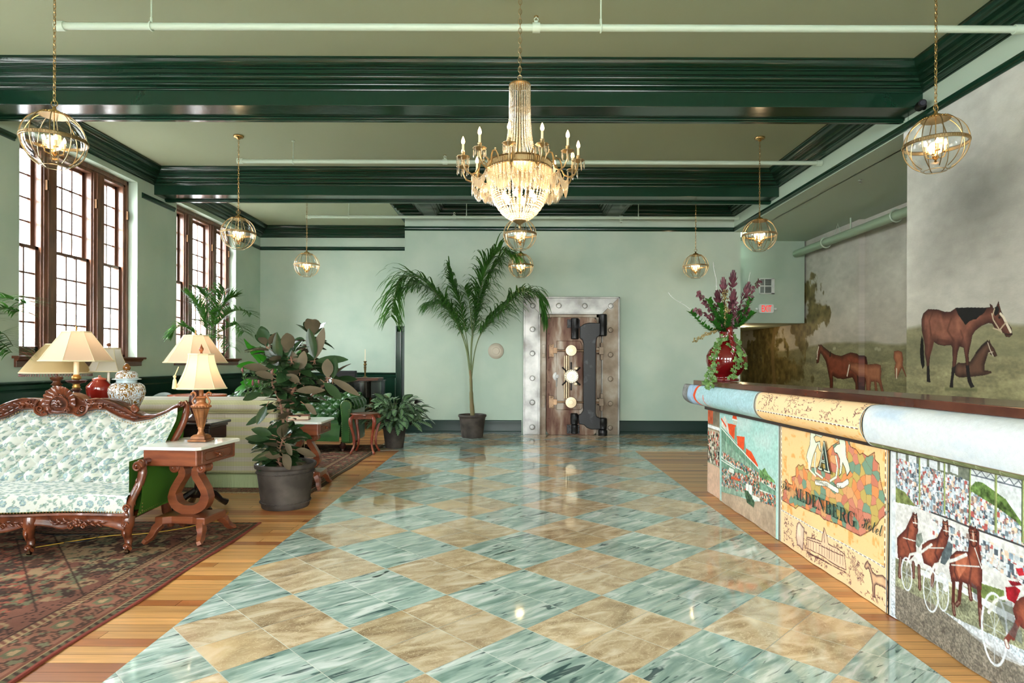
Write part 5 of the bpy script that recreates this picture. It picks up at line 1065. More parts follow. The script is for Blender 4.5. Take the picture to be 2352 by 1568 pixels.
def victorian_sofa():
    t = thing('victorian_sofa', 'carved mahogany sofa with button-tufted blue floral upholstery on the red rug', 'sofa', (-3.43, 4.5, 0.008))
    topx = [0,.08,.16,.24,.33,.43,.545,.66,.775,.86,.9]; topz = [.905,.898,.92,.936,.93,.875,.842,.862,.905,.945,.955]
    def fz(x): return np.interp(np.abs(x), topx, topz)
    # tufted back
    xs = np.arange(-.90, .9001, .006); vs_ = np.linspace(0, 1, 110); X, T_ = np.meshgrid(xs, vs_, indexing='ij')
    zt = fz(X)-.008; zb = .40; Z = zb+(zt-zb)*T_; wd = 1-.13*np.clip((.85-Z)/.45, 0, 1); Xw = X*wd
    tf = tuft(X+.02, Z-.02, .164, .074, .062); edge = np.clip((zt-Z)/.05, 0, 1)*np.clip((.90-np.abs(X))/.05, 0, 1); tf = tf*edge+.01*edge
    Y = .24*np.clip((Z-.40)/.5, 0, 1)**.9-.06+.05-tf-.05*(np.abs(X)/.87)**6*4*.4
    P = np.stack([Xw, Y, Z], -1); fast_grid('back_upholstery', P, floral(X, T_*.52, 5), fabric_m, t)
    b = MB()
    for j in range(-1, 12):
        for i in range(-7, 8):
            z = .02+.074*j; x = -.02+.164*(i+.5*(j % 2))
            if .47 < z < fz(x)-.05 and abs(x) < .80: b.ball((x*(1-.13*max(0, min(1, (.85-z)/.45))), .24*max(0, (z-.40)/.5)**.9-.016, z), .0085, 8, 5, (1,.6,1))
    b.build('upholstery_buttons', olive_v, t)
    # seat
    xs = np.linspace(-.83, .83, 260); us = np.linspace(0, 1, 120); X, T_ = np.meshgrid(xs, us, indexing='ij')
    fr = -.375-.03*np.cos(X*2*pi/.83)*.6-.02*np.cos(X*pi/.83); dep = .44; s = T_*(dep+.20)
    # first .14 m of the strip = front drop, rest the seat top
    ang = np.clip(s/.15, 0, 1); Yp = np.where(s < .15, fr-.0+.03*(1-np.cos(ang*pi/2)), fr+.03+(s-.15)); Zp = np.where(s < .15, .275+.115*np.sin(ang*pi/2), .39+.025*np.sin(np.clip((s-.15)/.44, 0, 1)*pi/2)); Zp = Zp+.012*np.cos(X*pi/1.7)
    P = np.stack([X, Yp, Zp], -1); fast_grid('seat_upholstery', P, floral(X*1, s, 9), fabric_m, t)
    bd = MB(); bd.box(-.8, .8, -.30, .28, .22, .385); bd.box(-.8, .8, .19, .34, .25, .78); bd.build('inner_body', olive_v, t, smooth=0)
    # outside back
    ob = MB(); n = 60; pl = [(-.86+1.72*i/n, float(fz(-.86+1.72*i/n))+.02) for i in range(n+1)]; ob.prism([(-.80,.24),(.80,.24)]+pl[::-1], .30, .33); ob.build('outside_back', olive_v, t, smooth=0)
    # crest rail
    cr = MB(); outx = [0,.05,.10,.16,.22,.30,.376,.47,.53,.60,.70,.775,.84,.90]; outz = [1.055,1.055,1.035,1.0,1.012,1.015,.996,.955,.915,.885,.895,.925,.965,.985]
    n = 110; rows = []
    for i in range(n+1):
        x = -.905+1.81*i/n; zo = float(np.interp(abs(x), outx, outz)); zi = float(fz(x))-.012; th = max(zo-zi, .03)
        rows.append([(x, .21, zi), (x, .175, zi+.006), (x, .165, zi+.018), (x, .18, zi+.024), (x, .185, zi+th*.5), (x, .172, zo-.016), (x, .178, zo-.004), (x, .20, zo), (x, .30, zo-.004), (x, .315, zi+.01), (x, .30, zi-.01)])
    k = len(rows[0]); cr.grid(lambda i, j: rows[i][j], n+1, k, False, True)
    for s in (-1, 1):
        cr.tube(smooth_curve([(s*.905,.22,.985),(s*.925,.215,.95),(s*.925,.20,.88),(s*.90,.17,.78),(s*.865,.12,.68),(s*.84,.06,.62)], 16), [.022]*5+[.026]*7+[.022]*5, 10)
        scroll(cr, (s*.555,.18,.935), .03, 1.6, .013, dir=s, a0=pi/2 if s > 0 else pi/2); scroll(cr, (s*.905,.18,.975), .022, 1.3, .010, dir=-s)
        # acanthus carving
        for i in range(9):
            x = .20+i*.042; zz = float(np.interp(x, outx, outz)); zi = float(fz(x)); leafy(cr, (s*(x-.01), .172, (zz+zi)/2-.01), (s*.8, 0, .55 if i < 4 else .2), .055, .009, .012, .35*s)
            cr.ball((s*(x+.02), .17, zi+.03), .007, 8, 5)
        for x, z, r in ((.205,.965,.028),(.245,.985,.022),(.16,.935,.03),(.13,.905,.024),(.30,.955,.022)): scroll(cr, (s*x, .165, z), r, 1.4, .007, dir=s, a0=s*.7)
        cr.tube(smooth_curve([(s*.10,.16,.90),(s*.145,.155,.885),(s*.19,.16,.91),(s*.20,.165,.96),(s*.175,.165,1.0)], 14), .010, 6)
        cr.tube(smooth_curve([(s*.20,.165,1.0),(s*.28,.16,1.01),(s*.37,.16,.99),(s*.47,.165,.95),(s*.54,.165,.905)], 18), .008, 6)
    cr.build('crest_rail', mahog, t, smooth=60)
    sh = MB()       # shell cartouche
    def shell(i, j):
        a = radians(-20+220*i/60); f = j/7; r = (.03+.092*f)*(1+.05*abs(sin(i*pi/5))*f); return (r*cos(a), .178-.035*sin(f*pi*.6)-.012*abs(sin(i*pi/5))*f, .985+r*sin(a)*.98)
    sh.grid(shell, 61, 8); sh.tube([(.068*cos(a*pi/12), .135, .968+.062*sin(a*pi/12)) for a in range(24)], .007, 6, closed=True)
    for a in range(6): sh.ball((.02*cos(a*pi/3), .128, .972+.02*sin(a*pi/3)), .014, 8, 6, (1,.6,1))
    sh.ball((0,.118,.972), .013, 8, 6); sh.tube([(-.05,.14,.915),(0,.13,.91),(.05,.14,.915)], .012, 8)
    for s in (-1, 1): scroll(sh, (s*.055,.14,.925), .026, 1.5, .009, dir=s); scroll(sh, (s*.02,.135,1.035), .016, 1.3, .005, dir=-s)
    sh.build('shell_cartouche', mahog, t, smooth=60)
    # nails
    nl = MB()
    for i in range(88): x = -.86+1.72*i/87; nl.ball((x, .165, float(fz(x))-.022), .0045, 6, 4)
    n3 = MB()
    for i in range(84): x = -.80+1.6*i/83; n3.ball((x, -.378-.018*cos(x*2*pi/.83)-.02*cos(x*pi/.83), .283), .005, 6, 4)
    nl.build('brass_nails', brass_nail, t); n3.build('brass_nails', brass_nail, t)
    # arms
    for s in (-1, 1):
        ar = MB(); path = smooth_curve([(s*.865,-.25,.585),(s*.878,-.262,.54),(s*.862,-.27,.46),(s*.84,-.30,.38),(s*.825,-.33,.31),(s*.83,-.345,.22),(s*.835,-.345,.18)], 22)
        ar.tube(path, [.03]*4+[.034]*10+[.038]*9, 12, flat=.8); ar.ball((s*.868,-.262,.585), .045, 14, 10, (.75,1,.85)); scroll(ar, (s*.865,-.30,.575), .034, 1.6, .012, dir=s)
        for i in range(7): z = .50-.045*i; leafy(ar, (s*(.862-.004*i), -.285-.008*i, z), (s*.35*(1 if i % 2 else -1), 0, -.9), .05, .009, .012, .25*(1 if i % 2 else -1))
        scroll(ar, (s*.835,-.375,.31), .026, 1.4, .008); ar.ball((s*.832,-.378,.26), .024, 12, 8, (1,.5,1.3)); scroll(ar, (s*.835,-.385,.205), .02, 1.4, .007)
        ar.tube(smooth_curve([(s*.865,-.25,.60),(s*.868,-.10,.60),(s*.868,.05,.62),(s*.875,.16,.70)], 14), .022, 10); ar.tube([(s*.80,-.30,.235),(s*.74,.34,.235)], .034, 4)
        ar.build('arm_frame', mahog, t, smooth=60)
        pn = MB(); g = lambda i, j: (s*((.855-.075*i/12)+.035*sin(pi*j/12)*1), -.29+.62*i/12, .235+(.375+.02*i/12)*j/12); pn.grid(g, 13, 13); g2 = lambda i, j: (s*((.80-.06*i/12)), -.29+.62*i/12, .235+.375*j/12); pn.grid(g2, 13, 13); pn.build('arm_upholstery', olive_v, t, smooth=180)
        n2 = MB()
        for i in range(22): n2.ball((s*(.857-.078*i/21), -.28+.60*i/21, .25), .005, 6, 4)
        n2.build('brass_nails', brass_nail, t); n2 = MB()
        for i in range(14): n2.ball((s*.875, -.262+.0*i, .27+.024*i), .0045, 6, 4)
        n2.build('brass_nails', brass_nail, t)
    # front rail
    fr_ = MB(); n = 80; rows = []
    def lowz(x): a = abs(x); return .165+.035*abs(sin(pi*min(a, .82)/.205*.5)) if a > .2 else .155+.05*(a/.2)**2
    for i in range(n+1):
        x = -.83+1.66*i/n; y = -.378-.018*cos(x*2*pi/.83)-.02*cos(x*pi/.83); zl = lowz(x)
        rows.append([(x, y+.01, .278), (x, y-.012, .275), (x, y-.016, .262), (x, y-.006, .255), (x, y-.008, zl+.03), (x, y-.018, zl+.014), (x, y-.016, zl), (x, y+.03, zl), (x, y+.03, .27)])
    fr_.grid(lambda i, j: rows[i][j], n+1, 9, False, True)
    for cx_ in (0, -.52, .52):
        w_ = 1 if cx_ == 0 else .95; y = -.40-.02*cos(cx_*pi/.83)
        for a in range(7): fr_.ball((cx_+.022*cos(a*pi/3.5), y-.006, .218+.02*sin(a*pi/3.5)), .011, 8, 5, (1,.6,1))
        fr_.ball((cx_, y-.012, .218), .012, 8, 6)
        for s in (-1, 1):
            for i in range(6): leafy(fr_, (cx_+s*(.04+.024*i*w_), y+.004, .222-.002*i), (s, 0, .5*(1 if i % 2 else -1)), .042, .0085, .008, .2)
            scroll(fr_, (cx_+s*.045, y-.004, .195), .02, 1.3, .007, dir=s)
    fr_.build('seat_rail', mahog, t, smooth=60)
    for x in (-.83, -.20, .20, .83):
        s = 1 if x > 0 else -1; lg = MB(); y = -.345 if abs(x) > .5 else -.385; 
        lg.tube(smooth_curve([(x, y, .25), (x, y-.008, .19), (x-s*.01, y+.0, .14), (x-s*.01, y+.018, .09), (x, y+.006, .05), (x+s*.008, y-.014, .034)], 16), [.042]*4+[.034]*4+[.026]*4+[.020]*3+[.024]*2, 10)
        scroll(lg, (x, y-.035, .21), .02, 1.3, .008); scroll(lg, (x, y-.04, .185), .012, 1.2, .006); scroll(lg, (x+s*.004, y-.028, .052), .018, 1.5, .009, dir=s)
        leafy(lg, (x, y-.03, .17), (0, 0, -1), .07, .010, .01, .1)
        l_ = lg.build('leg', mahog, t, smooth=60); c = MB(); c.tube([(x-.012, y-.01, .011), (x+.012, y-.01, .011)], .011, 10); c.tube([(x, y-.01, .02), (x, y-.01, .034)], .009, 8); c.build('caster', mat('dark_brass'), l_)
    for s in (-1, 1):
        lg = MB(); lg.tube(smooth_curve([(s*.72,.30,.25),(s*.72,.31,.14),(s*.73,.34,.05),(s*.735,.35,.0)], 8), [.035]*4+[.026]*5, 8); lg.build('leg', mahog, t)
victorian_sofa()

# ---- lyre tables
def board(mb, pts, hd, hw):          # flat board bent along a path in the xz plane
    n = len(pts); rows = []
    for i, p in enumerate(pts):
        d = (pts[min(i+1, n-1)]-pts[max(i-1, 0)]).normalized(); s = Vector((-d.z, 0, d.x))*hw[i]
        rows.append([tuple(p+s+Vector((0,-hd,0))), tuple(p+s+Vector((0,hd,0))), tuple(p-s+Vector((0,hd,0))), tuple(p-s+Vector((0,-hd,0)))])
    mb.grid(lambda i, j: rows[i][j], n, 4, False, True); k = len(mb.v)-4*n; mb.f += [(k, k+1, k+2, k+3), (k+4*n-4, k+4*n-1, k+4*n-2, k+4*n-3)]; mb.mi += [0, 0]
def lyre_table():
    t = thing('lyre_table', '', 'side table'); W, D = .40, .50; 
    tp = MB(); o = .035; c = .03; a, b = W/2+o, D/2+o
    poly = [(-a+c,-b),(a-c,-b),(a,-b+c),(a,b-c),(a-c,b),(-a+c,b),(-a,b-c),(-a,-b+c)]; tp.prism(poly, .672, .695, 'z'); tp.build('marble_top', marble_w, t, smooth=0, bevel=.006, seg=3)
    bx = MB(); bx.box(-W/2, W/2, -D/2, D/2, .555, .672); bx.build('apron', mahog_l, t, smooth=0, bevel=.010, seg=3)
    dr = MB(); dr.box(W/2, W/2+.008, -D/2+.05, D/2-.05, .572, .658); d = dr.build('drawer', mat('drawer_front', (78,40,24), .28, noise=(4,(120,66,40),.3,.7), coat=.4), t, smooth=0, bevel=.003)
    f = MB(); f.tube([(W/2+.01, y, z) for y, z in ((-.17,.60),(-.17,.63),(-.15,.645),(.15,.645),(.17,.63),(.17,.60),(.15,.585),(-.15,.585))], .003, 5, closed=True); f.build('drawer_moulding', mahog, d)
    h = MB(); h.ball((W/2+.02,0,.612), .014, 8, 6)
    for s in (-1, 1): leafy(h, (W/2+.016, s*.01, .613), (0, s, .25), .045, .009, .008, .2, (1,0,0)); leafy(h, (W/2+.016, s*.01, .606), (0, s, -.45), .03, .007, .006, .2, (1,0,0))
    h.build('carved_handle', mahog, d)
    ly = MB()
    for s in (-1, 1):
        p = smooth_curve([(s*.10,0,.555),(s*.065,0,.52),(s*.05,0,.46),(s*.085,0,.40),(s*.125,0,.32),(s*.11,0,.245),(s*.05,0,.205),(0,0,.20)], 26)
        board(ly, p, .040, [.024]*6+[.027]*10+[.034]*11); scroll(ly, (s*.10,-.045,.51), .034, 1.5, .014, dir=-s, a0=pi/2); scroll(ly, (s*.10,.045,.51), .034, 1.5, .014, dir=-s, a0=pi/2)
        ly.tube([(s*.10,-.05,.51),(s*.10,.05,.51)], .036, 14)
    ly.box(-.05,.05,-.042,.042,.168,.20); ly.build('lyre_support', mahog_l, t, smooth=50, bevel=.004)
    bs = MB(); bs.prism([(-.19,-.14),(-.13,-.14),(-.08,-.11),(.08,-.11),(.13,-.14),(.19,-.14),(.19,.14),(.13,.14),(.08,.11),(-.08,.11),(-.13,.14),(-.19,.14)], .115, .17, 'z'); bs.build('plinth', mahog_l, t, smooth=0, bevel=.008)
    for sx in (-1, 1):
        for sy in (-1, 1):
            l = MB(); p = smooth_curve([(sx*.15, sy*.12, .12), (sx*.175, sy*.15, .085), (sx*.185, sy*.175, .045), (sx*.20, sy*.215, .016), (sx*.205, sy*.235, .018)], 12); l.tube(p, [.036]*4+[.03]*4+[.024]*3+[.022]*2, 4); l.build('leg', mahog_l, t, smooth=50, bevel=.003)
    return t
LT = lyre_table(); LT.location = (-2.385, 4.56, .012); LT.rotation_euler = (0, 0, radians(-5)); LT['label'] = 'marble-topped lyre table beside the floral sofa, holding the gilt urn lamp'
L2 = dup(LT, (-2.16, 6.40, .008), radians(2), 'marble-topped lyre table between the plaid and leather sofas, a book on it')
bk = thing('book', 'thick cream-paged book lying on the farther marble table', 'book', (-2.24, 6.40, .704), .2)
m = MB(); m.box(-.12,.12,-.085,.085,.0,.005); m.box(-.12,.12,-.085,.085,.04,.045); m.box(-.124,-.118,-.085,.085,0,.045); m.build('cover', mat('book_cover', (132,66,48), .6), bk, smooth=0); m = MB(); m.box(-.116,.114,-.08,.08,.005,.04); m.build('pages', mat('paper', (222,208,180), .8), bk, smooth=0)

# ---- lamps
def shade_mat(name, col, t=.5):
    m = mat(name, col, .8); n, l, b = nodes(m); tr = n.new('ShaderNodeBsdfTranslucent'); tr.inputs[0].default_value = srgb(*col); mx = n.new('ShaderNodeMixShader'); mx.inputs[0].default_value = t
    l.new(b.outputs[0], mx.inputs[1]); l.new(tr.outputs[0], mx.inputs[2]); l.new(mx.outputs[0], n['Material Output'].inputs[0]); return m
silk = shade_mat('cream_silk', (222,196,168), .35); silk2 = shade_mat('gold_silk', (220,194,142), .4); silk3 = shade_mat('white_silk', (224,218,204), .35)
def paneled_shade(t, r0, r1, z0, z1, N, bell=0.0, m_=None, rot=.2, pleats=0):
    sh = MB(); K = 10; S = N*6 if not pleats else pleats*2
    def P(i, j):
        f = j/K; r = r0+(r1-r0)*(f+bell*f*(f-1)*-1) if bell == 0 else r0+(r1-r0)*(1-(1-f)**(1+bell)); a = 2*pi*i/S+rot
        if pleats: r *= 1+.03*(1 if i % 2 else -1)*(1-f*.3)
        else:
            w = (i % 6)/6*2*pi/N; r *= cos(pi/N)/cos(w-pi/N)
        return (r*cos(a), r*sin(a), z0+(z1-z0)*f)
    sh.grid(P, S, K+1, True); so = sh.build('lamp_shade', m_ or silk, t, smooth=12 if not pleats else 80)
    tr = MB()
    for (r, z, q) in ((r0, z0, .006), (r1, z1, .006)):
        pts = []
        for i in range(N): a = 2*pi*i/N+rot; pts.append((r*1.005*cos(a), r*1.005*sin(a), z))
        if pleats: pts = [(r*1.01*cos(2*pi*i/40), r*1.01*sin(2*pi*i/40), z) for i in range(40)]
        tr.tube(pts, q, 6, closed=True)
    if not pleats:
        for i in range(N): tr.tube([Vector(P(i*6, j))*1.0 for j in range(K+1)], .0028, 5)
    tr.build('shade_trim', mat('shade_braid', (216,204,168), .8), so)
    return so
bulb_w = mat('warm_bulb', (255,224,180), .4, emit=((255,206,140), 4))
def inner_bulb(t, z, e):
    b = MB(); b.ball((0,0,z), .028, 12, 8, (1,1,1.3)); b.build('bulb', bulb_w if e else wp, t)
    if e: lamp_light(t, (0,0,z), e, .05, (1,.80,.58))
giltw = mat('antique_gilt', (150,98,56), .42, metal=.3, noise=(14, (96,56,34), .4, .7), bump=(40,.2,.003))
def urn_lamp():
    t = thing('table_lamp', 'small lit lamp with bell shade and gilt urn base on the near marble table', 'lamp', (-2.335, 4.60, .7065))
    b = MB(); q = lambda s, z0, z1, s2: b.add([(-s,-s,z0),(s,-s,z0),(s,s,z0),(-s,s,z0),(-s2,-s2,z1),(s2,-s2,z1),(s2,s2,z1),(-s2,s2,z1)], [(0,3,2,1),(4,5,6,7),(0,1,5,4),(1,2,6,5),(2,3,7,6),(3,0,4,7)])
    q(.068,.004,.02,.068); q(.056,.02,.045,.05); q(.048,.045,.055,.036)
    b.build('plinth', giltw, t, smooth=0, bevel=.004)
    u = MB(); u.lathe([(.03,.055),(.022,.07),(.018,.085),(.024,.10),(.02,.108)], 20); u.lathe([(.022,.108),(.030,.15),(.042,.20),(.052,.235),(.06,.25)], 8); u.lathe([(.052,.25),(.066,.258),(.066,.268),(.056,.276),(.038,.285),(.03,.30),(.034,.322),(.04,.328),(.03,.335),(.016,.34),(.015,.40),(.02,.405)], 24)
    for i in range(20): a = i*pi/10; u.ball((.064*cos(a), .064*sin(a), .263), .009, 6, 4, (1,1,1.2))
    for i in range(8): a = i*pi/4; u.tube([(.022*cos(a), .022*sin(a), .11), (.043*cos(a), .043*sin(a), .20), (.058*cos(a), .058*sin(a), .248)], .004, 5)
    u.build('urn_body', giltw, t, smooth=50)
    for s in (-1, 1): h = MB(); h.tube(smooth_curve([(s*.05,0,.27),(s*.065,0,.30),(s*.05,0,.325),(s*.04,0,.345),(s*.052,0,.365),(s*.072,0,.36),(s*.072,0,.345)], 16), .008, 8); h.build('handle', giltw, t)
    paneled_shade(t, .178, .088, .40, .652, 8, .55); inner_bulb(t, .53, 1.4)
    f = MB(); f.lathe([(.006,.65),(.012,.66),(.006,.668),(.015,.682),(.017,.695),(.009,.708),(.004,.72),(.001,.73)], 12); f.build('finial', mat('amber_wood', (128,70,36), .3), t)
    ts = MB(); ts.tube([(-.12,-.09,.56),(-.135,-.11,.50)], [.004,.004], 6); ts.lathe([(.004,.50),(.012,.49),(.006,.475),(.012,.46),(.018,.40),(.002,.395)], 10, (-.137,-.112,0)); ts.build('tassel', mat('cream_tassel', (226,208,156), .8), t)
urn_lamp()
def cone_lamp(x, y, z, lb, lit, R=.262, hs=.235, zb=.52, turned=True):
    t = thing('table_lamp', lb, 'lamp', (x, y, z)); b = MB()
    b.lathe([(.09,.0),(.095,.01),(.085,.025),(.05,.04),(.03,.06),(.045,.10),(.058,.16),(.05,.22),(.03,.25),(.022,.27),(.04,.285),(.025,.30)], 28); b.build('turned_base', mat('dark_turned', (62,32,26), .3, coat=.4), t, smooth=50)
    g = MB(); g.lathe([(.025,.30),(.03,.31),(.022,.325),(.028,.335)], 24); g.lathe([(.02,.362),(.034,.375),(.034,.392),(.024,.402),(.02,.41)], 24); g.build('gilt_collar', mat('aged_gold', (176,134,72), .35, metal=.8), t, smooth=60)
    d = MB(); d.lathe([(.025,.335),(.06,.345),(.075,.36),(.074,.364),(.03,.362)], 28); d.build('bobeche', mat('dark_turned'), t, smooth=60)
    s = MB(); s.lathe([(.019,.41),(.019,zb+.08)], 14); s.build('candle_sleeve', sleeve_m, t)
    paneled_shade(t, R, R*.385, zb, zb+hs, 8, 0, rot=.28); inner_bulb(t, zb+.11, lit)
    f = MB(); f.lathe([(.004,zb+hs-.01),(.004,zb+hs+.015),(.010,zb+hs+.022),(.005,zb+hs+.03),(.009,zb+hs+.04),(.001,zb+hs+.055)], 12); f.build('finial', brass, t)
    return t
CT = .785
cone_lamp(-3.555, 5.0, CT+.001, 'lit lamp with a wide cream cone shade standing behind the sofa crest', 1.1, R=.268)
cone_lamp(-2.80, 5.42, .781, 'lit cone-shaded lamp on the dark pedestal table behind the urn lamp', 1.1, R=.258, zb=.515)
def pleated_lamp():
    t = thing('table_lamp', 'unlit lamp with a pleated gold shade, bead fringe and openwork cage base', 'lamp', (-4.05, 5.45, CT+.001)); b = MB()
    b.lathe([(.07,0),(.075,.01),(.06,.025),(.03,.035)], 24); b.build('foot', mat('carved_brown', (110,62,34), .4, noise=(20,(70,38,22),.4,.6), bump=(50,.3,.004)), t, smooth=50); b = MB(); b.lathe([(.06,.225),(.082,.24),(.08,.255),(.05,.27),(.034,.28),(.03,.30),(.046,.31),(.03,.325),(.028,.34),(.05,.36),(.05,.375),(.02,.38)], 24); b.build('carved_neck', mat('carved_brown'), t, smooth=50)
    for i in range(12):
        a = i*pi/6; c = MB(); c.tube([(r*cos(a), r*sin(a), z) for r, z in ((.055,.03),(.085,.08),(.095,.13),(.088,.18),(.07,.235))], .0045, 5); c.build('cage_wire', mat('bronze_wire', (140,90,52), .4, metal=.5), t)
    c = MB(); c.tube([(0,0,.03),(0,0,.45)], .008, 8); c.build('rod', mahog, t)
    so = paneled_shade(t, .262, .08, .415, .665, 8, -.12, silk2, pleats=36); inner_bulb(t, .5, 0)
    f = MB()
    for i in range(72): a = 2*pi*i/72; f.tube([(.262*cos(a), .262*sin(a), .415), (.262*cos(a), .262*sin(a), .395)], .002, 4); f.ball((.262*cos(a), .262*sin(a), .39), .005, 6, 4, (1,1,1.4))
    f.build('bead_fringe', mat('plum_beads', (120,84,84), .2), so)
pleated_lamp()
t = thing('table_lamp', 'unlit lamp with a sunlit white bell shade and round finial behind the red jar', 'lamp', (-3.70, 5.62, CT+.001)); b = MB(); b.lathe([(.07,0),(.07,.015),(.03,.03),(.05,.10),(.055,.18),(.03,.26),(.012,.30),(.012,.42)], 24); b.build('base', mat('ivory_ceramic', (220,210,190), .2), t)
paneled_shade(t, .172, .092, .425, .635, 6, .7, silk3, rot=.5); inner_bulb(t, .53, 0); f = MB(); f.tube([(0,0,.63),(0,0,.655)], .003, 6); f.ball((0,0,.668), .02, 12, 8, (1,1,.8)); f.build('finial', mat('amber_wood'), t)
# jars
t = thing('lidded_jar', 'glossy oxblood red lidded jar between two lamps behind the sofa', 'jar', (-3.50, 5.2, CT+.001)); b = MB(); b.lathe([(.062,0),(.066,.01),(.085,.14),(.097,.27),(.098,.30),(.095,.31),(.052,.355),(.05,.362)], 32); b.build('body', mat('oxblood_glaze', (120,26,18), .1, coat=.6), t, smooth=50)
b = MB(); b.lathe([(.052,.362),(.054,.368),(.04,.375),(.012,.382),(.004,.384)], 28); b.tube([(-.01,0,.382),(-.008,0,.395),(.008,0,.395),(.01,0,.382)], .003, 6); b.build('lid', mat('terracotta_lid', (176,84,52), .35), t, smooth=50)
def scroll_glaze():
    m = mat('scroll_porcelain', (120,84,30), .12, coat=.5); n, l, b = nodes(m); tc = n.new('ShaderNodeTexCoord'); t = n.new('ShaderNodeTexNoise'); t.inputs['Scale'].default_value = 16; t.inputs['Detail'].default_value = 1.5; t.inputs['Distortion'].default_value = 2.2
    r = n.new('ShaderNodeValToRGB'); l.new(tc.outputs['Object'], t.inputs[0]); l.new(t.outputs[0], r.inputs[0]); e = r.color_ramp.elements; r.color_ramp.interpolation = 'LINEAR'
    for q in range(6): e.new(.5)
    for q, (p, c) in zip(e, [(0,(124,88,34)),(.40,(124,88,34)),(.42,(222,228,226)),(.47,(150,172,196)),(.50,(226,230,226)),(.53,(124,88,34)),(.60,(124,88,34)),(.63,(214,222,224))]): q.position = p; q.color = srgb(*c)
    l.new(r.outputs[0], b.inputs['Base Color']); return m
sg = scroll_glaze(); blue_g = mat('pale_blue_glaze', (176,196,200), .15, coat=.4)
t = thing('ginger_jar', 'blue, white and brown scroll-painted ginger jar with domed lid and acorn knob', 'jar', (-3.27, 5.2, CT+.001)); b = MB(); b.lathe([(.075,0),(.078,.01),(.07,.04),(.09,.12),(.13,.21),(.142,.26),(.134,.305),(.105,.33),(.078,.338)], 40); b.build('body', sg, t, smooth=50)
b = MB(); b.lathe([(.078,.338),(.078,.362)], 36); b.build('neck_band', blue_g, t); b = MB(); b.lathe([(.108,.364),(.108,.370),(.085,.378)], 36); b.build('lid_rim', blue_g, t)
b = MB(); b.lathe([(.085,.378),(.084,.40),(.07,.425),(.045,.437),(.022,.442)], 36); b.build('lid', sg, t, smooth=60); b = MB(); b.lathe([(.02,.442),(.026,.448),(.03,.462),(.026,.48),(.012,.497),(.001,.502)], 20); b.build('knob', mat('brown_glaze', (116,74,30), .12, coat=.5), t)
# console and pedestal tables behind the sofa
def plain_table(name, lb, x0, x1, y0, y1, h, m_):
    t = thing(name, lb, 'table', ((x0+x1)/2, (y0+y1)/2, .002)); a, b = (x1-x0)/2, (y1-y0)/2; m = MB(); m.box(-a, a, -b, b, h-.03, h); m.box(-a+.012, a-.012, -b+.012, b-.012, h-.045, h-.03); m.build('table_top', m_, t, smooth=0, bevel=.006)
    m = MB(); m.box(-a+.03, a-.03, -b+.03, b-.03, h-.13, h-.045); m.build('apron', m_, t, smooth=0)
    for sx in (-1, 1):
        for sy in (-1, 1): m = MB(); m.lathe([(.02,0),(.024,.05),(.018,.1),(.03,.3),(.022,.5),(.032,h-.16),(.032,h-.045)], 12, (sx*(a-.06), sy*(b-.06), 0)); m.build('leg', m_, t)
    return t
dkw = mat('ebonised_wood', (30,20,18), .25, coat=.3)
plain_table('console_table', 'dark console table behind the floral sofa carrying lamps and jars', -4.45, -3.08, 4.90, 5.85, CT, dkw)
t = thing('pedestal_table', 'dark stepped pedestal table behind the urn lamp, under a cone-shaded lamp', 'side table', (-2.75, 5.40, .002)); m = MB()
m.box(-.19,.19,-.19,.19,.755,.778); m.box(-.17,.17,-.17,.17,.73,.755); m.build('table_top', dkw, t, smooth=0, bevel=.008, seg=3); m = MB(); m.box(-.16,.16,-.16,.16,.62,.73); m.build('apron', dkw, t, smooth=0, bevel=.004)
m = MB(); m.lathe([(.08,.12),(.09,.15),(.05,.18),(.04,.25),(.065,.38),(.04,.5),(.05,.58),(.09,.62)], 20); m.build('column', dkw, t)
for i in range(4): a = pi/4+i*pi/2; m = MB(); m.tube([(r*cos(a), r*sin(a), z) for r, z in ((.04,.17),(.12,.13),(.18,.06),(.23,.03))], [.03,.03,.024,.03], 8); m.build('leg', dkw, t)

# ---- plaid loveseat (back view)
def plaid():
    m = mat('windowpane_plaid', (190,188,156), .85, spec=.2); n, l, b = nodes(m); tc = n.new('ShaderNodeTexCoord'); sp = n.new('ShaderNodeSeparateXYZ'); l.new(tc.outputs['Object'], sp.inputs[0])
    def stripe(src, per, wd):
        a = n.new('ShaderNodeMath'); a.operation = 'MULTIPLY'; a.inputs[1].default_value = 1/per; f = n.new('ShaderNodeMath'); f.operation = 'FRACT'; c = n.new('ShaderNodeMath'); c.operation = 'LESS_THAN'; c.inputs[1].default_value = wd
        l.new(src, a.inputs[0]); l.new(a.outputs[0], f.inputs[0]); l.new(f.outputs[0], c.inputs[0]); return c.outputs[0]
    def mx(f, a, c, k=1.0):
        x = n.new('ShaderNodeMix'); x.data_type = 'RGBA'; g = n.new('ShaderNodeMath'); g.operation = 'MULTIPLY'; g.inputs[1].default_value = k; l.new(f, g.inputs[0]); l.new(g.outputs[0], x.inputs[0])
        if isinstance(a, tuple): x.inputs[6].default_value = a
        else: l.new(a, x.inputs[6])
        x.inputs[7].default_value = c; return x.outputs[2]
    c = mx(stripe(sp.outputs[2], .09, .5), srgb(186,184,140), srgb(190,182,172), .7); c = mx(stripe(sp.outputs[0], .016, .20), c, srgb(84,88,84), .5); c = mx(stripe(sp.outputs[2], .016, .20), c, srgb(84,88,84), .45); l.new(c, b.inputs['Base Color']); return m
pm = plaid()
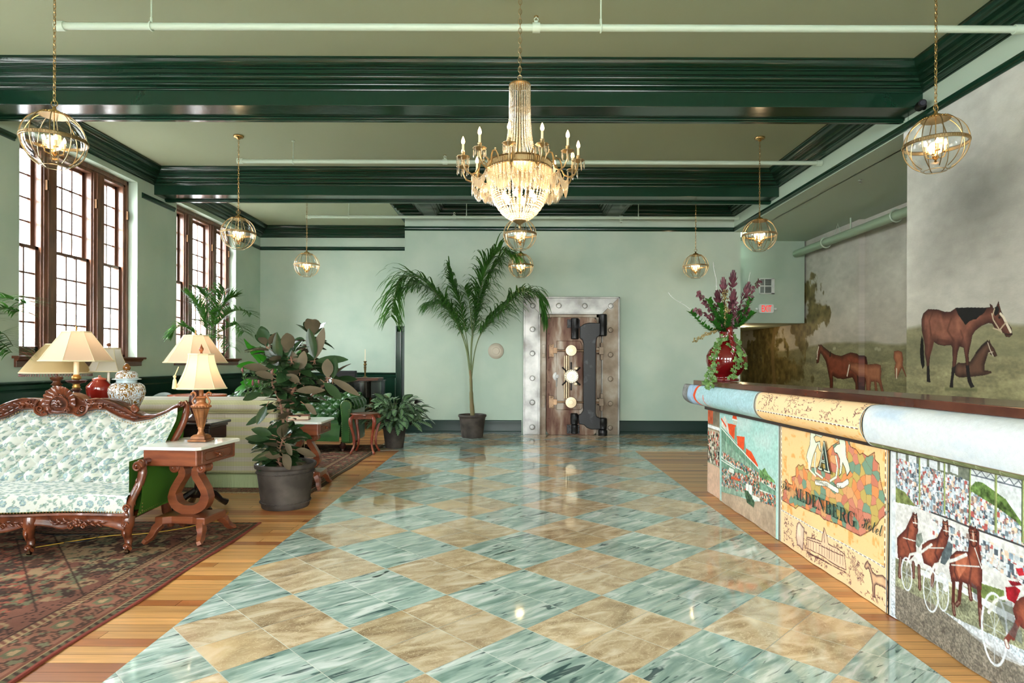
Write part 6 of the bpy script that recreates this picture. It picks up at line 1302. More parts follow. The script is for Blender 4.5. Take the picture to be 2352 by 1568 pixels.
def loveseat():
    t = thing('plaid_loveseat', 'pale plaid loveseat with fringed skirt seen from behind, on the far rug', 'sofa', (-3.2, 6.72, .008)); W = .775
    m = MB(); m.box(-W, W, -.42, -.12, .14, .80); m.build('outside_back', pm, t, smooth=0, bevel=.03, seg=3)
    r = MB(); K = 20; pts = [(-.30+.155*cos(2*pi*i/K), .835+.095*sin(2*pi*i/K)) for i in range(K)]; r.prism([(a, b) for a, b in pts], -W-.0, W, 'x'); r.build('rolled_back', pm, t, smooth=60, bevel=.012)
    c = MB(); c.tube([(-W,-.425,.765),(W,-.425,.765)], .005, 6); c.build('piping', mat('plaid_piping', (120,116,84), .8), t)
    s = MB(); s.box(-W, W, -.12, .45, .14, .42); s.build('seat_base', pm, t, smooth=0, bevel=.03); s = MB(); s.box(-W+.16, W-.16, -.14, .44, .42, .54); s.build('seat_cushion', pm, t, smooth=0, bevel=.04, seg=3)
    for sx in (-1, 1): a = MB(); a.box(min(sx*W, sx*(W-.16)), max(sx*W, sx*(W-.16)), -.14, .44, .14, .60); a.tube([(sx*(W-.06),-.14,.60),(sx*(W-.06),.45,.60)], .10, 16); a.build('arm', pm, t, smooth=60)
    f = MB(); frm = mat('sage_fringe', (158,172,128), .9, bump=(60,.6,.01), stretch=(1,1,.08)); N = 420
    def P(i, j):
        per = [(-W,-.43),(W,-.43),(W,.46),(-W,.46)]; L = [1.55,.89,1.55,.89]; d = i/N*sum(L); k = 0
        while k < 3 and d > L[k]: d -= L[k]; k += 1
        a, b = per[k], per[(k+1) % 4]; q = d/L[k]; x, y = a[0]+(b[0]-a[0])*q, a[1]+(b[1]-a[1])*q; o = .004*((i % 2)*2-1); return (x*(1+o*.8*j/3), y*(1+o*1.2*j/3), .145-.14*j/3)
    f.grid(P, N, 4, True); f.build('fringe_skirt', frm, t, smooth=0); g = MB(); g.tube([(-W,-.432,.148),(W,-.432,.148),(W,.462,.148),(-W,.462,.148)], .006, 6, closed=True); g.build('skirt_braid', mat('olive_braid', (98,104,62), .8), t)
loveseat()
# ---- green chesterfield
leather = mat('green_leather', (34,74,32), .34, noise=(6,(50,98,42),.35,.7), coat=.4, bump=(80,.06,.003))
def chesterfield():
    t = thing('chesterfield_sofa', 'bottle green leather chesterfield with deep buttoned back near the piano', 'sofa', (-3.36, 9.25, .008)); W = 1.05
    def panel(name, fn, us, vs, dx, dz, amp):
        U, V = np.meshgrid(us, vs, indexing='ij'); d = tuft(U, V, dx, dz, amp); P = fn(U, V, d); m_ = MB(); 
        o = fast_grid(name, P, np.ones(U.shape+(3,)), leather, t); return o
    e = lambda V, a, b: np.clip((V-a)/.05, 0, 1)*np.clip((b-V)/.05, 0, 1)
    # back: up then rolled over the top
    def backf(U, V, d):
        d = d*e(V, 0, .95); a = np.clip((V-.42)/.28*pi, 0, pi*1.25); z = np.where(V < .42, .34+V*.86, .70+.085*np.sin(a)); y = np.where(V < .42, .22+V*.12, .355-.085*np.cos(a)); nx = np.where(V < .42, -1, -np.cos(a)); nz = np.where(V < .42, .1, np.sin(a)); return np.stack([U, y+nx*d, z+nz*d], -1)
    panel('back_upholstery', backf, np.arange(-W+.05, W-.05, .014), np.arange(0, .78, .014), .19, .085, .045)
    bb = MB(); bb.box(-W+.04, W-.04, .30, .45, .12, .72); bb.build('outside_back', leather, t, smooth=0, bevel=.02)
    s = MB(); K = 36
    def sf(i, j): x = -W+.2+(2*W-.4)*i/K; f = j/14; a = f*pi/2; return (x, -.40-.05*cos(x*pi/2/W) + .10*(1-cos(a)) if j < 14 else .25, .17+.26*sin(a)+.0)
    s.grid(lambda i, j: (lambda x, f: (x, (-.46-.04*cos(x*1.5))+.12*(1-cos(min(f, 1)*pi/2))+(max(f-1, 0))*.6, .15+.25*sin(min(f, 1)*pi/2)+.02*sin(i/K*pi)))(-W+.17+(2*W-.34)*i/K, j/10), K+1, 20); s.build('seat_upholstery', leather, t, smooth=180)
    for sx in (-1, 1):
        def armf(U, V, d):
            d = d*e(V, 0, .7); a = np.clip((V-.28)/.26*pi, 0, pi*1.2); z = np.where(V < .28, .38+V, .66+.085*np.sin(a)); x = np.where(V < .28, .86+V*.1, .97-.085*np.cos(a)); nx = np.where(V < .28, -1, -np.cos(a)); nz = np.where(V < .28, .1, np.sin(a)); P = np.stack([sx*(x+nx*d), U, z+nz*d], -1); return P if sx < 0 else P[::-1]
        panel('arm_upholstery', armf, np.arange(-.42, .36, .014), np.arange(0, .60, .014), .19, .085, .035)
        m = MB(); m.box(min(sx*.9, sx*1.04), max(sx*.9, sx*1.04), -.40, .40, .12, .64); m.build('arm_body', leather, t, smooth=0, bevel=.02)
        m = MB(); pts = [(sx*(.97+.09*cos(a)), .66+.09*sin(a)) for a in np.linspace(-.3*sx if sx > 0 else pi-.3+.6, (pi+.3) if sx > 0 else -.3, 14)]
        m.prism(pts+[(sx*.90,.5),(sx*.90,.14),(sx*1.03,.14),(sx*1.03,.5)], -.45, -.40); m.build('arm_front', leather, t, smooth=50, bevel=.012)
        nl = MB()
        for i in range(16): a = -.3+(pi+.6)*i/15; nl.ball((sx*(.97+.075*cos(a)), -.453, .66+.075*sin(a)), .005, 6, 4)
        for i in range(16): nl.ball((sx*1.015, -.453, .16+.03*i), .005, 6, 4); nl.ball((sx*.912, -.453, .16+.03*i), .005, 6, 4)
        nl.build('brass_nails', brass_nail, t)
        for y in (-.36, .34): m = MB(); m.lathe([(.022,0),(.026,.02),(.02,.035),(.045,.06),(.052,.085),(.03,.12),(.03,.14)], 16, (sx*.90, y, 0)); m.build('leg', mat('dark_turned'), t)
    nl = MB()
    for i in range(90): x = -W+.18+(2*W-.36)*i/89; nl.ball((x, -.465-.04*cos(x*1.5), .158), .005, 6, 4)
    nl.build('brass_nails', brass_nail, t)
    bt = MB()
    for j in range(1, 9):
        for i in range(-6, 7):
            V = .085*j; U = .19*(i+.5*(j % 2))
            if abs(U) < W-.1 and V < .68:
                if V < .42: p = (U, .22+V*.12-.004, .34+V*.86)
                else: a = (V-.42)/.28*pi; p = (U, .355-.089*cos(a), .70+.089*sin(a))
                bt.ball(p, .012, 8, 5)
    bt.build('upholstery_buttons', leather, t)
chesterfield()
# ---- cabriole stand
t = thing('plant_stand', 'small red-brown cabriole-legged side table left of the striped-leaf plant', 'side table', (-2.11, 8.78, .008)); m = MB()
K = 24; m.prism([(.20*cos(a)*(1+.04*cos(4*a)), .20*sin(a)*(1+.04*cos(4*a))) for a in np.linspace(0, 2*pi, K, endpoint=False)], .54, .565, 'z'); m.build('table_top', mahog_l, t, smooth=50, bevel=.005)
m = MB(); m.prism([(-.15,-.15),(.15,-.15),(.15,.15),(-.15,.15)], .49, .54, 'z')
for s in (-1, 1): scroll(m, (s*.04,-.155,.51), .022, 1.3, .006, dir=s)
m.build('apron', mahog_l, t, smooth=40, bevel=.006); rm = mat('red_cabriole', (128,52,34), .35, noise=(8,(168,98,66),.45,.75), coat=.3)
for sx in (-1, 1):
    for sy in (-1, 1): m = MB(); m.tube(smooth_curve([(sx*.13,sy*.13,.53),(sx*.165,sy*.165,.49),(sx*.165,sy*.165,.42),(sx*.13,sy*.13,.25),(sx*.125,sy*.125,.12),(sx*.155,sy*.155,.03),(sx*.17,sy*.17,.012)], 18), [.024]*3+[.028]*4+[.02]*5+[.015]*4+[.02]*3, 8); m.build('leg', rm, t)
# ---- grand piano, music box, candlesticks
t = thing('grand_piano', 'black lacquered grand piano against the far left wall', 'piano', (-3.45, 12.2, 0)); pol = [(-.75,.75),(-.75,-.2),(-.72,-.42),(-.55,-.62),(-.25,-.72),(.2,-.72),(.55,-.70),(.78,-.60),(.9,-.40),(.9,0),(.85,.2),(.6,.42),(.5,.75)]
pp = smooth_curve([(a, b, 0) for a, b in pol+[pol[0]]], 60); pl = [(p.x, p.y) for p in pp[:-1]]
m = MB(); m.prism(pl, .63, .92, 'z'); m.build('case', black, t, smooth=50); m = MB(); m.prism([(x*1.02, y*1.02) for x, y in pl], .925, .945, 'z'); m.build('lid', black, t, smooth=50, bevel=.004)
for x, y in ((-.6,.55),(.55,.4),(.1,-.5)): m = MB(); m.lathe([(.03,.05),(.035,.1),(.05,.5),(.07,.6),(.07,.63)], 14, (x,y,0)); l_ = m.build('leg', black, t); m = MB(); m.tube([(x-.02,y,.025),(x+.02,y,.025)], .025, 12); m.build('caster', brass, l_)
t = thing('walnut_box', 'flat dark walnut panel lying on the piano lid under the candlestick', 'board', (-3.2, 12.0, .946)); m = MB(); m.box(-.62,.62,-.25,.25,0,.05); m.build('panel', wood_dark, t, smooth=0, bevel=.003)
t = thing('black_case', 'black rectangular case standing on the piano, left of the bright candlestick', 'case', (-3.30, 12.05, .997)); m = MB(); m.box(-.25,.22,-.08,.08,0,.13); m.build('case_body', mat('matte_black', (10,12,16), .5), t, smooth=0, bevel=.004); m = MB(); m.box(-.24,.21,-.082,-.078,.085,.09); m.build('seam', black, t)
def candlestick(x, y, z, lb):
    t = thing('candlestick', lb, 'candlestick', (x, y, z), 0, 'brass candlesticks on the piano'); m = MB(); m.lathe([(.05,0),(.052,.006),(.03,.014),(.012,.03),(.012,.05),(.025,.2),(.028,.215),(.012,.222),(.03,.24),(.033,.255),(.028,.27),(.012,.285),(.03,.30),(.032,.32),(.01,.32)], 18); m.build('stem', mat('aged_bronze', (120,96,54), .3, metal=.8), t, smooth=50)
    m = MB(); m.lathe([(.0105,.32),(.009,.55),(.001,.555)], 12); m.build('candle', mat('ivory_wax', (236,226,200), .5), t)
candlestick(-2.90, 12.05, .997, 'brass candlestick with a tall ivory candle, right of the black case'); candlestick(-4.14, 12.05, .946, 'candlestick half hidden behind the rubber plant leaves')
# ---- odd pieces behind the sofas
t = thing('red_side_table', 'round orange-red table top just visible behind the plaid loveseat', 'side table', (-3.9, 7.6, .008)); m = MB(); m.lathe([(.001,.86),(.33,.86),(.335,.875),(.33,.885),(.001,.886)], 32); m.build('table_top', mat('orange_lacquer', (190,84,44), .2, coat=.4), t, smooth=50); m = MB(); m.lathe([(.2,0),(.2,.02),(.04,.05),(.03,.4),(.05,.8),(.12,.86)], 20); m.build('pedestal', dkw, t)
t = thing('round_back_chair', 'pale grey-green round-backed chair behind the ginger jar', 'chair', (-4.55, 7.75, .008)); gc = mat('grey_shell', (112,122,112), .6)
m = MB(); m.grid(lambda i, j: ((.30)*cos(radians(200+140*i/20))*-1*(1-.0*j), .28*sin(radians(200+140*i/20))*-1, .45+(.44*sin(radians(20+140*i/20)))*j/8), 21, 9); o = m.build('back', gc, t, smooth=180); so = o.modifiers.new('s', 'SOLIDIFY'); so.thickness = .02
m = MB(); m.lathe([(.001,.42),(.28,.43),(.28,.46),(.001,.47)], 28); m.build('seat', gc, t, smooth=50)
for i in range(4): a = pi/4+i*pi/2; m = MB(); m.tube([(.16*cos(a), .16*sin(a), .42), (.23*cos(a), .23*sin(a), 0)], .012, 8); m.build('leg', mahog_l, t)
# ---- rugs
rug_m = attr_mat('rug_wool', .95, noise=(300, .14), spec=.1, bump=(400, .5, .004))
def rug(name, lb, x0, x1, y0, y1, seed, field, edge_c):
    st = .0068; U, V = np.meshgrid(axis((x0, x1, st)), axis((y0, y1, st)), indexing='ij'); w_, h_ = x1-x0, y1-y0; a = np.minimum(U-x0, x1-U); b = np.minimum(V-y0, y1-V); d = np.minimum(a, b)
    mu = np.abs(U-(x0+x1)/2); mv = np.abs(V-(y0+y1)/2); q = .0136; cu, cvv = np.floor(mu/q)*q, np.floor(mv/q)*q
    n1 = vnoise(cu*14, cvv*14, seed, 3); n2 = vnoise(cu*22+3, cvv*22, seed+1, 3); n3 = vnoise(cu*4, cvv*4, seed+2, 3)
    pal = np.array([field, (122,78,66), (168,140,106), (84,58,48), (104,112,86), (60,46,42), (146,92,74)])/255.
    med = (mu/(w_*.36)+mv/(h_*.36)); zone = np.where(med < .55, 2, np.where(med < 1.0, 0, 6)); c = pal[zone]
    spand = med > 1.25; c = np.where(spand[..., None], pal[2], c)
    for nn, lo, hi, k in ((n1,.58,1,5),(n2,.60,1,4),(n1,0,.36,2),(n2,0,.34,3),(n3,.64,1,1)): c = np.where(((nn > lo) & (nn < hi))[..., None], pal[k], c)
    out = (np.abs(n1-.57) < .012) | (np.abs(n2-.35) < .012) | (np.abs(med-.55) < .006) | (np.abs(med-1.0) < .006) | (np.abs(med-1.25) < .006); c = np.where(out[..., None], np.array([48,36,32])/255., c)
    # borders
    t_ = np.where(a < b, V-(y0+y1)/2, U-(x0+x1)/2); per = .30; ph = np.abs(((np.abs(t_)/per) % 1)-.5)*per; bw = .36; bd = d < bw; qd = np.floor(d/.014)*.014; qp = np.floor(ph/.014)*.014
    r1 = np.hypot(qp-.0, (qd-.19))
    bc = np.empty(c.shape); bc[:] = np.array([72,52,44])/255.
    bc = np.where((r1 < .075)[..., None], np.array([150,100,82])/255., bc); bc = np.where((r1 < .045)[..., None], np.array([104,112,84])/255., bc); bc = np.where((r1 < .02)[..., None], np.array([190,160,120])/255., bc)
    g = vnoise(qp*44, qd*44, seed+7, 2); bc = np.where(((g > .56) & (r1 > .08))[..., None], np.array([146,98,80])/255., bc); bc = np.where(((g < .36) & (r1 > .08))[..., None], np.array([112,116,90])/255., bc)
    for lo, hi, col, alt, pr in ((.02,.055,(96,100,74),(54,42,38),.05),(.055,.065,(176,150,112),None,0),(.065,.085,(120,72,58),None,0),(.30,.31,(180,156,116),None,0),(.31,.345,(112,70,58),(176,150,110),.04),(.345,.36,(60,44,38),None,0)):
        k = (d >= lo) & (d < hi); cc = np.empty(c.shape); cc[:] = np.array(col)/255.
        if alt: cc = np.where((((np.abs(t_)+d*.6)/pr % 1) < .45)[..., None], np.array(alt)/255., cc)
        bc = np.where(k[..., None], cc, bc)
    c = np.where(bd[..., None], bc, c); c = np.where((d < .02)[..., None], np.array(edge_c)/255., c); c = c*.74+np.array([120,92,74])/255*.26; c = c*(.92+.3*(vnoise(U*2.2, V*7, seed+9, 4)-.5))[..., None]
    wv = np.clip(1-d/.1, 0, 1)*.006*(.5+.5*np.sin(V*7+U*5)); P = np.stack([U+(U > x1-.05)*.008*np.sin(V*6), V, .006+wv], -1); P[..., 2] = np.where(d < .004, .003, P[..., 2]); o = fast_grid(name, P, c, rug_m); return tag(o, lb, 'rug')
rug('area_rug', 'worn red and brown patterned rug under the floral sofa, near left corner', -5.2, -2.02, 1.4, 4.97, 4, (156,84,68), (150,66,60))
rug('area_rug', 'brown bordered oriental rug under the leather sofa and plaid loveseat', -5.2, -1.98, 6.08, 9.6, 12, (150,80,66), (96,74,54))
fm_ = MB(); rs = random.Random(2)
for i in range(420): x = -5.15+3.1*i/420; fm_.tube([(x, 6.085, .010), (x+rs.uniform(-.008,.008), 6.045, .008)], .0016, 3)
tag(fm_.build('rug_fringe', mat('cream_fringe', (206,190,150), .9)), 'cream cotton fringe on the near end of the far rug', 'fringe')['kind'] = 'stuff'
# cords
def cord(name, lb, pts, m_, r=.003): m = MB(); m.tube(smooth_curve(pts, 60), r, 6); tag(m.build(name, m_), lb, 'cord')
cord('extension_cord', 'yellow cord snaking across the rug beneath the floral sofa', [(-3.3,4.25,.016),(-3.0,4.52,.016),(-2.75,4.6,.016),(-2.55,4.75,.016),(-2.42,5.05,.006),(-2.45,5.3,.006)], mat('yellow_cord', (190,150,50), .5))
cord('lamp_cord', 'black looping cord on the rug behind the sofa front legs', [(-3.6,4.45,.016),(-3.3,4.35,.016),(-3.05,4.42,.016),(-3.1,4.58,.016),(-3.4,4.55,.016),(-3.75,4.7,.016)], mat('matte_black'))
# ================================================================ PLANTS
pot_m = mat('dark_clay_pot', (50,44,38), .7, noise=(6, (84,76,68), .4, .75, 8), bump=(30,.15,.004))
soil_m = mat('dry_soil', (150,140,118), .95, noise=(30, (96,84,66), .4, .6), bump=(40,.8,.02)); soil_d = mat('dark_soil', (52,42,32), .95, bump=(40,.8,.02))
def pot(t, r0, r1, h, soil=soil_m, twist=True):
    m = MB(); m.lathe([(r0*.96,0),(r0,.01),(r0*1.02,h*.12),(r0+(r1-r0)*.80,h*.84),(r1*.97,h*.88),(r1*1.03,h*.90),(r1*1.05,h*.94),(r1*1.04,h*.985),(r1,h),(r1*.95,h*.985),(r1*.92,h*.88),(r1*.9,h*.8)], 40, cap=False); m.lathe([(.001,.001),(r0*.96,.0)], 40)
    m.build('pot', pot_m, t, smooth=50)
    if twist:
        for f in (.14, .80):
            rr = r0+(r1-r0)*f*.95+.004; b = MB()
            for s in (0, pi): b.tube([((rr+.004*cos(i*1.1+s))*cos(2*pi*i/120), (rr+.004*cos(i*1.1+s))*sin(2*pi*i/120), h*f+.006*sin(i*1.1+s)) for i in range(120)], .004, 5, closed=True)
            b.build('rope_band', pot_m, t)
    m = MB(); rs = random.Random(int(r1*1000)); m.grid(lambda i, j: (r1*.93*j/6*cos(2*pi*i/28), r1*.93*j/6*sin(2*pi*i/28), h*.88+.012*sin(i*1.7+j*2.3)*(j < 6)), 28, 7, True); m.build('soil', soil, t)
def leaf(mb, p, d, n, L, w_, droop=.2, fold=.15, segs=7, shape=1.0, tipw=0.0, wave=0):
    p = Vector(p); d = Vector(d).normalized(); n = Vector(n); n = (n-d*n.dot(d)); n = n.normalized() if n.length > 1e-3 else d.orthogonal().normalized(); s = d.cross(n); rows = []; q = p.copy(); dd = d.copy()
    for i in range(segs+1):
        f = i/segs; ww = w_*(sin(pi*min(1, f**shape*.97+.015))**.75)+tipw*f; up = dd.cross(s)*-1
        wv = wave*sin(f*20); rows.append([q-s*ww+up*(fold*ww+wv), q-s*ww*.5+up*fold*ww*.4, q, q+s*ww*.5+up*fold*ww*.4, q+s*ww+up*(fold*ww-wv)]); dd = (dd-Vector((0,0,1))*droop/segs).normalized(); s = dd.cross(up).normalized() if False else s; q = q+dd*(L/segs)
    mb.grid(lambda i, j: rows[i][j], segs+1, 5)
def two_face(name, top, under, rough=.18, trans=.12, rib=None):
    m = mat(name, top, rough, coat=.2); n, l, b = nodes(m); g = n.new('ShaderNodeNewGeometry'); x = n.new('ShaderNodeMix'); x.data_type = 'RGBA'; x.inputs[7].default_value = srgb(*top); x.inputs[6].default_value = srgb(*under); l.new(g.outputs['Backfacing'], x.inputs[0])
    t = n.new('ShaderNodeTexNoise'); t.inputs['Scale'].default_value = 9; tc = n.new('ShaderNodeTexCoord'); l.new(tc.outputs['Object'], t.inputs[0]); mr = n.new('ShaderNodeMapRange'); mr.inputs[3].default_value = .65; mr.inputs[4].default_value = 1.35; l.new(t.outputs[0], mr.inputs[0]); v = n.new('ShaderNodeVectorMath'); v.operation = 'SCALE'; l.new(x.outputs[2], v.inputs[0]); l.new(mr.outputs[0], v.inputs['Scale']); l.new(v.outputs[0], b.inputs['Base Color'])
    rr = n.new('ShaderNodeMapRange'); rr.inputs[4].default_value = rough; rr.inputs[3].default_value = .6; l.new(g.outputs['Backfacing'], rr.inputs[0]); l.new(rr.outputs[0], b.inputs['Roughness'])
    tr = n.new('ShaderNodeBsdfTranslucent'); l.new(v.outputs[0], tr.inputs[0]); mx = n.new('ShaderNodeMixShader'); mx.inputs[0].default_value = trans; l.new(b.outputs[0], mx.inputs[1]); l.new(tr.outputs[0], mx.inputs[2]); l.new(mx.outputs[0], n['Material Output'].inputs[0]); return m
bark = mat('pale_bark', (120,96,78), .7, noise=(20, (86,66,50), .4, .6))
# ---- rubber plant
def rubber_plant():
    X0, Y0 = -2.05, 5.55; t = thing('rubber_plant', 'large rubber plant with glossy dark leaves in a big clay pot on the wood floor', 'potted plant', (X0, Y0, 0)); pot(t, .205, .255, .40); rs = random.Random(12)
    W = lambda px, py, dy=0: Vector(((px-CX)*(Y0+dy)/F_PX-X0, dy, CAM_H-(py-CY)*(Y0+dy)/F_PX))
    st = MB(); lf = MB(); rb = MB()
    stems = [[(655,1072,0),(656,1000,0),(660,940,.02),(652,880,.0),(640,810,-.05)], [(660,960,0),(668,900,.05),(690,845,.08),(700,800,.05),(722,770,.06)], [(655,1010,0),(645,930,-.06),(625,880,-.12),(628,820,-.15),(612,800,-.12)], [(665,930,.02),(700,920,.1),(740,890,.12),(764,868,.1)], [(650,1075,.05),(636,1045,.08),(622,1010,.08)], [(648,1076,-.05),(640,1050,-.1),(650,1010,-.14)], [(662,920,0),(680,880,-.1),(672,840,-.14),(666,815,-.12)]]
    for s in stems:
        pts = smooth_curve([W(*q) for q in s], 14); n = len(pts); st.tube(pts, [.013*(1-.6*i/n) for i in range(n)], 8)
        for i in range(2, n):
            for k in range(4 if i % 2 else 3):
                f = i/n; a = i*2.4+k*pi*.9+rs.uniform(-.4,.4); el = rs.uniform(-.1,.5)+(.9 if i > n-3 else 0); d = Vector((cos(a), sin(a)*.8, el)); p = pts[i]; pe = p+d.normalized()*rs.uniform(.02,.05); st.tube([p, pe], .0035, 5)
                L = rs.uniform(.13,.21)*(1.05 if i > n-4 else 1); leaf(lf, pe, d, Vector((rs.uniform(-.4,.4), rs.uniform(-1.1,.1), 1)), L, L*rs.uniform(.24,.30), rs.uniform(.1,.9), rs.uniform(.05,.3))
    # distinctive measured leaves: base px -> tip px
    for (bx, by, tx, ty, w_, dy, nn) in ((722,825,710,757,.055,-.1,1),(723,826,742,755,.05,-.08,-1),(725,830,798,822,.05,-.12,1),(700,850,650,795,.05,-.1,-1),(690,852,698,808,.05,-.18,-1),(765,870,770,820,.045,-.14,1),(752,868,752,826,.06,-.16,-1),(760,872,828,905,.05,-.12,-1),(745,880,785,915,.05,-.14,1),(640,845,636,766,.055,-.15,1),(640,850,668,800,.05,-.1,1),(640,845,610,800,.045,-.16,1),(618,850,560,840,.05,-.12,-1),(630,870,588,855,.05,-.18,-1),(600,905,558,918,.045,-.16,1),(612,935,590,975,.05,-.2,1),(618,950,565,975,.04,-.16,1),(650,1045,668,1078,.07,-.26,-1),(680,1035,726,1045,.055,-.2,-1),(645,1050,610,1045,.055,-.24,-1),(640,1040,580,1055,.045,-.22,1),(655,1020,672,1045,.05,-.24,-1),(625,1000,580,985,.045,-.2,1),(620,1010,566,1005,.04,-.2,1),(700,930,728,950,.05,-.2,-1),(680,900,745,892,.05,-.16,-1),(688,880,660,860,.05,-.2,-1)):
        a, b = W(bx, by, dy), W(tx, ty, dy-.05); leaf(lf, a, b-a, Vector((0,-.9*nn,.5)), (b-a).length*1.02, w_*.85, .12, .12); st.tube([a, a-(b-a).normalized()*.05], .0035, 5)
    lf.build('foliage', two_face('rubber_leaf', (38,62,34), (96,86,66), .2), t, smooth=180); st.build('stems', mat('rubber_stem', (128,92,72), .6), t)
rubber_plant()
# ---- striped leaf (calathea) plant
def calathea():
    t = thing('striped_leaf_plant', 'bushy potted plant with silver-striped leaves at the corner of the marble floor', 'potted plant', (-1.80, 9.35, 0)); pot(t, .135, .18, .33, soil_d, False); rs = random.Random(4)
    m = mat('striped_leaf', (22,66,34), .3, coat=.2); n, l, b = nodes(m); at = n.new('ShaderNodeVertexColor'); at.layer_name = 'Col'; l.new(at.outputs[0], b.inputs['Base Color'])
    V = []; Fc = []; Cc = []; st = MB()
    for k in range(250):
        a = rs.uniform(0, 2*pi); el = rs.uniform(-.1, 1.25); R = rs.uniform(.12, .44); base = Vector((.05*cos(a), .05*sin(a), .32)); d0 = Vector((cos(a)*cos(el), sin(a)*cos(el), sin(el))); hub = Vector((0,0,.42))+Vector((d0.x*R*1.15, d0.y*R*1.15, d0.z*R*.95-.02)); L = rs.uniform(.15,.25); w_ = L*rs.uniform(.2,.27)
        st.tube([base, base.lerp(hub, .5)+Vector((0,0,.05)), hub], .003, 4)
        d = Vector((cos(a)*.9+rs.uniform(-.4,.4), sin(a)*.9+rs.uniform(-.4,.4), rs.uniform(-.5,.5) if el < 1 else rs.uniform(.2, 1))).normalized(); nrm = Vector((cos(a)*.5, sin(a)*.5, .8)); nrm = (nrm-d*nrm.dot(d)).normalized(); s = d.cross(nrm); q = hub.copy(); n0 = len(V); S = 18; dark = rs.random() < .06
        for i in range(S+1):
            f = i/S; ww = w_*sin(pi*min(1, f*.97+.02))**.8
            for j in range(5):
                u = (j-2)/2; V.append(tuple(q+s*ww*u+nrm*abs(u)*ww*.2)); stripe = (i+abs(j-2)) % 2 == 0 and abs(u) < .9
                c = (36,26,30) if dark else ((150,176,144) if stripe else (22,58,32)); c = (110,150,96) if j == 2 and not dark else c; Cc.append([x/255 for x in c])
            d = (d-Vector((0,0,1))*.6/S).normalized(); q = q+d*(L/S)
        for i in range(S):
            for j in range(4): Fc.append((n0+i*5+j, n0+(i+1)*5+j, n0+(i+1)*5+j+1, n0+i*5+j+1))
    colmesh('foliage', V, Fc, np.array(Cc), m, t); st.build('stems', mat('green_stem', (70,98,52), .6), t)
calathea()
# ---- palms
palm_m = leaf_mat('palm_leaf', (48,92,38), .3, .4, (76,126,52), 3); palm_st = mat('palm_stem', (92,108,58), .5)
def frond(t, pts, L, nl, rs, droop, lw=.009, name='frond', start=.3, m_=None, stiff=0):
    c = smooth_curve(pts, 40); m = MB(); n = len(c); m.tube(c, [.010*(1-.8*i/n) for i in range(n)], 6); m.m = 1
    for k in range(nl):
        f = start+(1-start)*k/nl; i = min(int(f*(n-1)), n-2); p = c[i].lerp(c[i+1], f*(n-1)-i); tan = (c[i+1]-c[max(i-1, 0)]).normalized(); side = tan.cross(Vector((0,0,1))); side = side.normalized() if side.length > .1 else Vector((1,0,0))
        for s in (-1, 1):
            g = (f-start)/(1-start); LL = L*(.45+.75*sin(pi*min(1, g*.8+.15)))*rs.uniform(.8,1.15); d = (side*s*rs.uniform(.7,1.1)+tan*rs.uniform(.35,.7)+Vector((rs.uniform(-.15,.15), rs.uniform(-.15,.15), rs.uniform(.0,.5)))).normalized(); q = p.copy(); row = []; up = Vector((0,0,1)); w_ = lw*1.35*rs.uniform(.8,1.2); S = 6
            for j in range(S+1):
                h = j/S; ws = w_*(1-h)**.6*(.5+min(h*3, .5)); b = d.cross(up); b = b.normalized() if b.length > .05 else side; row.append((q-b*ws, q+b*ws)); d = (d-up*droop*(.3+h)/S*2.2).normalized(); q = q+d*(LL/S)
            m.grid(lambda a, b_: row[a][b_], S+1, 2)
    m.m = 0; o = m.build(name, [palm_st, m_ or palm_m], t, smooth=0); return o
def majesty():
    X0, Y0 = -.70, 10.65; t = thing('majesty_palm', 'tall arching palm in a dark pot against the green wall left of the vault', 'potted plant', (X0, Y0, 0)); pot(t, .185, .235, .40, twist=False); rs = random.Random(3)
    W = lambda px, py, dy=0: Vector(((px-CX)*(Y0+dy)/F_PX-X0, dy, CAM_H-(py-CY)*(Y0+dy)/F_PX))
    tr = MB(); tr.tube(smooth_curve([W(1086,955), W(1083,915), W(1082,880), W(1080,850)], 16), [.04]*4+[.034]*4+[.026]*5+[.02]*4, 10); tr.build('trunk', mat('palm_trunk', (122,104,72), .7, noise=(4,(96,112,68),.4,.6), stretch=(1,1,.3)), t)
    F = [([(1080,880,0),(1076,820,0),(1052,750,-.1),(1015,690,-.2),(965,640,-.25),(922,640,-.25),(903,690,-.22),(898,728,-.2)], .42, 52), ([(1080,870,0),(1070,800,.02),(1046,730,.1),(1010,680,.15),(960,652,.2),(915,668,.2)], .40, 46),
         ([(1080,850,0),(1068,780,0),(1040,725,-.05),(1015,700,-.15),(985,700,-.2)], .34, 34), ([(1081,860,0),(1072,780,.05),(1056,700,.1),(1040,650,.12),(1030,610,.12)], .34, 34),
         ([(1082,860,0),(1082,790,0),(1092,720,0),(1104,660,-.05),(1122,605,-.1),(1150,575,-.15),(1185,590,-.2)], .40, 50), ([(1082,850,0),(1085,780,.05),(1100,700,.08),(1125,630,.1),(1150,590,.12)], .36, 40),
         ([(1083,870,0),(1092,800,0),(1112,755,-.05),(1150,715,-.15),(1195,670,-.25),(1235,680,-.3),(1250,735,-.3)], .36, 50), ([(1083,850,0),(1098,780,.05),(1130,725,.1),(1170,690,.1),(1200,665,.05)], .32, 36), ([(1081,840,0),(1084,770,-.1),(1078,700,-.25),(1066,660,-.35)], .3, 30)]
    for pts, L, nl in F: frond(t, [W(*p) for p in pts], L*1.55, int(nl*1.6), rs, .85, .0115)
majesty()
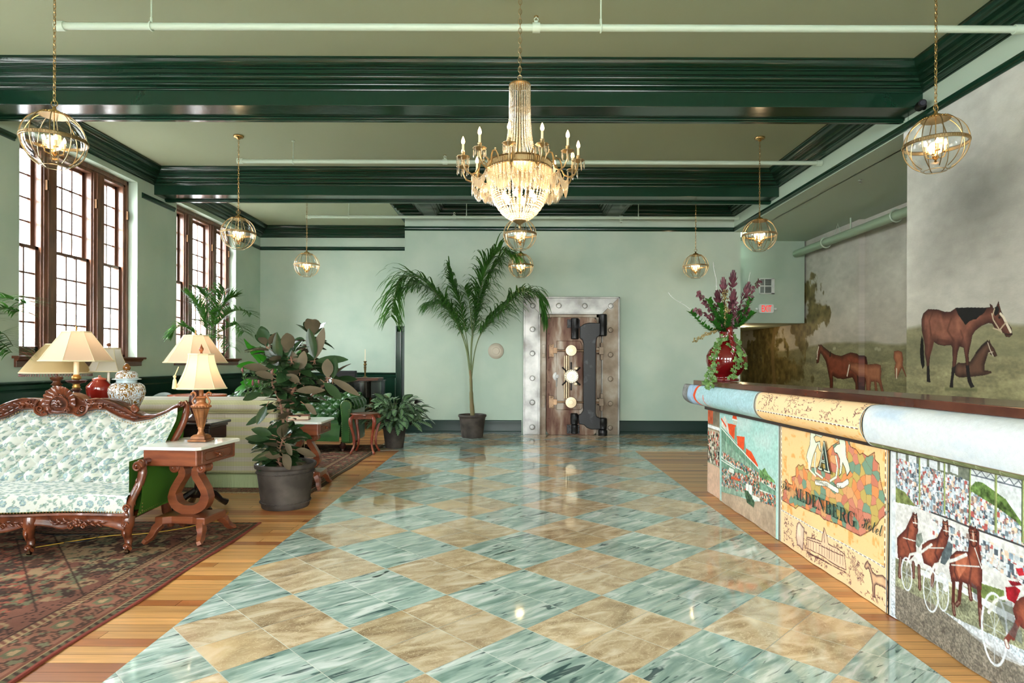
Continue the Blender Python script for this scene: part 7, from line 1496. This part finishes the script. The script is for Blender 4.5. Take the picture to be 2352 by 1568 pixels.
def areca(x, y, lb, z0, seed, spec, L=.22, h=1.0):
    t = thing('parlour_palm', lb, 'potted plant', (x, y, .004)); pot(t, .15, .19, .32, soil_d, False); rs = random.Random(seed)
    W = lambda px, py, dy=0: Vector(((px-CX)*(y+dy)/F_PX-x, dy, CAM_H-(py-CY)*(y+dy)/F_PX))
    for pts, nl, dr in spec: frond(t, [Vector((0,0,.28))]+[Vector((.02,0,.7))]+[W(*p) for p in pts], L*1.3, int(nl*1.5), rs, dr, .009, start=.5, m_=palm_m)
areca(-4.62, 9.3, 'feathery palm in front of the second window, rising behind the lamp', 0, 5, [
    ([(478,790,0),(470,740,0),(450,700,-.1),(425,675,-.2)], 34, .3), ([(480,780,0),(480,720,0),(470,685,.05),(462,672,.05)], 30, .2), ([(482,790,0),(495,730,0),(508,690,-.05),(515,665,-.1)], 34, .15), ([(482,780,0),(510,735,0),(545,715,-.1),(578,725,-.15)], 34, .35),
    ([(478,800,0),(450,770,-.1),(415,752,-.2),(388,775,-.25)], 30, .5), ([(485,790,0),(515,760,-.15),(545,748,-.2),(560,765,-.25)], 28, .5), ([(482,790,0),(490,750,-.2),(480,720,-.35),(472,740,-.5)], 26, .7), ([(484,800,0),(500,775,-.1),(520,778,-.2),(530,800,-.25)], 24, .6), ([(482,780,0),(500,720,.1),(525,690,.15),(540,685,.2)], 30, .2)], .21)
areca(-4.78, 5.35, 'palm at the left edge with fronds reaching in front of the first window', 0, 6, [
    ([(-60,760,0),(-40,710,0),(10,690,-.1),(60,702,-.15)], 34, .3), ([(-70,800,0),(-40,740,0),(0,715,-.2),(45,720,-.25)], 34, .4), ([(-60,830,0),(-40,790,-.1),(0,790,-.2),(28,815,-.25)], 30, .6), ([(-60,830,0),(-30,790,0),(5,770,-.05),(30,800,-.1)], 26, .5), ([(-80,740,0),(-90,680,0),(-110,640,0)], 28, .3), ([(-90,760,0),(-120,720,0),(-160,700,-.1)], 24, .3)], .20)
# ---- strelitzia
t = thing('bird_of_paradise_plant', 'backlit bright green broad-leaved plant behind the rubber plant', 'potted plant', (-3.72, 8.15, .009)); pot(t, .15, .19, .32, soil_d, False); m = MB(); s = MB(); y = 8.15
W = lambda px, py, dy=0: Vector(((px-CX)*(y+dy)/F_PX+3.72, dy, CAM_H-(py-CY)*(y+dy)/F_PX))
for bx, by, tx, ty, w_ in ((600,840,572,782,.07),(630,850,585,790,.065),(640,835,655,775,.06),(600,850,552,832,.06),(650,850,672,790,.07),(665,860,690,800,.07),(640,870,610,800,.07),(590,885,540,890,.06),(600,890,560,872,.06),(690,860,715,810,.06),(575,890,545,905,.05),(620,900,580,900,.05)):
    a, b = W(bx, by), W(tx, ty, -.12); s.tube(smooth_curve([(0,0,.28), (a.x*.5, a.y*.5, .7), a], 10), .010, 6); leaf(m, a, b-a, Vector((-.5,-.6,.5)), (b-a).length*1.1, w_*1.15, .5, .18, 10, wave=.003)
m.build('foliage', leaf_mat('banana_leaf', (44,112,34), .5, .35, (66,140,44), 3), t, smooth=180); s.build('stems', palm_st, t)
# ---- protea arrangement behind the loveseat
t = thing('potted_protea', 'small spiky shrub with pinkish bud tips behind the plaid loveseat', 'potted plant', (-3.15, 7.62, .009)); pot(t, .13, .17, .30, soil_d, False); m = MB(); s = MB(); bd = MB(); rs = random.Random(8)
for k in range(16):
    a = rs.uniform(0, 2*pi); r = rs.uniform(.05,.22); top = Vector((r*cos(a)+(.1 if k % 3 == 0 else 0), r*sin(a), rs.uniform(.98, 1.24))); c = smooth_curve([(0,0,.26), (top.x*.4, top.y*.4, .7), top], 16); s.tube(c, .004, 5)
    for i in range(7, 17):
        for j in range(3): b = rs.uniform(0, 6.28); leaf(m, c[i], (cos(b), sin(b), .9), (0,0,1), .06, .009, .1, .1, 3)
    if k % 2: bd.lathe([(.004,0),(.014,.02),(.012,.05),(.003,.075)], 8, tuple(top))
m.build('foliage', leaf_mat('grey_green_leaf', (74,104,66), .2, .5), t, smooth=180); s.build('stems', mat('green_stem'), t); bd.build('buds', mat('dusty_rose', (150,88,92), .6), t)
# ---- red vase with arrangement on the desk ledge
VX, VY, VZ = 1.99, 5.72, 1.141
def vase():
    t = thing('red_vase', 'glossy ox-blood red vase with twisted rope handles at the far end of the desk', 'vase', (VX, VY, VZ)); red = mat('red_glaze', (92,8,12), .06, coat=.8); m = MB()
    m.lathe([(.105,0),(.112,.006),(.112,.016),(.098,.026),(.096,.04),(.13,.07),(.165,.12),(.182,.18),(.180,.235),(.155,.29),(.11,.335),(.075,.365),(.062,.395),(.062,.43),(.07,.455),(.062,.455),(.055,.43)], 48, cap=False); m.lathe([(.001,.002),(.105,.0)], 48); m.build('body', red, t, smooth=60)
    for s in (-1, 1):
        h = MB(); a0 = -pi/2 if s < 0 else pi/2; d = Vector((cos(a0), sin(a0), 0)); pts = smooth_curve([d*.165+Vector((0,0,.20)), d*.185+Vector((0,0,.30)), d*.13+Vector((0,0,.38)), d*.10+Vector((0,0,.45)), d*.08+Vector((0,0,.49)), d*.055+Vector((0,0,.47)), d*.06+Vector((0,0,.42))], 30)
        h.tube(pts, [.016]*8+[.02]*8+[.026]*10+[.02]*5, 12)
        sd = Vector((-d.y, d.x, 0))
        for k in (0, pi): h.tube([p+sd*.016*cos(i*.9+k)+d*.014*sin(i*.9+k) for i, p in enumerate(pts[:14])], .011, 8)
        h.build('handle', red, t, smooth=60)
vase()
Wv = lambda px, py, dy=0: Vector(((px-CX)*(VY+dy)/F_PX, VY+dy, CAM_H-(py-CY)*(VY+dy)/F_PX))
neck = Vector((VX, VY, VZ+.40)); rs = random.Random(21)
leafg = leaf_mat('bright_leaf', (36,92,32), .3, .35, (60,120,40), 8); burg = mat('burgundy_petal', (70,32,40), .5, noise=(12, (108,62,70), .4, .6)); olv = mat('olive_seed', (112,100,56), .7, noise=(20,(150,132,84),.4,.6)); ivy_m = leaf_mat('ivy_leaf', (62,100,44), .2, .4, (104,140,72), 20); stem_m = mat('green_stem')
def rel(pts, o): return [p-o for p in pts]
def stem_path(tip, bend=(0,0,0), n=16):
    tip = Vector(tip); mid = neck.lerp(tip, .5)+Vector(bend); return smooth_curve([neck-Vector((0,0,.12)), neck+Vector(((tip.x-neck.x)*.08, (tip.y-neck.y)*.08, .08)), mid, tip], n)
def branch(name, lb, cat, grp, tip, kind, bend=(0,0,0)):
    t = thing(name, lb, cat, tuple(neck), 0, grp); c = rel(stem_path(tip, bend, 22), neck); s = MB()
    if kind == 'twig': c = [p+Vector((.016*sin(i*.8), 0, .012*cos(i*1.1)))*(i/22) for i, p in enumerate(c)]
    s.tube(c, .0032 if kind != 'twig' else .0018, 5); n = len(c)
    if kind == 'leafy':
        m = MB()
        for i in range(4, n):
            for k in range(5): a = i*1.3+k*pi/2+rs.uniform(-.3,.3); tan = (c[min(i+1, n-1)]-c[i-1]).normalized(); d = tan*.9+Vector((cos(a), sin(a), .2)); leaf(m, c[i], d, (0,0,1), rs.uniform(.045,.062), .0135, .1, .15, 4)
        m.build('leaves', leafg, t, smooth=180)
    elif kind == 'drape':
        m = MB()
        for i in range(8, n):
            for k in range(5):
                f = i/n; p = c[i]+Vector((rs.uniform(-.014,.014), rs.uniform(-.014,.014), rs.uniform(-.01,.01))); d = Vector((rs.uniform(-.7,.7), rs.uniform(-.7,.7), rs.uniform(-1,.1))); leaf(m, p, d, (rs.uniform(-1,1),-1,0), rs.uniform(.028,.046), .012, .3, .2, 3)
        m.build('bracts', burg, t, smooth=180)
    elif kind == 'protea':
        m = MB(); tip_ = c[-1]; tan = (c[-1]-c[-3]).normalized()
        for ring, (nn, sp, L, dz) in enumerate(((7,.12,.11,.0),(9,.3,.10,-.01),(9,.6,.085,-.03),(8,1.1,.07,-.06))):
            for k in range(nn): a = 2*pi*k/nn+ring*.4; d = tan+Vector((cos(a), sin(a), 0))*sp; leaf(m, tip_-tan*.05+Vector((0,0,dz)), d, (cos(a), sin(a), -.3), L, .014, -.1, .3, 4)
        for i in range(10, n-2):
            for k in range(3): a = rs.uniform(0, 6.28); leaf(m, c[i], tan+Vector((cos(a), sin(a), 0))*.6, (cos(a), sin(a), 0), .05, .010, 0, .2, 3)
        m.build('flower_head', burg, t, smooth=180)
    elif kind == 'seed':
        m = MB()
        for i in range(9, n):
            for k in range(8): m.ball((c[i].x+rs.uniform(-.025,.025), c[i].y+rs.uniform(-.025,.025), c[i].z+rs.uniform(-.015,.015)), rs.uniform(.005,.009), 5, 4)
        m.build('seed_heads', olv, t, smooth=180)
    elif kind == 'twig':
        m = MB()
        for i in range(8, n): 
            if i % 2: a = rs.uniform(0, 6.28); leaf(m, c[i], (cos(a), sin(a), .6), (0,0,1), .02, .004, 0, .1, 3)
        m.build('buds', mat('lime_bud', (130,150,84), .5), t, smooth=180)
    s.build('stem', {'seed': olv, 'twig': mat('lime_bud')}.get(kind, stem_m), t); return t
G = 'flowers and branches in the red vase'
for tp, lb, cat, nm, kind, bd_ in (
    ((1588,718,-.05),'long leafy green branch arching lowest to the left out of the vase','branch','leafy_branch','leafy',(0,0,-.04)), ((1628,690,-.1),'leafy green branch rising left of centre in the red vase','branch','leafy_branch','leafy',(0,0,0)), ((1722,690,.0),'leafy green branch at the right edge of the bouquet','branch','leafy_branch','leafy',(.02,0,0)), ((1728,720,-.12),'lower right leafy green branch beside the exit sign','branch','leafy_branch','leafy',(0,0,0)), ((1655,700,-.15),'short leafy green branch in the middle front of the bouquet','branch','leafy_branch','leafy',(0,0,0)), ((1700,715,.1),'leafy green branch behind the right burgundy plume','branch','leafy_branch','leafy',(0,0,0)), ((1640,740,-.1),'shortest leafy green branch just above the vase neck','branch','leafy_branch','leafy',(0,0,0)), ((1675,725,-.18),'leafy green branch right of the vase handle top','branch','leafy_branch','leafy',(0,0,0)),
    ((1603,668,0),'burgundy drooping plume leaning far left with curled tip','flower','amaranth_plume','drape',(-.02,0,.06)), ((1600,708,-.1),'lower left burgundy plume above the long leafy branch','flower','amaranth_plume','drape',(0,0,.05)), ((1741,640,.0),'tallest burgundy plume reaching toward the air vent','flower','amaranth_plume','drape',(0,0,-.02)), ((1688,690,-.15),'pinkish burgundy plume standing upright in the centre','flower','amaranth_plume','drape',(0,0,0)), ((1721,705,.08),'burgundy plume leaning right below the tallest one','flower','amaranth_plume','drape',(0,0,0)), ((1640,700,.1),'burgundy plume at the inner left, behind the seed heads','flower','amaranth_plume','drape',(0,0,0)),
    ((1661,648,.05),'dark burgundy protea with upright petals, left of the top one','flower','protea_flower','protea',(0,0,0)), ((1683,632,0),'topmost dark burgundy protea at the centre of the bouquet','flower','protea_flower','protea',(0,0,0)), ((1716,658,.08),'dark burgundy protea right of centre below the vent','flower','protea_flower','protea',(0,0,0)), ((1648,678,-.1),'small red-hearted protea low on the left of the bouquet','flower','protea_flower','protea',(0,0,0)), ((1684,676,-.12),'wide-open burgundy protea with a pale centre, in front','flower','protea_flower','protea',(0,0,0)),
    ((1664,668,-.12),'olive brown seed-head stem between the two upper proteas','flower','seed_stem','seed',(0,0,0)), ((1670,710,-.16),'lower olive brown seed-head stem in the bouquet middle','flower','seed_stem','seed',(0,0,0)), ((1598,780,-.05),'drooping olive brown seed spray sticking out left near the neck','flower','seed_stem','seed',(.02,0,.07)),
    ((1538,672,.05),'thin budding twig curving far to the left of the bouquet','branch','budding_twig','twig',(0,0,-.02)), ((1641,602,.05),'tall thin budding twig rising toward the far globe pendant','branch','budding_twig','twig',(-.04,0,0)), ((1726,625,.1),'fine budding twig on the right behind the tallest plume','branch','budding_twig','twig',(0,0,0))):
    branch(nm, lb, cat, G, Wv(*tp), kind, bd_)
def ivy(lb, pts, seed):
    r = random.Random(seed); t = thing('ivy_vine', lb, 'ivy', tuple(neck), 0, 'ivy trailing down the red vase'); c = rel(smooth_curve([neck+Vector((0,-.05,.06))]+[Wv(*p) for p in pts], 26), neck); s = MB(); s.tube(c, .0028, 5); s.build('stem', mat('brown_vine', (120,104,70), .6), t); m = MB()
    for i in range(3, len(c)):
        for k in range(1 if i % 3 else 2):
            p = c[i]+Vector((r.uniform(-.035,.035), r.uniform(-.03,-.005), r.uniform(-.02,.02))); sz = r.uniform(.015,.027); a0 = r.uniform(0, 6.28); nrm = Vector((r.uniform(-.4,.4), -1, r.uniform(0,.6))).normalized(); u = nrm.orthogonal().normalized(); v = nrm.cross(u); ring = []
            for q in range(10): rr = sz*(1 if q % 2 == 0 else .62)*(1.15 if q == 0 else 1); a = a0+q*pi/5; ring.append(tuple(p+(u*cos(a)+v*sin(a))*rr))
            m.add([tuple(p+nrm*.004)]+ring, [(0, 1+q, 1+(q+1) % 10) for q in range(10)])
    m.build('leaves', ivy_m, t, smooth=0)
ivy('ivy vine trailing over the left side of the vase to the ledge', [(1650,790,-.12),(1638,830,-.2),(1630,860,-.2),(1622,880,-.22)], 1); ivy('ivy vine hanging in front of the vase centre right', [(1680,795,-.12),(1690,815,-.2),(1688,850,-.22),(1680,866,-.2)], 2); ivy('short ivy vine on the right shoulder of the vase', [(1692,790,-.1),(1702,812,-.18),(1704,842,-.21)], 3); ivy('ivy vine spilling over the ledge edge left of the vase', [(1644,800,-.14),(1640,850,-.22),(1630,875,-.3),(1620,888,-.34)], 4)
